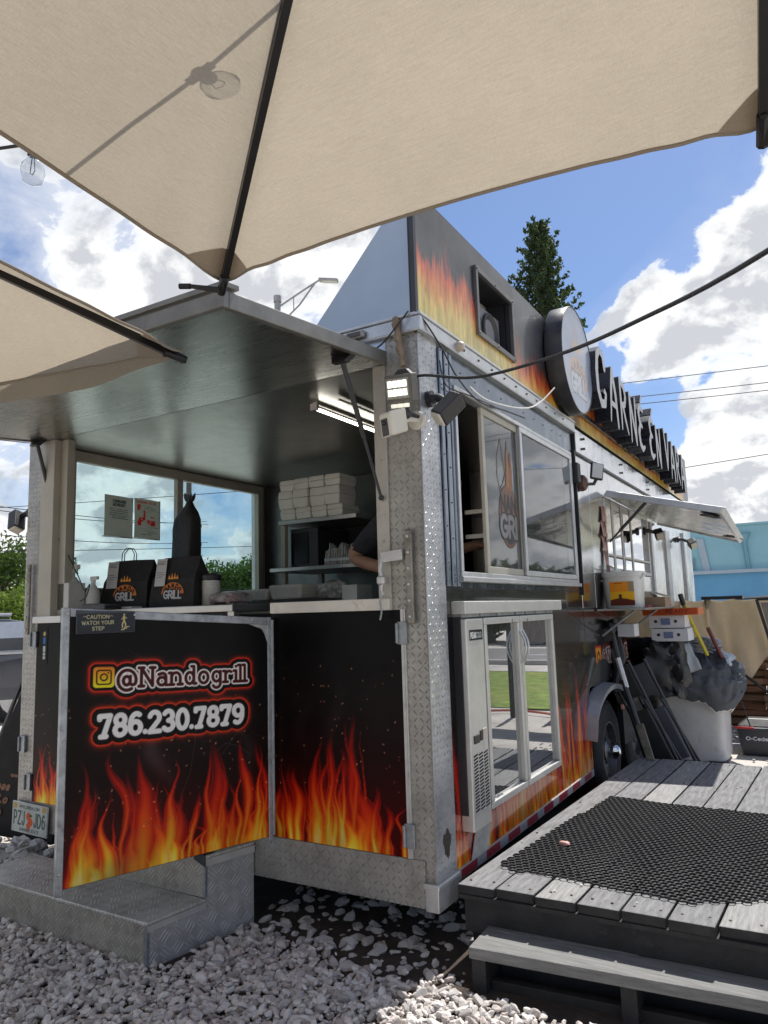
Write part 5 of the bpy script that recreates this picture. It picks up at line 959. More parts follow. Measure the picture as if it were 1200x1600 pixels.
# takeout bags, cups, bottles on the counter
m_bag = mat('black_kraft', (.020, .019, .019), .75, 0, .3, 12, .5, 25); m_rcpt = mat('receipt', (.62, .60, .57), .7, 0, .06)
def takeout(x, y, w, d, h, label, lean, handle, tw):
    t = thing('takeout_bag', label, 'bag', (x, y, 1.39), 'black printed takeout bags on the counter'); z = 1.391; ex, ey = Vector((math.cos(tw), math.sin(tw), 0)), Vector((-math.sin(tw), math.cos(tw), 0)); o = Vector((x, y, z))
    p = lambda a, c, e: o+ex*a*w+ey*c*d+Vector((0, 0, e*h)); b = MB()
    L = [(0, -.5, .5, -.5, .5), (.12, -.5, .5, -.5, .5), (.55, -.47, .48, -.40, .42), (.85, -.40+lean, .46, -.12, .14), (1., -.38+lean, .44, -.02, .03)]
    vs = []; fs = []
    for (e, a0, a1, c0, c1) in L: vs += [p(a0, c0, e), p((a0+a1)/2, c0-.02, e+.01), p(a1, c0, e), p(a1, (c0+c1)/2, e-.01), p(a1, c1, e), p(a0, c1, e), p(a0, (c0+c1)/2, e-.01)]
    for i in range(len(L)-1): fs += [(i*7+k, i*7+(k+1) % 7, (i+1)*7+(k+1) % 7, (i+1)*7+k) for k in range(7)]
    fs += [tuple(range(6, -1, -1)), tuple(range((len(L)-1)*7, len(L)*7))]; b.add(vs, fs); b.build('paper_body', m_bag, t)
    cv = Canvas(.19, .17, .0028, (.07, .07, .07)); nando_logo(cv, .095, .055, .165); dm = np.minimum(np.hypot(cv.x-.095, (cv.z-.055)*1.15)-.088, np.maximum(np.abs(cv.x-.095)-.05, np.abs(cv.z-.14)-.028))
    off = p(0, -.5, 0)-ey*.004; decal(cv, np.where(cv.c.max(-1) > .16, -1., 1.), 'logo', m_paper, t, off-ex*.085+Vector((0, 0, .022)), ex, (ey*.08+Vector((0, 0, 1))).normalized())
    b = MB(); q0, q1 = p(-.36+lean*.6, -.10, .98)-ey*.012, p(-.24, -.52, .42)-ey*.006; wv = ex*.036; b.add([q0-wv, q0+wv, q1+wv, q1-wv, q0-wv+ey*.001, q0+wv+ey*.001, q1+wv+ey*.001, q1-wv+ey*.001], [(0, 1, 2, 3), (4, 5, 6, 7)]); rc_ = b.build('receipt', m_rcpt, t)
    b = MB(); [b.add([q0.lerp(q1, f0)-wv*.8-ey*.002, q0.lerp(q1, f0)+wv*(.8-.4*(i % 2))-ey*.002, q0.lerp(q1, f0+.02)+wv*(.8-.4*(i % 2))-ey*.002, q0.lerp(q1, f0+.02)-wv*.8-ey*.002], [(0, 1, 2, 3)]) for i, f0 in enumerate((.1, .16, .2, .5, .58, .66))]; b.build('receipt_print', mat('thermal_print', (.12, .12, .13), .7), rc_)
    if handle:
        for dy in (-.012, .012): b = MB(); hx = p(-.1, 0, 1.)+ey*dy; b.tube([hx+ex*(-.045)+Vector((0, 0, -.01)), hx+ex*(-.042)+Vector((0, 0, .045)), hx+ex*(-.015)+Vector((0, 0, .075)), hx+ex*.02+Vector((0, 0, .072)), hx+ex*.040+Vector((0, 0, .04)), hx+ex*.038+Vector((0, 0, -.01))], .0028, 6); b.build('handle', m_bag, t, smooth=True)
takeout(-2.14, .38, .31, .20, .285, 'black takeout bag with loop handles and a slanting receipt', -.02, True, .25)
takeout(-1.79, .42, .31, .18, .285, 'upright black takeout bag with the tall wrapped parcel behind it', 0, False, .12)
def parcel(b):
    L = [(0, .076, .06, 0), (.30, .078, .062, 0), (.47, .076, .06, 0), (.53, .074, .056, .004), (.575, .054, .04, .014), (.61, .028, .024, .022), (.64, .016, .014, .024), (.66, .024, .02, .024), (.68, .036, .022, .024)]
    sq = lambda v: math.copysign(abs(v)**.45, v)
    b.add([(-1.935+dx_+sq(math.cos(a))*rx*(1+.05*math.sin(5*a+z*20)), .60+sq(math.sin(a))*ry*(1+.06*math.cos(4*a+z*9)), 1.391+z+.016*math.sin(6*a)*(z > .65)) for z, rx, ry, dx_ in L for a in np.linspace(0, 2*math.pi, 24, endpoint=False)], [(i*24+k, i*24+(k+1) % 24, (i+1)*24+(k+1) % 24, (i+1)*24+k) for i in range(len(L)-1) for k in range(24)])
mk('wrapped_parcel', 'tall black plastic wrapped parcel with a twisted top behind the bags', 'parcel', mat('bin_bag_black', (.016, .016, .017), .38, 0, .3, 30, .8, 40), parcel, smooth=True)
cu_ = thing('cup_stack', 'stack of white cups with a black lid beside the bags', 'cups', (-1.62, .45, 1.39)); b = MB(); [b.ring([(.048, i*.013), (.052, i*.013+.011), (.050, i*.013+.0125)], (-1.60, .46, 1.392), 'z', 20) for i in range(11)]; b.build('cup', m_foam, cu_, smooth=True); b = MB(); b.ring([(.057, .143), (.060, .155), (.058, .17), (.040, .182), (.001, .184)], (-1.60, .46, 1.392), 'z', 20); b.build('lid', m_black, cu_, smooth=True)
def bottle(x, y, z, r, h, label, spray):
    t = thing('spray_bottle', label, 'bottle', (x, y, z)); b = MB(); b.ring([(.001, 0), (r, .004), (r*1.02, h*.45), (r*.8, h*.62), (r*.34, h*.74), (r*.30, h*.82)], (x, y, z), 'z', 18); b.build('body', mat('milky_plastic', (.62, .61, .56), .4, 0, .06), t, smooth=True)
    b = MB(); b.ring([(r*.36, h*.80), (r*.36, h*.90), (.001, h*.905)], (x, y, z), 'z', 14); b.obox((x+r*.3, y, z+h*.94), (r*.75, 0, 0), (0, r*.25, 0), (0, 0, h*.05)); b.build('pump', m_white, t, bevel=.003)
bottle(-2.33, .10, 1.392, .055, .26, 'milky squeeze bottle by the left hatch jamb', True); bottle(-2.22, .16, 1.392, .038, .19, 'short white pump bottle left of the takeout bags', True)
b = MB(); b.box(-2.42, -2.26, .03, .14, 1.392, 1.545); tag(b.build('paper_box', mat('dull_white', (.55, .54, .50), .6), bevel=.004), 'dull white carton at the left end of the counter', 'carton')
b = MB(); b.box(-2.05, -1.95, .20, .28, 1.390, 1.402); tag(b.build('napkin_pack', m_white, bevel=.003), 'small flat white packet on the counter edge before the bags', 'packet')
b = MB(); b.hexa([(-2.16, .05, 1.391), (-1.98, .05, 1.391), (-1.98, .16, 1.391), (-2.16, .16, 1.391), (-2.17, .05, 1.425), (-1.98, .05, 1.412), (-1.98, .17, 1.412), (-2.17, .17, 1.425)]); tag(b.build('card_tray', m_black, bevel=.003), 'low black tray in front of the bag with handles', 'tray')
wire('wire', [(-2.36, .03, 1.80), (-2.30, .05, 1.70), (-2.22, .06, 1.58), (-2.19, .08, 1.50), (-2.12, .06, 1.53), (-2.15, .06, 1.46), (-2.2, .06, 1.44)], .003, m_cable, 'thin black cord looping down by the pump bottle', 'cord')
# two notices taped on the long window
m_backlit = paperback('backlit_paper')
def notice(y0, y1, z0, z1, label, painter):
    cv = Canvas(y1-y0, z1-z0, .0026, (.60, .58, .52)); painter(cv); t = thing('paper_notice', label, 'notice', (-2.495, (y0+y1)/2, z0)); cv.mesh('sheet', m_backlit, t, (-2.5185, y0, z0), (0, 1, 0), (0, 0, 1), curve=lambda x, z: np.stack([-2.5185+.004*np.sin(x*18)+.002*np.sin(z*13), y0+x, z0+z-x*.01], -1))
    b = MB(); b.box(-2.524, -2.5195, y0-.012, y1+.012, z0-.006, z0-.001); b.box(-2.524, -2.519, y1+.002, y1+.012, z0, z1); b.build('plastic_sleeve', m_film, t)
def p1(cv):
    for tx, z, f_ in (('CONSUMER', .222, .105), ('ADVISORY', .198, .10)): st, _ = text_strokes(tx, .062, z, .017, .0022, .3, fit=f_); cv.ink(cv.sdf(st, .01), (.12, .12, .12))
    for i in range(5): cv.over((.25, .25, .25), (np.abs(cv.z-(.178-i*.0125)) < .0026)*(np.abs(cv.x-.11) < .075-.02*(i == 4))*(vnoise(cv.x*150, cv.z*3, i) > .35)*.8)
    cv.over((.25, .25, .25), (np.abs(cv.z-.118) < .003)*(np.abs(cv.x-.12) < .07)*.7)
def p2(cv):
    st, _ = text_strokes('CHOKING VICTIM', .018, .236, .014, .0018, .3, fit=.165); cv.ink(cv.sdf(st, .01), (.62, .22, .18))
    for x, z, w, h in ((.035, .205, .014, .022), (.05, .125, .02, .014), (.08, .155, .009, .035), (.04, .100, .016, .014), (.115, .110, .012, .016), (.155, .105, .022, .018), (.150, .145, .018, .004)): cv.over((.66, .16, .14), (np.maximum(np.abs(cv.x-x)/w, np.abs(cv.z-z)/h) < 1)*(vnoise(cv.x*70, cv.z*70, 3) > .36))
    for i in range(16): cv.over((.35, .33, .33), (np.abs(cv.z-(.215-i*.0125)) < .0022)*(np.abs(cv.x-.10-.03*(i % 3)) < .05)*((i < 4) | (i > 10))*(vnoise(cv.x*140, cv.z*3, i) > .4)*.8)
notice(.462, .676, 1.862, 2.128, 'grey consumer advisory sheet taped to the long window', p1); notice(.700, .912, 1.866, 2.132, 'white notice with red drawings taped to the long window', p2)
# ------------------------------------------------------------------ the cook standing inside, turned towards the side window
def person():
    t = thing('person', 'person in a black short sleeved shirt working inside the trailer, half hidden by the post', 'person', (-.70, 1.17, .48))
    V = []; E = []; RD = []; BN = []
    def v(p, r, par=None, m=0):
        V.append(Vector(p)); RD.append(r); i = len(V)-1
        if par is not None: E.append((par, i)); BN.append((par, i, m))
        return i
    pel = v((-.70, 1.17, 1.40), .145); ch = v((-.70, 1.17, 1.62), .150, pel, 0); c2 = v((-.70, 1.17, 1.80), .155, ch, 0); nk = v((-.69, 1.17, 1.96), .062, c2, 0); n2 = v((-.68, 1.17, 2.00), .058, nk, 2); hd = v((-.66, 1.17, 2.08), .092, n2, 2); hd2 = v((-.655, 1.17, 2.17), .085, hd, 2); v((-.565, 1.17, 2.085), .016, hd, 2)
    for sy, el, wr_, ha in ((-1, (-.935, .90, 1.635), (-.665, .86, 1.555), (-.60, .86, 1.548)), (1, (-.64, 1.46, 1.665), (-.42, 1.42, 1.705), (-.35, 1.41, 1.705))):
        sh_ = v((-.70, 1.17+sy*.175, 1.90), .082, c2, 0); e0 = Vector((-.70, 1.17+sy*.175, 1.90)).lerp(Vector(el), .80); s2 = v(e0, .066, sh_, 0); e_ = v(el, .046, s2, 2); w_ = v(wr_, .030, e_, 2); h_ = v(ha, .034, w_, 2)
        fd = (Vector(ha)-Vector(wr_)).normalized(); sd = fd.cross(Vector((0, 0, 1))).normalized()
        for k, (o, ln) in enumerate(((-.028, .062), (-.010, .075), (.010, .070), (.027, .055))):
            b0 = v(Vector(ha)+fd*.03+sd*o, .010, h_, 2); b1 = v(Vector(ha)+fd*(.03+ln*.55)+sd*o*1.1-Vector((0, 0, .008)), .009, b0, 2); v(Vector(ha)+fd*(.03+ln*.9)+sd*o*1.1-Vector((0, 0, .03)), .008, b1, 2)
        t0 = v(Vector(ha)+sd*(-.040)*-sy+fd*.005, .011, h_, 2); v(Vector(ha)+sd*(-.055)*-sy+fd*.045-Vector((0, 0, .012)), .009, t0, 2)
        hp_ = v((-.70, 1.17+sy*.10, 1.32), .10, pel, 1); kn = v((-.69, 1.17+sy*.11, .94), .068, hp_, 1); an = v((-.71, 1.17+sy*.11, .56), .045, kn, 1); v((-.60, 1.17+sy*.12, .515), .035, an, 3)
    me = bpy.data.meshes.new('body'); me.from_pydata(V, E, []); o = bpy.data.objects.new('body', me); COL.objects.link(o)
    sk = o.modifiers.new('skin', 'SKIN'); sk.use_smooth_shade = True
    for i, d in enumerate(me.skin_vertices[0].data): d.radius = (RD[i], RD[i]*(.82 if i in (ch, c2, pel) else 1)) if i not in (ch, c2, pel) else (RD[i]*.82, RD[i]*1.15); d.use_root = (i == pel)
    sb = o.modifiers.new('sub', 'SUBSURF'); sb.levels = 2; sb.render_levels = 2
    dg = bpy.context.evaluated_depsgraph_get(); m2 = bpy.data.meshes.new_from_object(o.evaluated_get(dg)); bpy.data.objects.remove(o)
    m2.materials.clear(); [m2.materials.append(x) for x in (mat('black_shirt', (.022, .024, .031), .85, 0, .3, 20, .4, 40), mat('dark_trousers', (.03, .032, .04), .9), mat('skin_tone', (.36, .20, .13), .5, 0, .12, 9, .1, 60), mat('shoe_black', (.02, .02, .02), .6))]
    for p in m2.polygons:
        c = p.center; best = (9, 0)
        for a, b_, m in BN:
            A, B = V[a], V[b_]; L = B-A; tt = max(0, min(1, (c-A).dot(L)/max(1e-9, L.length_squared))); d = (c-A-L*tt).length-.7*lerp(RD[a], RD[b_], tt)
            if d < best[0]: best = (d, m)
        p.material_index = best[1]; p.use_smooth = True
    off = Vector((-.70, 1.17, .48)); m2.transform(Matrix.Translation(-off)); m2.name = 'body'; bo = link('body', m2, t, off)
    b = MB(); b.ball((-.675, 1.17, 2.155), .102, 12, sz=.85); b.build('hair', mat('dark_hair', (.015, .012, .010), .7), t, smooth=True)
    for sy in (-1, 1): b = MB(); b.ball((-.572, 1.17+sy*.032, 2.115), .012, 8); b.build('eye', m_white, t, smooth=True); b = MB(); b.ball((-.66, 1.17+sy*.094, 2.10), .025, 8, sz=1.2); b.build('ear', mat('skin_tone', (.36, .20, .13)), t, smooth=True)
    b = MB(); b.obox((-.572, 1.17, 2.035), (.004, 0, 0), (0, .024, 0), (0, 0, .005)); b.build('mouth', mat('lips', (.30, .12, .10), .5), t)
person()

# ------------------------------------------------------------------ metal steps up to the door
ms = thing('metal_steps', 'two tread checker plate steps below the flame door', 'steps', (-1.5, -.3, 0))
R0, R1, R2 = (-.978, -.53), (-.946, -.255), (-.886, -.02)
b = MB(); b.prism([(-2.15, -.515, .0), (R0[0], R0[1], .0), (R0[0], R0[1], .172), (-2.15, -.515, .172)], (0, .004, 0)); b.build('front_plate', m_bars_front, ms)
b = MB(); b.prism([(-1.56, -.255, .189), (R1[0], R1[1], .189), (R1[0], R1[1], .340), (-1.56, -.255, .340)], (0, .004, 0)); b.build('riser_plate', m_bars_front, ms)
b = MB(); b.prism([(R0[0], R0[1]+.004, 0), (R2[0], R2[1], 0), (R2[0], R2[1], .340), (R1[0], R1[1]+.004, .340), (R1[0], R1[1]+.004, .172), (R0[0], R0[1]+.004, .172)], (-.004, 0, 0)); b.build('side_plate', m_bars_side, ms)
def slab(pts, z0, z1): b = MB(); b.hexa([(x, y, z0) for x, y in pts]+[(x, y, z1) for x, y in pts]); return b
slab([(-2.16, -.522), (R0[0]+.006, R0[1]-.006), (R1[0]+.006, R1[1]), (-2.16, -.20)], .173, .187).build('tread', m_bars_top, ms, bevel=.004)
slab([(-1.57, -.262), (R1[0]+.006, R1[1]-.006), (R2[0]+.006, R2[1]), (-1.57, -.02)], .341, .356).build('tread', m_bars_top, ms, bevel=.004)
b = MB(); b.prism([(R0[0]+.004, R0[1], .150), (R1[0]+.004, R1[1], .150), (R1[0]+.004, R1[1], .173), (R0[0]+.004, R0[1], .173)], (.003, 0, 0)); b.build('edge_strip', m_alu, ms); b = MB(); b.prism([(R1[0]+.004, R1[1], .312), (R2[0]+.004, R2[1], .312), (R2[0]+.004, R2[1], .341), (R1[0]+.004, R1[1], .341)], (.003, 0, 0)); b.build('edge_strip', m_alu, ms)
b = MB(); b.box(R0[0]-.012, R0[0]+.004, R0[1]-.003, R0[1]+.014, .002, .172); b.box(R1[0]-.010, R1[0]+.005, R1[1]-.003, R1[1]+.012, .19, .34); b.build('corner_angle', m_steelgate, ms, bevel=.002)
b = MB(); b.prism([(R1[0]-.055, R1[1]-.007, .335), (R1[0]+.009, R1[1]-.008, .312), (R1[0]+.009, R1[1]-.008, .358), (R1[0]-.055, R1[1]-.007, .358)], (0, .004, 0)); b.add([(R1[0]-.06, R1[1]-.007, .3585), (R1[0]+.008, R1[1]-.007, .3585), (R1[0]+.012, R1[1]+.05, .3585), (R1[0]-.04, R1[1]+.035, .3585)], [(0, 1, 2, 3)]); b.build('worn_tape', mat('tape_black', (.03, .03, .032), .6, 0, .4, 30), ms)

# ------------------------------------------------------------------ timber deck, its step and the rubber mat
m_plank = mat('weathered_plank', (.25, .25, .25), .8, 0, .28, 8, .5, 70, stretch=(9, 1, 9), dirt=((.10, .10, .10), 7, .52, .6))
m_planks = [m_plank, mat('weathered_plank_pale', (.29, .288, .28), .8, 0, .25, 11, .5, 70, stretch=(9, 1, 9), dirt=((.11, .11, .105), 5, .54, .55)), mat('weathered_plank_dark', (.205, .205, .21), .8, 0, .3, 6, .5, 70, stretch=(9, 1, 9), dirt=((.08, .08, .08), 9, .5, .6))]
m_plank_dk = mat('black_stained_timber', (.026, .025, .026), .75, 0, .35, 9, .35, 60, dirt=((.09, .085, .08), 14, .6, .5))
m_plank2 = mat('weathered_step_plank', (.20, .20, .195), .8, 0, .25, 8, .45, 70, stretch=(1, 9, 9), dirt=((.09, .09, .09), 6, .55, .5))
dk = thing('wooden_deck', 'weathered grey plank deck along the flame printed side', 'deck', (1.1, 1.4, 0))
def dkp(a, s): return (.053+a+.048*s, .062+s+.018*a)
rg2 = random.Random(3)
for i in range(14):
    a0, a1 = i*.1515+.002, (i+1)*.1515-.005; s0, s1 = rg2.uniform(-.012, .012), 2.62+rg2.uniform(-.02, .02)
    z1 = .300+rg2.uniform(-.002, .002); b = MB(); P = [dkp(a0, s0), dkp(a1, s0+rg2.uniform(-.004, .004)), dkp(a1, s1), dkp(a0, s1)]
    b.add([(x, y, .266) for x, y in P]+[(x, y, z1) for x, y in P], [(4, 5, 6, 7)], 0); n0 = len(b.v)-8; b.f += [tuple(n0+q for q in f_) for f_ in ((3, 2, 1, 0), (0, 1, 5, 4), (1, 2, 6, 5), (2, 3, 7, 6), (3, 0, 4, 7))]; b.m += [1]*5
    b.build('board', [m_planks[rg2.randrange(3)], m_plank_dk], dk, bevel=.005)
b = MB()
for i in range(14):
    for s in (.055, .72, 1.32, 1.97, 2.57):
        for k in (.035, .115): x, y = dkp(i*.1515+k+rg2.uniform(-.006, .006), s+rg2.uniform(-.008, .008)); b.ring([(.0055, .2985), (.005, .3035), (.001, .3037)], (x, y, 0), 'z', 7)
stuff(b.build('screw_heads', mat('rusty_screw', (.12, .09, .07), .6, .5, .3, 50), dk))
b = MB(); P = [dkp(.02, .010), dkp(2.12, .010), dkp(2.12, .055), dkp(.02, .055)]; b.hexa([(x, y, .13) for x, y in P]+[(x, y, .265) for x, y in P]); b.build('fascia', m_plank_dk, dk, bevel=.003)
b = MB(); P = [dkp(.004, -.008), dkp(2.118, -.008), dkp(2.118, .0098), dkp(.004, .0098)]; b.hexa([(x, y, .250) for x, y in P]+[(x, y, .2655) for x, y in P]); b.build('gap_light_stop', m_plank_dk, dk)  # added strip that stops sunlight falling through the board gaps
for s in (.7, 1.3, 1.95, 2.55): b = MB(); P = [dkp(.03, s), dkp(2.1, s), dkp(2.1, s+.04), dkp(.03, s+.04)]; b.hexa([(x, y, .13) for x, y in P]+[(x, y, .265) for x, y in P]); b.build('joist', m_plank_dk, dk)
for a in (.05, 1.05, 2.05):
    for s in (.09, 1.3, 2.5): b = MB(); x, y = dkp(a, s); b.box(x-.04, x+.04, y-.0, y+.08, -.01, .13); b.build('post', m_plank_dk, dk)
ws = thing('wooden_step', 'low pallet style wooden step in front of the deck', 'step', (1.1, -.02, 0))
def wp(a, s): return (.172+a-.03*s, -.119+s+.078*a)
for s0, s1, nm in ((.0, .155, 'board'), (.160, .200, 'board')):
    b = MB(); P = [wp(0, s0), wp(2.0, s0), wp(2.0, s1), wp(0, s1)]; b.hexa([(x, y, .125) for x, y in P]+[(x, y, .163) for x, y in P]); b.build(nm, m_plank2, ws, bevel=.004)
for a in (.0, .50, 1.05, 1.6): b = MB(); P = [wp(a+.004, .012), wp(a+.055, .012), wp(a+.055, .19), wp(a+.004, .19)]; b.hexa([(x, y, -.01) for x, y in P]+[(x, y, .124) for x, y in P]); b.build('support', m_plank_dk, ws, bevel=.003)
b = MB(); P = [wp(.058, .05), wp(1.9, .05), wp(1.9, .085), wp(.058, .085)]; b.hexa([(x, y, -.01) for x, y in P]+[(x, y, .045) for x, y in P]); b.build('rail', m_plank_dk, ws, bevel=.003)
b = MB(); P = [wp(.058, .16), wp(1.9, .16), wp(1.9, .195), wp(.058, .195)]; b.hexa([(x, y, -.01) for x, y in P]+[(x, y, .124) for x, y in P]); b.build('back_rail', m_plank_dk, ws)
def inside(p, poly):
    c = False; n = len(poly); x, y = p
    for i in range(n):
        (x0, y0), (x1, y1) = poly[i], poly[(i+1) % n]
        if (y0 > y) != (y1 > y) and x < (x1-x0)*(y-y0)/(y1-y0)+x0: c = not c
    return c
mpoly = [(.125, .300), (.20, .262), (.36, .262), (.843, .212), (1.00, .30), (1.09, .345), (1.5, .33), (1.5, 1.46), (1.029, 1.492), (.80, 1.50), (.273, 1.544)]
e1 = Vector((.993, -.10, 0)).normalized(); e2 = Vector((.10, .993, 0)).normalized(); pt = .031; b = MB(); hexc = [(math.cos(R(30+60*k)), math.sin(R(30+60*k))) for k in range(6)]
for j in range(-14, 58):
    for i in range(-6, 54):
        c = Vector((.125, .30, 0))+e1*((i+(j % 2)*.5)*pt)+e2*(j*pt*.866)
        if not inside((c.x, c.y), mpoly): continue
        z = .3035+.0035*math.sin(c.x*9+c.y*3)**2+.010*max(0, .36-c.y)*3*math.sin(c.x*11)**2
        out_ = []
        for k in range(6):
            a = Vector(hexc[k]); d = Vector(hexc[(k+1) % 6]); out_ += [a, (a+d)/2]
        vs = [c+(e1*q.x+e2*q.y)*(pt*.5774)+Vector((0, 0, z+.006)) for q in out_]+[c+(e1*q.normalized().x+e2*q.normalized().y)*(pt*.44)+Vector((0, 0, z+.0075)) for q in out_]+[c+(e1*q.normalized().x+e2*q.normalized().y)*(pt*.428)+Vector((0, 0, z)) for q in out_]+[c+(e1*q.x+e2*q.y)*(pt*.5774)+Vector((0, 0, z)) for q in out_]
        fs = [(k, (k+1) % 12, 12+(k+1) % 12, 12+k) for k in range(12)]+[(12+k, 12+(k+1) % 12, 24+(k+1) % 12, 24+k) for k in range(12)]
        ed_ = [k for k in range(6) if not inside((c.x+(e1.x*math.cos(R(60+60*k))+e2.x*math.sin(R(60+60*k)))*pt, c.y+(e1.y*math.cos(R(60+60*k))+e2.y*math.sin(R(60+60*k)))*pt), mpoly)]
        fs += [q for k in ed_ for q in ((36+2*k, 36+(2*k+1), 2*k+1, 2*k), (36+2*k+1, 36+(2*k+2) % 12, (2*k+2) % 12, 2*k+1))]
        b.add(vs, fs)
tag(b.build('rubber_mat', m_rubber), 'black perforated rubber mat lying on the grey deck', 'mat')
b = MB()
for i in range(170):
    x, y = dkp(rg2.uniform(.02, 2.0), rg2.uniform(.02, 2.6)); s_ = rg2.uniform(.0015, .0045); b.obox((x, y, .3035+s_*.4), (s_, s_*.4, 0), (-s_*.4, s_*rg2.uniform(.5, 1), 0), (0, s_*.2, s_*.5))
stuff(b.build('grit', m_stone))
crumple('wrapper', 'crumpled pink wrapper on the rubber mat', 'litter', (.30, .62, .322), (.022, .014, .010), mat('pink_paper', (.62, .34, .30), .6, 0, .3, 60), 8, sub=2)

# ------------------------------------------------------------------ clutter past the fridge: shelf, bucket, bin, tools
fs_ = thing('fold_out_shelf', 'fold out steel shelf under the bucket on the trailer side', 'shelf', (.15, 3.1, 1.28))
b = MB(); b.box(.010, .34, 2.52, 3.55, 1.290, 1.304); b.build('top', m_kitchen, fs_, bevel=.002)
for y in (2.62, 3.45): b = MB(); b.tube([(.012, y, 1.12), (.24, y, 1.287)], .008, 6); b.build('bracket', m_steelgate, fs_)
bk = thing('bucket', 'white plastic bucket with yellow and orange label on the steel shelf', 'bucket', (.16, 2.74, 1.305))
def rsq(r, k2, n=28): return [(math.copysign(abs(math.cos(a))**k2, math.cos(a))*r, math.copysign(abs(math.sin(a))**k2, math.sin(a))*r) for a in np.linspace(0, 2*math.pi, n, endpoint=False)]
def sqlathe(b, c, prof, k2=.62, n=28):
    vs = []; [vs.extend([(c[0]+x, c[1]+y, c[2]+h) for x, y in rsq(r, k2, n)]) for r, h in prof]; b.add(vs, [(j*n+i, j*n+(i+1) % n, (j+1)*n+(i+1) % n, (j+1)*n+i) for j in range(len(prof)-1) for i in range(n)])
b = MB(); sqlathe(b, (.140, 2.80, 1.305), [(.001, 0), (.120, .0), (.126, .01), (.136, .22), (.145, .222), (.145, .236), (.148, .238), (.148, .256), (.135, .258), (.001, .250)]); b.build('tub', mat('white_bucket', (.70, .69, .65), .35, 0, .06, 6), bk, smooth=True)
cv = Canvas(.165, .165, .003, (.95, .72, .12)); cv.over((.95, .58, .08), ((cv.z > .095) & (cv.x < .125)).astype(float)); cv.over((.62, .55, .42), ((cv.z > .095) & (cv.x > .125)).astype(float)); cv.over((.35, .10, .05), (cv.z < .038+.012*np.sin(cv.x*22)).astype(float)*.95); cv.ink(np.maximum(np.abs(cv.x-.07)-.010, np.abs(cv.z-.055)-.022), (.30, .12, .06)); cv.ink(np.abs(np.hypot(cv.x-.065, (cv.z-.128)*1.5)-.026)-.0015, (.75, .62, .25)); cv.over((.55, .25, .05), (np.abs(cv.z-.155) < .004)*(np.abs(cv.x-.06) < .03)*.8)
cv.mesh('label_print', m_paper, bk, (.09, 2.66, 1.33), (1, 0, 0), (0, 0, 1), curve=lambda x, z: np.stack([.072+x, 2.80-(.1325+z*.045)*np.cos(np.clip((x-.085)/.16, -.9, .9))**.35, 1.325+z], -1))
b = MB(); b.tube([(.140+.155*math.cos(a), 2.80-.10*math.sin(a)**2*.6-.05, 1.545-.085*math.sin(a)) for a in np.linspace(0, math.pi, 15)], .007, 8); b.build('handle', m_white, bk, smooth=True)
cb = thing('cardboard_box', 'small open cardboard box behind the bucket on the shelf', 'box', (.26, 3.35, 1.305)); m_card = mat('cardboard', (.30, .20, .13), .8, 0, .12, 12)
b = MB(); frame4(b, 0, 0, 0, 0, 0, 0, 0) if False else None; b.box(.17, .34, 3.22, 3.226, 1.305, 1.38); b.box(.17, .34, 3.45, 3.456, 1.305, 1.38); b.box(.17, .176, 3.226, 3.45, 1.305, 1.38); b.box(.334, .34, 3.226, 3.45, 1.305, 1.38); b.build('walls', m_card, cb)
b = MB(); b.hexa([(.17, 3.22, 1.38), (.255, 3.22, 1.38), (.255, 3.45, 1.38), (.17, 3.45, 1.38), (.20, 3.22, 1.425), (.204, 3.22, 1.425), (.204, 3.45, 1.425), (.20, 3.45, 1.425)]); b.prism([(.34, 3.22, 1.381), (.25, 3.22, 1.412), (.25, 3.45, 1.412), (.34, 3.45, 1.381)], (0, 0, .004)); b.build('flap', mat('pale_card', (.55, .47, .36), .8), cb)
b = MB(); b.box(.10, .26, 3.02, 3.14, 1.3045, 1.32); tag(b.build('packet', mat('pink_packet', (.55, .12, .16), .4, 0, .2, 30), bevel=.004), 'flat pink packet beside the cardboard box on the shelf', 'packet')
ob_ = thing('orange_tray', 'orange printed carton tray at the far end of the shelf', 'carton', (.32, 3.6, 1.24)); b = MB(); b.box(.10, .52, 3.56, 3.86, 1.236, 1.290); b.build('tray', mat('orange_card', (.60, .17, .05), .5, 0, .15, 12), ob_, bevel=.003)
cv = Canvas(.40, .05, .003, (.74, .30, .10)); st, _ = text_strokes('READY', .17, .013, .026, .0035, .3, fit=.16); cv.ink(cv.sdf(st, .02), (.40, .12, .05)); cv.mesh('lettering', m_paper, ob_, (.11, 3.559, 1.238), (1, 0, 0), (0, 0, 1))
for i, (z0, lb) in enumerate(((1.135, 'white carton with round hand holes, upper of the two under the shelf'), (1.030, 'white carton with round hand holes, lower of the two under the shelf'))):
    t = thing('carton', lb, 'carton', (.28, 3.7, z0), 'white cartons stacked under the orange tray'); x0 = .135+.015*i
    b = MB(); b.box(x0, x0+.275, 3.60, 3.90, z0+.001, z0+.099); b.build('shell', mat('white_carton', (.66, .67, .70), .6, 0, .06), t, bevel=.003)
    for hx in (.055, .205): b = MB(); b.ring([(.013, 0), (.001, -.0005)], (x0+hx, 3.599, z0+.052), 'y', 14); b.build('hand_hole', m_black, t)
    b = MB(); b.box(x0+.095, x0+.165, 3.5965, 3.599, z0+.025, z0+.075); b.build('print_panel', mat('blue_print', (.16, .20, .36), .6, 0, .5, 90), t)
b = MB(); b.box(.05, .17, 2.9, 3.05, 1.10, 1.19); tag(b.build('carton', mat('white_carton', (.66, .67, .70), .6), bevel=.003), 'small white carton hanging below the steel shelf by the tools', 'carton')
wb = thing('waste_bin', 'big white square bin draped with grey cloth past the deck', 'bin', (.3, 4.4, 0)); b = MB()
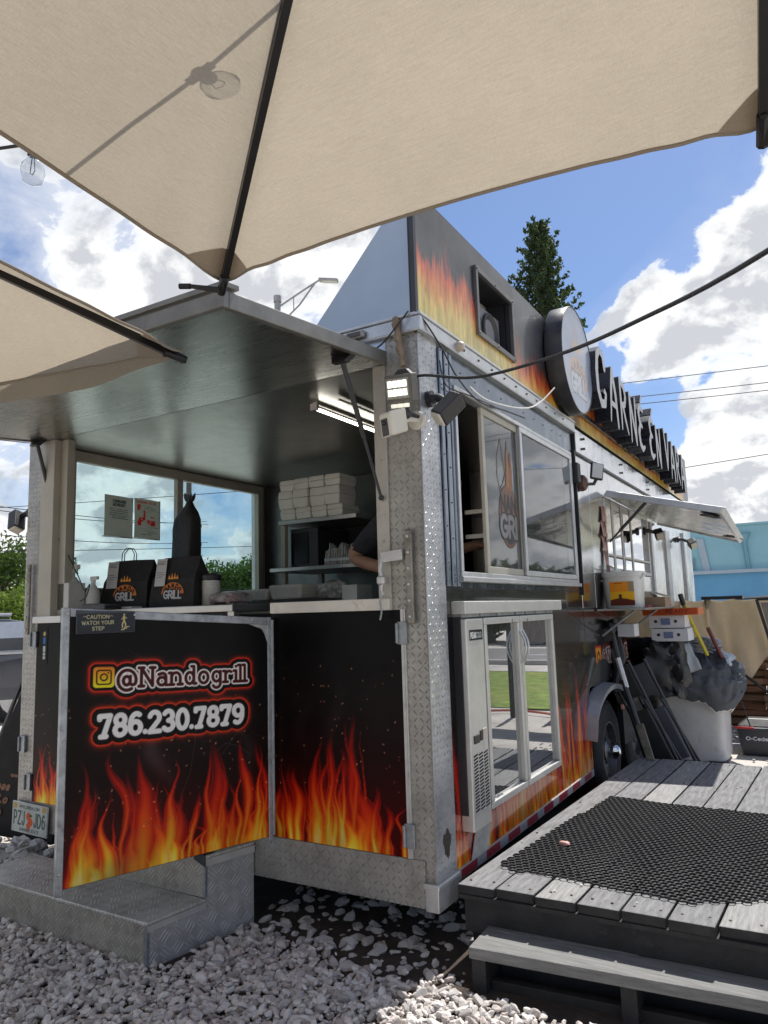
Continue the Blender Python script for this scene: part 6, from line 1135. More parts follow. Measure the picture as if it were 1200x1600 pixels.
sqlathe(b, (.295, 4.43, 0), [(.001, .02), (.262, .02), (.268, .05), (.285, .60), (.300, .62), (.300, .70), (.28, .70), (.27, .60)], .28, 48); b.build('shell', mat('dull_white_bin', (.60, .60, .60), .45, 0, .10, 4, dirt=((.35, .33, .3), 5, .58, .5)), wb, smooth=True); b = MB(); b.box(.42, .57, 4.15, 4.30, -.01, .025); b.build('foot', m_black, wb)
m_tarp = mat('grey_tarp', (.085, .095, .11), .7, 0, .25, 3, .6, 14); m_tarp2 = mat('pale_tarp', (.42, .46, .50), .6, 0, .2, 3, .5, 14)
nu_, nv_ = 160, 44; V_ = []
for j in range(nv_+1):
    v_ = j/nv_
    for i in range(nu_):
        a = 2*math.pi*i/nu_; cx_, sy_ = math.copysign(abs(math.cos(a))**.62, math.cos(a)), math.copysign(abs(math.sin(a))**.62, math.sin(a)); hem = .50+.10*math.cos(a+2.2)+.05*math.sin(2*a+.6)
        rad = .365*min(1, (v_/.42)**.55)*(1+.10*math.sin(min(1, v_)*3.0)) if v_ < .75 else .365*1.08*(1-.22*((v_-.75)/.25)**1.5); z_ = lerp(.94, .80, (v_/.42)**2) if v_ < .42 else lerp(.80, hem, (v_-.42)/.58)
        P0 = Vector((cx_*2.2, sy_*2.2, z_*5+3)); cr = abs(mnoise.noise(P0*1.1))*1.0+.5*abs(mnoise.noise(P0*2.7+Vector((5, 2, 1))))+.25*abs(mnoise.noise(P0*6.)); sag = -.05*math.sin(a*3+1)*math.sin(math.pi*min(1, v_*1.2))
        V_.append((.335+cx_*rad*(1.02-.17*cr), 4.36+sy_*rad*(1.0-.17*cr), z_-.075*cr+sag*.4))
b = MB(); b.add(V_, [(j*nu_+i, j*nu_+(i+1) % nu_, (j+1)*nu_+(i+1) % nu_, (j+1)*nu_+i) for j in range(nv_) for i in range(nu_)]); cvv_ = tag(b.build('cloth_cover', mat('matte_grey_cover', (.085, .095, .11), .85, 0, .25, 3, .3, 60, spec=.3), smooth=True), 'dark grey cloth cover bundled over the white bin', 'cloth'); sf_ = cvv_.modifiers.new('thickness', 'SOLIDIFY'); sf_.thickness = .006
b = MB(); b.tube([Vector(V_[(nv_)*nu_+i % nu_])+Vector((0, 0, -.004)) for i in range(nu_+1)], .0055, 6); b.build('piping', m_white, cvv_)
crumple('cloth_cover', 'grey folded cloth hanging left of the bundled cover', 'cloth', (.07, 3.98, .82), (.17, .12, .22), mat('matte_grey_cover', (.085, .095, .11), .85), 13, sub=5, amp=.18, f=5.)
crumple('cloth_cover', 'pale cloth coloured as the sunlit top of the bundled cover', 'cloth', (.56, 4.30, .83), (.11, .17, .07), m_tarp2, 17, sub=5, amp=.2, f=4.)  # sunlight on the grey cover, put in as a paler colour
b = MB(); Q_ = [(.20, 3.94, .965), (.37, 3.97, 1.005), (.455, 3.99, .80), (.29, 3.90, .735)]; m_ = 8
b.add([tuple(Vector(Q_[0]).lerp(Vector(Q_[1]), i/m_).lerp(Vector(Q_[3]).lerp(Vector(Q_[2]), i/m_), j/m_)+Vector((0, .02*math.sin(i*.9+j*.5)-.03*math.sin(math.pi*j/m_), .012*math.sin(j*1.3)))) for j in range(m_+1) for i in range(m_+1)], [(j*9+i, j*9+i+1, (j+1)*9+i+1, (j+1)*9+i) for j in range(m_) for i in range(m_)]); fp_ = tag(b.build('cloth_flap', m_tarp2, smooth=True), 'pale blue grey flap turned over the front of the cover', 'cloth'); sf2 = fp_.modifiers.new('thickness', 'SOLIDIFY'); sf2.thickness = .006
crumple('plastic_bag', 'clear rubbish bag heaped on the grey cloth cover', 'bag', (.40, 4.28, .96), (.17, .13, .07), mat('grey_film', (.34, .35, .36), .18, 0, .7, 22, 1., 40), 14, sub=5, amp=.34, f=9.)
crumple('bin_liner', 'black stuffed bag behind the white cartons', 'bag', (.22, 3.72, .80), (.15, .16, .24), m_black, 15, sub=4, amp=.5)
b = MB(); b.tube([(.37, 3.74, 1.40), (.385, 3.76, 1.315)], .020, 8); br = b.build('push_broom', m_black); tag(br, 'yellow broom handle with black grip behind the cartons', 'broom'); b = MB(); b.tube([(.385, 3.76, 1.314), (.50, 4.0, .90)], .015, 8); b.build('handle', mat('yellow_handle', (.50, .42, .03), .4), br)
b = MB(); b.tube([(.52, 4.02, 1.12), (.60, 4.1, .86)], .016, 8); tag(b.build('tool_handle', mat('dark_red_handle', (.14, .025, .03), .4)), 'dark red tool handle behind the broom', 'handle')
sv = thing('shovel', 'dusty shovel with a black handle leaning on the trailer by the wheel', 'shovel', (.26, 2.6, .3)); b = MB(); b.tube([(.030, 2.77, 1.20), (.12, 2.70, .78), (.20, 2.655, .52)], .018, 8); b.tube([(-.002+.01, 2.80, 1.20), (.075, 2.76, 1.22)], .020, 8); b.build('handle', m_black, sv, smooth=True)
b = MB(); b.hexa([(.245, 2.615, .302), (.30, 2.610, .302), (.30, 2.625, .302), (.245, 2.63, .302), (.175, 2.655, .53), (.235, 2.65, .53), (.235, 2.67, .53), (.175, 2.675, .53)]); b.build('blade', mat('dusty_blade', (.20, .18, .15), .8, .2, .4, 20), sv, bevel=.006)
b = MB(); b.tube([(.08, 2.72, .96), (.13, 2.70, .76)], .0195, 8); b.build('ferrule', m_alu, sv)
def fold_chair(d, label, mpan):
    d = Vector(d); t = thing('folding_chair', label, 'chair', Vector((.3, 3.2, 0))+d); P = lambda u, w, n=0: Vector((.045+.33*u+.11*w, 3.0+.10*u, .86-.84*u+.045*w))+d+Vector((0, -n, 0))
    for w in (0., 1.3): b = MB(); b.tube([P(-.02, w), P(.5, w), P(1.0, w)], .012, 8); b.build('leg', m_black, t, smooth=True)
    for w in (.12, 1.18): b = MB(); b.tube([P(.30, w, .02), P(1.0, w+.35, -.05)], .011, 8); b.build('leg', m_black, t, smooth=True)
    b = MB(); b.hexa([P(.26, .1, .0), P(.26, 1.2, .0), P(.26, 1.2, -.02), P(.26, .1, -.02), P(.0, .1, .0), P(.0, 1.2, .0), P(.0, 1.2, -.02), P(.0, .1, -.02)]); b.build('backrest', mpan, t, bevel=.012); b = MB(); b.hexa([P(.78, .1, .03), P(.78, 1.2, .03), P(.78, 1.2, .0), P(.78, .1, .0), P(.36, .1, .03), P(.36, 1.2, .03), P(.36, 1.2, .0), P(.36, .1, .0)]); b.build('seat', mpan, t, bevel=.012); b = MB(); b.tube([P(.88, 0.), P(.88, 1.3)], .009, 6); b.build('crossbar', m_black, t)
m_pan = mat('grey_pad', (.075, .08, .095), .45, 0, .15, 6); fold_chair((0.02, .0, 0), 'black folding chair with grey pads leaning by the white bin', m_pan); fold_chair((-.06, -.16, 0), 'black folding chair nearest the wheel', m_black)
b = MB(); b.obox((.10, 2.92, .62), (.035, .01, -.012), (-.01, .03, 0), (.10, .03, -.40)); tag(b.build('umbrella_bag', m_black, bevel=.02), 'long black bag leaning between the wheel and the chairs', 'bag')
b = MB(); b.tube([(.0+.02, 2.70, 1.12), (.0, 2.95, 1.16), (.06, 2.9, .95), (.03, 2.76, .72)], [.05, .045, .04, .02], 9); tag(b.build('black_cloth', m_black, smooth=True), 'black cloth hooked under the steel shelf', 'cloth')

# canvas screen, log rack, mop bin, leaning frame
def canvas_curve(u, v):
    x = .0+1.15*u; low = np.interp(u, [0, .25, .46, .56, .68, 1.0], [.64, .62, .56, .52, .72, 1.04]); zt = 1.345+.008*np.sin(u*30); return np.stack([x, 6.05+.045*np.sin(u*19+v*1.2)*(.3+.7*v)+.03*np.sin(u*41-v*3)*v-.10*np.exp(-((u-.25)/.03)**2)*(1-v), zt*(1-v)+low*v], -1)
u, v = np.meshgrid(np.linspace(0, 1, 90), np.linspace(0, 1, 40)); P = canvas_curve(u, v).reshape(-1, 3); b = MB(); b.add([tuple(p) for p in P], [(j*90+i, j*90+i+1, (j+1)*90+i+1, (j+1)*90+i) for j in range(39) for i in range(89)])
cs = tag(b.build('canvas_screen', fabric('beige_canvas', (.66, .62, .56), .6, 180.), smooth=True), 'stained beige canvas hung in folds behind the white bin', 'canvas'); so_ = cs.modifiers.new('thickness', 'SOLIDIFY'); so_.thickness = .004
lg = thing('log_rack', 'stack of reddish split logs under the beige canvas', 'firewood', (.8, 5.9, 0)); ml = [mat('log_%s' % n_, c_, .85, 0, .35, 5, .6, 30, stretch=(1, 8, 8)) for n_, c_ in (('red', (.20, .095, .055)), ('brown', (.15, .085, .05)), ('pale', (.27, .16, .10)))]
rg3 = random.Random(4)
for j in range(11):
    for i in range(3):
        x0 = .33+i*.42+rg3.uniform(-.03, .03); z = .05+j*.085; y = 6.32+rg3.uniform(-.02, .02); b = MB(); n_ = 6; ph = rg3.random()*6
        ringp = lambda x, tw, zz: [(x, y+.10*math.sin(ph+tw+2*math.pi*k/n_)*rg3.uniform(.8, 1), zz+.050*math.cos(ph+tw+2*math.pi*k/n_)) for k in range(n_)]
        a_ = ringp(x0, 0, z+rg3.uniform(-.01, .01)); c_ = ringp(x0+.43, .3, z+rg3.uniform(-.01, .01)); b.add(a_+c_, [(k, (k+1) % n_, n_+(k+1) % n_, n_+k) for k in range(n_)]+[tuple(range(n_-1, -1, -1)), tuple(range(n_, 2*n_))]); b.build('log', ml[rg3.randrange(3)], lg)
for x in (.28, 1.62): b = MB(); b.box(x, x+.04, 6.2, 6.45, -.01, 1.1); b.build('rack_post', m_black, lg)
b = MB(); b.tube([(.56, 5.55, .66), (.98, 5.60, .30)], .016, 6); tag(b.build('leaning_bar', m_plank_dk), 'dark bar slanting across the stacked logs', 'bar')
lf = thing('leaning_screen', 'black metal framed screen leaning at the right of the canvas', 'screen', (1.0, 5.5, 0)); b = MB(); b.tube([(.80, 5.5, 1.34), (.96, 5.5, .55), (1.04, 5.5, .05)], .020, 4); b.tube([(.80, 5.5, 1.34), (1.75, 5.5, 1.32)], .016, 4); b.tube([(.885, 5.5, .92), (1.75, 5.5, .91)], .010, 4); b.tube([(1.75, 5.5, 1.32), (1.75, 5.5, .0)], .018, 4); b.build('frame', m_black, lf)
b = MB(); b.prism([(.83, 5.515, 1.31), (1.73, 5.515, 1.30), (1.73, 5.515, .93), (.90, 5.515, .94)], (0, .006, 0)); b.build('screen', mat('woven_screen', (.30, .27, .24), .9, 0, .5, 6, .8, 40, stretch=(20, 1, 1)), lf)
mbn = thing('mop_bin', 'black mop bin with white lettering at the right edge', 'bin', (.85, 4.72, 0)); b = MB(); b.hexa([(.63, 4.66, .0), (1.10, 4.66, .0), (1.10, 4.95, .0), (.63, 4.95, .0), (.60, 4.64, .235), (1.14, 4.64, .235), (1.14, 4.98, .235), (.60, 4.98, .235)]); b.build('tub', mat('navy_black', (.022, .025, .035), .35, 0, .15, 5), mbn, bevel=.015, seg=3)
b = MB(); b.hexa([(.60, 4.70, .236), (1.14, 4.70, .236), (1.14, 4.95, .236), (.60, 4.95, .236), (.68, 4.78, .30), (1.10, 4.78, .30), (1.10, 4.90, .30), (.68, 4.90, .30)]); b.build('wringer', m_black, mbn, bevel=.01); b = MB(); b.box(.59, .74, 4.632, 4.66, .225, .242); b.build('red_clip', mat('red_plastic', (.40, .02, .03), .35), mbn); b = MB(); b.tube([(.71, 4.68, .24), (.60, 4.85, .62)], .006, 6); b.build('rod', m_black, mbn)
cv = Canvas(.22, .05, .0024, (.10, .11, .14)); st, _ = text_strokes('O-Cedar', .014, .012, .028, .0036, .2, fit=.19); q = cv.sdf(st, .02); cv.ink(q, (.85, .86, .87)); decal(cv, q, 'lettering', m_paper, mbn, (.66, 4.643, .12), (1, 0, 0), Vector((0, -.085, 1)).normalized())
rsh = thing('shed_roof', 'thin dark and white roof sheets above the beige canvas', 'roof', (.8, 6.3, 1.36)); b = MB(); b.hexa([(.68, 5.5, 1.352), (2.2, 5.5, 1.40), (2.2, 6.0, 1.40), (.68, 6.0, 1.352), (.70, 5.5, 1.366), (2.2, 5.5, 1.46), (2.2, 6.0, 1.46), (.70, 6.0, 1.366)]); b.build('white_sheet', m_white, rsh); b = MB(); b.hexa([(.60, 5.46, 1.342), (2.2, 5.46, 1.372), (2.2, 6.01, 1.372), (.60, 6.01, 1.342), (.62, 5.46, 1.350), (2.2, 5.46, 1.392), (2.2, 6.01, 1.392), (.62, 6.01, 1.350)]); b.build('black_edge', m_black, rsh); b = MB(); b.box(.27, .66, 5.7, 6.0, 1.352, 1.385); b.build('black_sheet', m_black, rsh)
for x in (-.06, 2.1): b = MB(); b.box(x, x+.05, 6.12, 6.17, -.01, 1.34); b.build('post', m_plank_dk, rsh)
# hose on the lawn edge, mirrored in the fridge doors
wire('garden_hose', [(1.5, 6.2, .03), (2.2, 6.5, .03), (3.0, 6.2, .03), (4.0, 6.6, .03), (6, 6.3, .03)], .016, mat('red_hose', (.45, .10, .06), .5), 'red hose lying along the lawn edge', 'hose')
# ------------------------------------------------------------------ cantilevered shade: two market umbrellas
m_fab = fabric('umbrella_cloth', (.425, .385, .33), .42, 420.)
m_fab2 = fabric('umbrella_cloth_double', (.39, .34, .28), .34, 420.)
m_rib = mat('black_rib', (.014, .014, .015), .4, .4, .2, 10)
def umbrella(name, label, c, apex_z, tips, tip_z, valance=0., pole=True, k_in=.026, clipdir=None):
    """tips: rib ends in plan, in order round the rim"""
    t = thing(name, label, 'umbrella', (c[0], c[1], 0), 'cream market umbrellas'); ap = Vector((c[0], c[1], apex_z)); T3 = [Vector((x, y, tip_z)) for x, y in tips]; n = len(T3)
    for i in range(n):
        a, d = T3[i], T3[(i+1) % n]; nu, nv = 64, 30; L = (a-d).length
        def pt_(s, v):
            v2 = v*(1-(k_in if i != n-1 else .010)*4*s*(1-s)*v*v); base = ap+(a.lerp(d, s)-ap)*v2
            wr = .007*math.sin(min(s, 1-s)*70+v*9)*math.exp(-min(s, 1-s)*11)*v**4*(1 if s < .5 else .8)+.0012*math.sin(s*31+v*17)*math.exp(-min(s, 1-s)*6)*v
            return base+Vector((0, 0, .016-.02*4*s*(1-s)*math.sin(math.pi*v)+wr))
        b = MB(); b.add([pt_(i_/nu, .02+.98*j/nv) for j in range(nv+1) for i_ in range(nu+1)], [(j*(nu+1)+i_, j*(nu+1)+i_+1, (j+1)*(nu+1)+i_+1, (j+1)*(nu+1)+i_) for j in range(nv) for i_ in range(nu)]); pn = b.build('canopy_panel', m_fab, t, smooth=True)
        b = MB(); b.tube([pt_(i_/nu, 1.)+Vector((0, 0, -.002)) for i_ in range(nu+1)], .0045, 5); b.build('hem', m_fab2, pn)
        if valance and i == 3:
            b = MB(); b.add([q for i_ in range(nu+1) for q in (pt_(i_/nu, 1.), pt_(i_/nu, 1.)+Vector((0, 0, -valance*min(1, 6*min(i_, nu-i_)/nu+.12))))], [(2*k, 2*k+2, 2*k+3, 2*k+1) for k in range(nu)]); b.build('valance', m_fab, pn)
            for s in (.12, .30): p = pt_(s, 1.)+Vector((0, 0, -valance-.004)); dd = (d-a).normalized()*.018; b = MB(); b.obox(p, dd, dd.cross(Vector((0, 0, .25))), (0, 0, .006)); b.build('strap_clip', m_rib, pn)
        for tip, oth, s0, s1 in ((a, d, 0., .085), (d, a, 1., .915)):        # doubled cloth pocket in each corner
            b = MB(); m_ = 6; b.add([pt_(lerp(s0, s1*.75 if s0 == 0 else 1-(1-s1)*.75, q/m_)*1., lerp(1.-.10*(1-q/m_)**1.0, 1.0, 0) if False else w)+Vector((0, 0, -.004)) for q in range(m_+1) for w in (1.0, 1.-.062*(1-(q/m_)**1.6))], [(2*q, 2*q+2, 2*q+3, 2*q+1) for q in range(m_)]); b.build('corner_pocket', m_fab2, pn, smooth=True)
    for i in range(n):
        d = (T3[i]-ap); s_ = d.normalized().cross(Vector((0, 0, 1))).normalized()*.008; upv = s_.cross(d).normalized()*.012; b = MB(); p0, p1 = ap+d*.02-Vector((0, 0, .012)), T3[i]+d.normalized()*.012+Vector((0, 0, -.006)); m_ = 8
        P = [p0.lerp(p1, q/m_)+Vector((0, 0, .014*math.sin(math.pi*q/m_))) for q in range(m_+1)]
        b.add([v for p in P for v in (p-s_-upv, p+s_-upv, p+s_+upv, p-s_+upv)], [(4*q+k, 4*q+(k+1) % 4, 4*q+4+(k+1) % 4, 4*q+4+k) for q in range(m_) for k in range(4)]+[(3, 2, 1, 0), (4*m_, 4*m_+1, 4*m_+2, 4*m_+3)]); rb = b.build('rib', m_rib, t)
        b = MB(); b.tube([T3[i]-d.normalized()*.05+Vector((0, 0, -.01)), T3[i]+d.normalized()*.020+Vector((0, 0, -.004))], .012, 8); b.ball(T3[i]-d.normalized()*.045-upv*1.4, .008, 6); b.build('rib_end', m_rib, rb)
        b = MB(); b.tube([P[0].lerp(P[-1], .30), P[0].lerp(P[-1], .56)], .020, 10); b.build('sleeve', m_fab, rb, smooth=True)
    b = MB(); b.tube([(c[0], c[1], .06), (c[0], c[1], apex_z+.02)], .020, 14); b.build('pole', m_rib, t, smooth=True); b = MB(); b.ring([(.26, 0), (.26, .04), (.22, .06), (.03, .07), (.03, .2), (.001, .2)], (c[0], c[1], 0), 'z', 28); b.build('base', m_rib, t, smooth=True)
    b = MB(); b.ring([(.05, -.06), (.055, -.02), (.03, .0), (.001, .01)], (c[0], c[1], apex_z), 'z', 16); b.build('hub', m_rib, t, smooth=True)
    if clipdir:
        i, dv = clipdir; dv = Vector(dv); b = MB(); b.tube([T3[i]+Vector((0, 0, -.012)), T3[i]+dv], [.009, .006], 8); b.tube([T3[i]+dv, T3[i]+dv*1.35], .008, 8); b.build('tie_pin', m_rib, t)
    return t
cx, cy = 1.458, -2.323; eb, es = (-.124, 1.178), (-1.274, -.085)
umbrella('market_umbrella', 'cream umbrella overhead with the bulb shadow on its cloth', (cx, cy), 2.72, [(cx+eb[0]*i+es[0]*j, cy+eb[1]*i+es[1]*j) for i, j in ((1, 1), (1, 0), (1, -1), (-1, -1), (-1, 0), (-1, 1))], 2.2, clipdir=(0, (-.085, -.03, .010)))
cx, cy = -1.33, -2.40; q1, q2 = (-1.2, -.19), (.19, -1.2)
umbrella('market_umbrella', 'cream umbrella whose corner reaches in front of the hatch at the left', (cx, cy), 2.78, [(cx+q1[0]*i+q2[0]*j, cy+q1[1]*i+q2[1]*j) for i, j in ((-1, -1), (-1, 1), (1, 1), (1, -1))], 2.15, valance=.075, k_in=.012)
# festoon of bulbs strung above the cloth
sl_ = thing('string_light', 'black festoon string with clear bulbs above the cream umbrella', 'string light', (.3, -1.5, 2.5))
pth = [Vector(p) for p in ((-3.0, -1.9, 2.9), (-.375, -1.588, 2.553), (-.300, -1.555, 2.556), (.145, -1.611, 2.468), (.30, -1.587, 2.530), (.453, -1.554, 2.596), (.616, -1.537, 2.662), (1.5, -1.5, 3.0), (3.2, -1.5, 3.1))]
b = MB(); b.tube(pth, .0045, 6); b.build('cord', m_cable, sl_, smooth=True)
m_bulb = glass('bulb_glass', (.80, .82, .84), 2.5, .02, .12)
for p in ((-.284, -1.555, 2.552), (.453, -1.554, 2.596), (1.3, -1.51, 2.92), (-1.6, -1.75, 2.72)):
    p = Vector(p); b = MB(); b.tube([p+Vector((0, 0, .008)), p+Vector((0, 0, -.035))], .014, 10); b.tube([p+Vector((-.025, 0, 0)), p+Vector((.025, 0, .006))], .009, 8); so2 = b.build('socket', m_cable, sl_, smooth=True)
    b = MB(); b.ring([(.010, -.035), (.014, -.045), (.028, -.065), (.031, -.085), (.024, -.105), (.008, -.113), (.001, -.114)], p, 'z', 18); b.build('bulb', m_bulb, so2, smooth=True); b = MB(); b.tube([p+Vector((-.004, 0, -.04)), p+Vector((-.010, 0, -.08)), p+Vector((0, 0, -.088)), p+Vector((.010, 0, -.08)), p+Vector((.004, 0, -.04))], .0012, 4); b.build('filament', m_rib, so2)

# ------------------------------------------------------------------ backdrop: blue building, poles, wires, trees, parked car
bd = thing('blue_building', 'two tone blue flat roofed building beyond the canvas screen', 'building', (-4, 30, 0)); m_b1 = mat('pale_blue_wall', (.30, .53, .60), .8, 0, .05, .6, .1, 20, dirt=((.22, .42, .50), .9, .5, .35)); m_b2 = mat('mid_blue_wall', (.16, .40, .62), .8, 0, .05, .6, .1, 20, dirt=((.12, .32, .52), .9, .5, .35)); m_b3 = mat('greyblue_trim', (.42, .50, .56), .7, 0, .05)
b = MB(); b.box(-14, 2.4, 26.1, 36, 2.42, 3.98); b.build('upper_wall', m_b1, bd); b = MB(); b.box(-14, 2.45, 26.0, 36, 0, 2.30); b.build('lower_wall', m_b2, bd); b = MB(); b.box(-14, 2.55, 25.85, 36, 2.301, 2.419); b.build('ledge', m_b3, bd)
b = MB(); b.box(-14, 2.45, 26.05, 36, 3.981, 4.05); b.build('parapet_cap', m_b1, bd)
for x in (-2.0, -7.5, -12): b = MB(); b.prism([(x-.35, 26.09, 3.6), (x-.12, 26.09, 3.6), (x+.03, 26.09, 2.42), (x-.2, 26.09, 2.42)], (0, -.06, 0)); b.build('buttress', m_b3, bd)
b = MB(); [b.box(-3.4, -2.45, 26.02, 26.09, 2.5+k*.075, 2.535+k*.075) for k in range(6)]; b.build('louvre', mat('louvre_grey', (.25, .42, .50), .6), bd)
b = MB(); b.tube([(-1.02, 26.03, 3.70), (-.98, 26.03, 3.62), (-.86, 26.03, 3.40), (-.80, 26.03, 2.45)], .02, 6); b.tube([(-.58, 26.03, 3.70), (-.62, 26.03, 3.62), (-.72, 26.03, 3.40), (-.66, 26.03, 2.45)], .02, 6); b.tube([(-1.02, 26.03, 3.70), (-.58, 26.03, 3.70)], .02, 6); b.build('conduit', mat('teal_pipe', (.13, .32, .40), .6), bd)
def pole(x, y, h, label, arms=((0, 8.0), (0, 7.2))):
    t = thing('utility_pole', label, 'utility pole', (x, y, 0)); b = MB(); b.tube([(x, y, -.1), (x, y, h)], [.16, .11], 10); b.build('shaft', mat('pole_wood', (.16, .13, .11), .9, 0, .3, 3), t); dv = Vector((.45, .89, 0))
    for _, z in arms: b = MB(); b.obox((x, y, z), dv*(1.1 if x > -19 else .55), (.05, -.025, 0), (0, 0, .06)); c_ = b.build('crossarm', mat('pole_wood', (.16, .13, .11), .9), t); b = MB(); [b.ring([(.03, .06), (.045, .1), (.03, .16), (.001, .18)], Vector((x, y, z))+dv*k*(1 if x > -19 else .5), 'z', 8) for k in (-1., -.5, .5, 1.)]; b.build('insulator', m_alu, c_)
    return t
pole(-17.5, 7.6, 6.6, 'wooden utility pole at the left edge with two crossarms', ((0, 4.3), (0, 3.55))); pole(-21.55, 19.9, 7.2, 'wooden utility pole seen through the green window glass', ((0, 5.2), (0, 4.4)))
def span(a, c, sag, r=.012):
    a, c = Vector(a), Vector(c); b = MB(); b.tube([a.lerp(c, k/14)-Vector((0, 0, sag*4*(k/14)*(1-k/14))) for k in range(15)], r, 5); return b
k2 = 0
for a, c, sg_, lb in (((-40, 0, 6.9), (-3, 19.6, 7.65), 0, ''),):
    pass
for a, c, sg_, lb in (((-8, 16, 7.25), (12, 28, 9.6), .1, 'upper overhead wire right of the roof letters'), ((-8, 16.1, 6.9), (12, 28.2, 9.1), .15, 'second overhead wire right of the roof letters'), ((-8, 16.2, 6.75), (12, 28.2, 8.9), .2, 'third overhead wire right of the roof letters'), ((-6, 18, 4.7), (10, 28, 7.4), .1, 'low overhead wire above the blue building'),
                      ((-17, 6.5, 4.42), (-21.5, 21, 5.35), .15, 'overhead wire between the two wooden poles, upper'), ((-17.9, 8.6, 4.42), (-20.6, 20, 5.30), .2, 'overhead wire between the two wooden poles, inner'), ((-17, 6.5, 3.68), (-21.5, 21, 4.55), .2, 'overhead wire between the two wooden poles, lower'),
                      ((-15.7, 7.2, 5.75), (-15, 40, 9.5), .3, 'overhead wire sloping behind the long window'), ((-19, 2, 6.4), (-12, 30, 7.0), .3, 'overhead wire crossing high behind the long window'), ((-30, 10, 8.8), (-6, 24, 7.4), .3, 'overhead wire rising left behind the long window'), ((-26, 8, 4.8), (-9, 30, 7.9), .2, 'overhead wire falling left behind the long window'), ((-24, 5, 3.4), (-14, 32, 5.0), .2, 'lowest overhead wire behind the long window')):
    tag(span(a, c, sg_).build('overhead_wire', m_cable), lb, 'wire')
sl2 = thing('street_light', 'grey street light with a long truss arm behind the trailer', 'street light', (-15.5, 18.4, 0)); m_gal = mat('galvanised_pole', (.34, .34, .34), .5, .4)
b = MB(); b.tube([(-15.5, 18.42, -.1), (-15.46, 18.44, 13.35)], [.17, .12], 12); b.build('shaft', m_gal, sl2, smooth=True); b = MB(); b.tube([(-15.44, 18.45, 12.95), (-14.6, 18.87, 13.55), (-13.95, 19.2, 13.99)], .035, 8); b.tube([(-15.44, 18.45, 12.2), (-14.7, 18.82, 13.0), (-14.15, 19.1, 13.86)], .035, 8); b.tube([(-14.9, 18.72, 13.32), (-14.9, 18.72, 12.78)], .02, 6); b.ring([(.15, 0), (.15, .25), (.001, .26)], (-15.46, 18.44, 13.15), 'z', 10); b.build('truss_arm', m_gal, sl2)
b = MB(); b.obox((-13.70, 19.34, 13.93), Vector((.34, .17, -.04)), Vector((-.06, .12, 0)), (0, 0, .06)); hd_ = b.build('lamp_head', m_gal, sl2, bevel=.05, seg=3); b = MB(); b.obox((-13.66, 19.36, 13.86), Vector((.26, .13, -.03)), Vector((-.045, .09, 0)), (0, 0, .015)); b.build('lens', mat('sodium_lens', (.55, .56, .48), .3), hd_)
# trees
def leaf_cloud(b, pts, size, rg_, flat=.5, n_per=1):
    vs = []; fs = []
    for p, s_ in pts:
        for _ in range(n_per):
            a = Vector((rg_.gauss(0, 1), rg_.gauss(0, 1), rg_.gauss(0, flat))).normalized(); c = a.orthogonal().normalized(); d = a.cross(c); th = rg_.uniform(0, 6.28); c, d = c*math.cos(th)+d*math.sin(th), d*math.cos(th)-c*math.sin(th); L = size*s_*rg_.uniform(.7, 1.3); i = len(vs)
            vs += [p-c*L, p+d*L*.42+a*L*.1, p+c*L, p-d*L*.42+a*L*.1]; fs.append((i, i+1, i+2, i+3))
    b.add(vs, fs)
def broad_tree(x, y, h, cr, label, m, seed, trunk_h=None, n=4200, leaf=.16, group='broad leaved trees round the lot'):
    rg_ = random.Random(seed); t = thing('broadleaf_tree', label, 'tree', (x, y, 0), group); th = trunk_h or h*.35; b = MB(); b.tube([(x, y, -.1), (x+.1, y, th*.6), (x+.05, y+.1, th), (x, y, h*.75)], [.26, .2, .15, .04], 9); mt = mat('bark', (.13, .10, .08), .9, 0, .3, 5, .5, 20)
    cl_ = []
    for k in range(16):
        a = rg_.uniform(0, 6.28); r = cr*rg_.uniform(.15, .78); z = rg_.uniform(th*1.0, h*.9); c = Vector((x+r*math.cos(a), y+r*math.sin(a), z)); cl_.append((c, cr*rg_.uniform(.28, .5))); b.tube([(x+.05, y+.05, th*rg_.uniform(.7, 1.1)), (x+.5*(c.x-x), y+.5*(c.y-y), lerp(th, z, .7)), c], [.09, .05, .02], 6)
    b.build('trunk', mt, t, smooth=True); pts = []
    for k in range(n):
        c, r = cl_[rg_.randrange(len(cl_))]; d = Vector((rg_.gauss(0, 1), rg_.gauss(0, 1), rg_.gauss(0, .8))).normalized()*r*rg_.uniform(.45, 1.08); pts.append((c+d, 1))
    b = MB(); leaf_cloud(b, pts, leaf, rg_); b.build('crown', m, t); return t
lf1 = leafmat('leaf_mid', (.060, .105, .022)); lf2 = leafmat('leaf_dark', (.035, .060, .018)); lf3 = leafmat('leaf_bright', (.13, .19, .03))
broad_tree(-27.2, 15.4, 4.6, 2.6, 'green broad tree above the parked car at the left edge', lf1, 1, 1.2, 9000, .11); broad_tree(-19.8, 10.6, 3.0, 1.6, 'bright green bush tree in front of the taller one at the left edge', lf3, 2, .5, 9000, .075)
broad_tree(-23.0, 23.8, 3.9, 2.3, 'broad tree seen low through the green window glass', lf1, 3, 1.0, 7000, .11); broad_tree(-19.5, 25.5, 3.2, 1.9, 'smaller tree right of the one in the green window', lf2, 5, .9, 5000, .10)
for x, y, h, cr, sd, lb in ((6.5, 23.5, 2.16, 2.2, 11, 'dark tree across the road nearest the blue building'), (10, 24.5, 2.59, 2.6, 12, 'tallest dark tree across the road'), (14, 23.5, 2.09, 2.4, 13, 'dark tree across the road, third from the building'), (18.5, 24, 2.38, 2.6, 14, 'dark tree across the road, farthest from the building')): broad_tree(x, y, h, cr, lb, lf2, sd, None, 2600, .30, 'dark trees across the road')
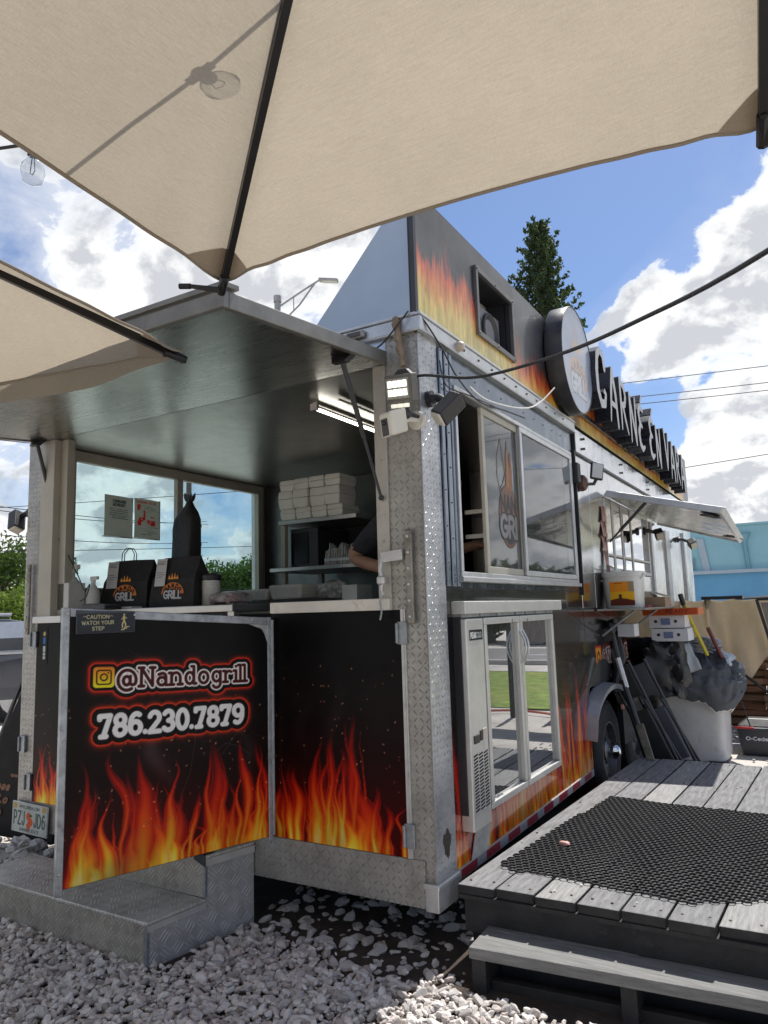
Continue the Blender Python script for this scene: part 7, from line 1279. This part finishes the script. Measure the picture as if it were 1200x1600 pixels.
for x, y, h, cr, sd, lb in ((-9, -27, 6, 3.4, 31, 'unseen dark tree added behind the camera for reflections, left'), (-1.5, -28, 7, 3.6, 32, 'unseen dark tree added behind the camera for reflections, middle'), (7, -27, 6, 3.4, 33, 'unseen dark tree added behind the camera for reflections, right')): broad_tree(x, y, h, cr, lb, lf2, sd, 1.0, 1800, .34, 'unseen trees added behind the camera for reflections')  # unseen trees, added to darken reflections in the rear panels
def pine(x, y, h, label, seed):
    rg_ = random.Random(seed); t = thing('pine_tree', label, 'tree', (x, y, 0)); b = MB(); b.tube([(x, y, -.1), (x, y, h*.5), (x, y, h)], [.32, .2, .03], 9); bb = MB(); pts = []
    z = 4.5
    while z < h-.15:
        f = (h-z)/(h-4.5); ln = .40+3.3*f**.72*rg_.uniform(.85, 1.1); nb = rg_.randrange(7, 10); a0 = rg_.random()*6
        for k in range(nb):
            a = a0+k*6.283/nb+rg_.uniform(-.25, .25); L = ln*rg_.uniform(.65, 1.12); dv = Vector((math.cos(a), math.sin(a), 0)); P = [Vector((x, y, z))+dv*L*s_+Vector((0, 0, L*(.30*s_**2-.02*s_)*(.6+.6*(1-f)))) for s_ in (0, .35, .7, 1.)]; b.tube(P, [.045*f+.015, .03*f+.012, .02*f+.008, .006], 5)
            m_ = int(12+L*24)
            for q in range(m_):
                s_ = rg_.uniform(.12, 1.03); i0 = min(2, int(s_*3)); p = P[i0].lerp(P[i0+1], min(1.1, s_*3-i0)) if s_ < 1 else P[3]; w = .30*L*(1.05-s_)*.55+.06; sd_ = Vector((-dv.y, dv.x, 0)); pts.append((p+sd_*rg_.gauss(0, w*.6)+Vector((0, 0, rg_.uniform(-.10, .14))), rg_.uniform(.6, 1.2)))
        z += lerp(.34, .66, f)*rg_.uniform(.85, 1.15)
    b.build('trunk', mat('bark', (.13, .10, .08), .9), t); leaf_cloud(bb, pts, .125, rg_, .6, 2); bb.build('crown', leafmat('pine_needles', (.046, .072, .030), .5), t); return t
pine(-9.0, 31.0, 20.3, 'tall narrow dark pine rising behind the roof sign', 4)
# parked car at the left edge (only its tail side shows past the trailer)
sv2 = thing('parked_car', 'dark suv with silver roof rails parked at the left edge', 'car', (-9.0, 2.2, 0)); du, dw = Vector((.53, .848, 0)), Vector((-.848, .53, 0)); o_ = Vector((-8.93, 2.43, 0))
def cp(u_, w_, z): return o_+du*u_+dw*w_+Vector((0, 0, z*.885))
m_car = mat('dark_car_paint', (.06, .068, .085), .22, .5, .1, 3, coat=.8); m_cgl = mat('car_glass', (.02, .025, .03), .05, 0, .1, coat=.5)
prof = [(-2.5, .32), (2.15, .32), (2.22, .55), (2.18, .98), (1.95, 1.06), (1.55, 1.50), (1.25, 1.56), (-.6, 1.58), (-1.3, 1.10), (-2.35, .98), (-2.5, .70)]
b = MB(); nL = len(prof); L1 = [cp(u_, 0 if z < 1.07 else .14, z) for u_, z in prof]; L2 = [cp(u_, 1.8 if z < 1.07 else 1.66, z) for u_, z in prof]; b.add(L1+L2, [tuple(range(nL-1, -1, -1)), tuple(range(nL, 2*nL))]+[(i, (i+1) % nL, nL+(i+1) % nL, nL+i) for i in range(nL)]); b.build('body', m_car, sv2, bevel=.03, seg=3)
for ua, ub in ((-1.05, -.12), (-.02, .82), (.92, 1.5)): b = MB(); b.hexa([cp(ua-.12*(ua < -1), -.004, 1.08), cp(ub+.22*(ub > 1.4), -.004, 1.08), cp(ub+.22*(ub > 1.4), .02, 1.08), cp(ua-.12*(ua < -1), .02, 1.08), cp(ua+.25*(ua < -1), .118, 1.48), cp(ub-.02, .118, 1.48), cp(ub-.02, .14, 1.48), cp(ua+.25*(ua < -1), .14, 1.48)]); wn_ = b.build('window', m_cgl, sv2); b = MB(); b.hexa([cp(ua-.05-.12*(ua < -1), -.002, 1.065), cp(ub+.05+.22*(ub > 1.4), -.002, 1.065), cp(ub+.05+.22*(ub > 1.4), .021, 1.065), cp(ua-.05-.12*(ua < -1), .021, 1.065), cp(ua-.05+.25*(ua < -1), .122, 1.52), cp(ub+.03, .122, 1.52), cp(ub+.03, .145, 1.52), cp(ua-.05+.25*(ua < -1), .145, 1.52)]); b.build('frame', m_rail, wn_)
b = MB(); b.tube([cp(-.5, .22, 1.64), cp(1.3, .22, 1.63)], .022, 8); b.tube([cp(-.5, 1.55, 1.64), cp(1.3, 1.55, 1.63)], .022, 8); b.build('roof_rail', m_rail, sv2); b = MB(); b.hexa([cp(-2.3, -.012, 1.02), cp(2.1, -.012, 1.02), cp(2.1, .0, 1.02), cp(-2.3, 0, 1.02), cp(-2.3, -.012, 1.06), cp(2.0, -.012, 1.06), cp(2.0, 0, 1.06), cp(-2.3, 0, 1.06)]); b.build('trim_strip', m_rail, sv2)
b = MB(); b.box(0, 0, 0, 0, 0, 0) if False else b.hexa([cp(2.0, .02, .8), cp(2.21, .1, .8), cp(2.2, .3, .8), cp(2.0, .3, .8), cp(1.95, .02, 1.05), cp(2.15, .1, 1.05), cp(2.15, .3, 1.05), cp(1.95, .3, 1.05)]); b.build('tail_light', mat('tail_red', (.35, .02, .02), .2), sv2)
for u_ in (-1.6, 1.4):
    for w_ in (.12, 1.68):
        c_ = cp(u_, w_, .34); b = MB(); vs = [];
        for r, h in ((.001, -.1), (.20, -.11), (.30, -.11), (.34, -.08), (.34, .08), (.30, .11), (.20, .11), (.001, .1)): vs += [c_+dw*h+du*r*math.cos(a)+Vector((0, 0, r*math.sin(a))) for a in np.linspace(0, 6.2832, 24, endpoint=False)]
        b.add(vs, [(j*24+i, j*24+(i+1) % 24, (j+1)*24+(i+1) % 24, (j+1)*24+i) for j in range(7) for i in range(24)]); wh_ = b.build('wheel', m_rubber, sv2, smooth=True); b = MB(); b.add([c_-dw*.115+du*.21*math.cos(a)+Vector((0, 0, .21*math.sin(a))) for a in np.linspace(0, 6.2832, 20, endpoint=False)], [tuple(range(20))]); b.build('rim', m_alu, wh_)
# menu A-board by the trailer's left corner
ab = thing('a_board', 'black a frame menu board with orange outlined lettering at the left edge', 'sign board', (-3.3, .35, 0))
m_abd = mat('aboard_black', (.014, .012, .012), .6, 0, .2, 5, spec=.15)
b = MB(); b.hexa([(-3.53, .226, .03), (-2.68, .272, .03), (-2.68, .302, .03), (-3.53, .256, .03), (-3.10, .42, 1.10), (-2.76, .43, 1.10), (-2.76, .46, 1.10), (-3.10, .45, 1.10)]); pn = b.build('panel', m_abd, ab)
b = MB(); b.tube([(-3.10, .395, 1.125), (-3.36, .36, .60), (-3.66, .27, .0)], .014, 4); b.tube([(-3.065, .40, 1.125), (-3.28, .37, .64), (-3.58, .28, .0)], .010, 4); b.ball((-3.07, .39, 1.12), .022, 8); b.build('frame', m_black, ab)
b = MB(); b.tube([(-3.06, .45, 1.1), (-3.0, .85, .0)], .014, 4); b.tube([(-2.76, .46, 1.1), (-2.70, .86, .0)], .014, 4); b.build('back_leg', m_black, ab)
cv = Canvas(.62, .75, .004, (.07, .055, .05)); q = np.full(cv.x.shape, 9.)
for tx, x, z, hh, f_ in (('Seda', .36, .47, .060, .21), ('bs', .46, .355, .026, .06), ('Homes', .22, .27, .040, .24), ('and Lo', .20, .195, .040, .26), ('Nando', .20, .12, .040, .22)):
    tx = tx.replace('b', 'd'); st, _ = text_strokes(tx, x, z, hh, .0046, .28, slant=.25, fit=f_); q = np.minimum(q, cv.sdf(st, .03))
cv.ink(q, (.72, .50, .36), .0016); cv.ink(q, (.20, .12, .09), -.0022); decal(cv, q-.003, 'lettering', m_paper, pn, (-3.60, .2125, .03), Vector((1, .055, 0)).normalized(), Vector((0, .19, 1.07)).normalized())
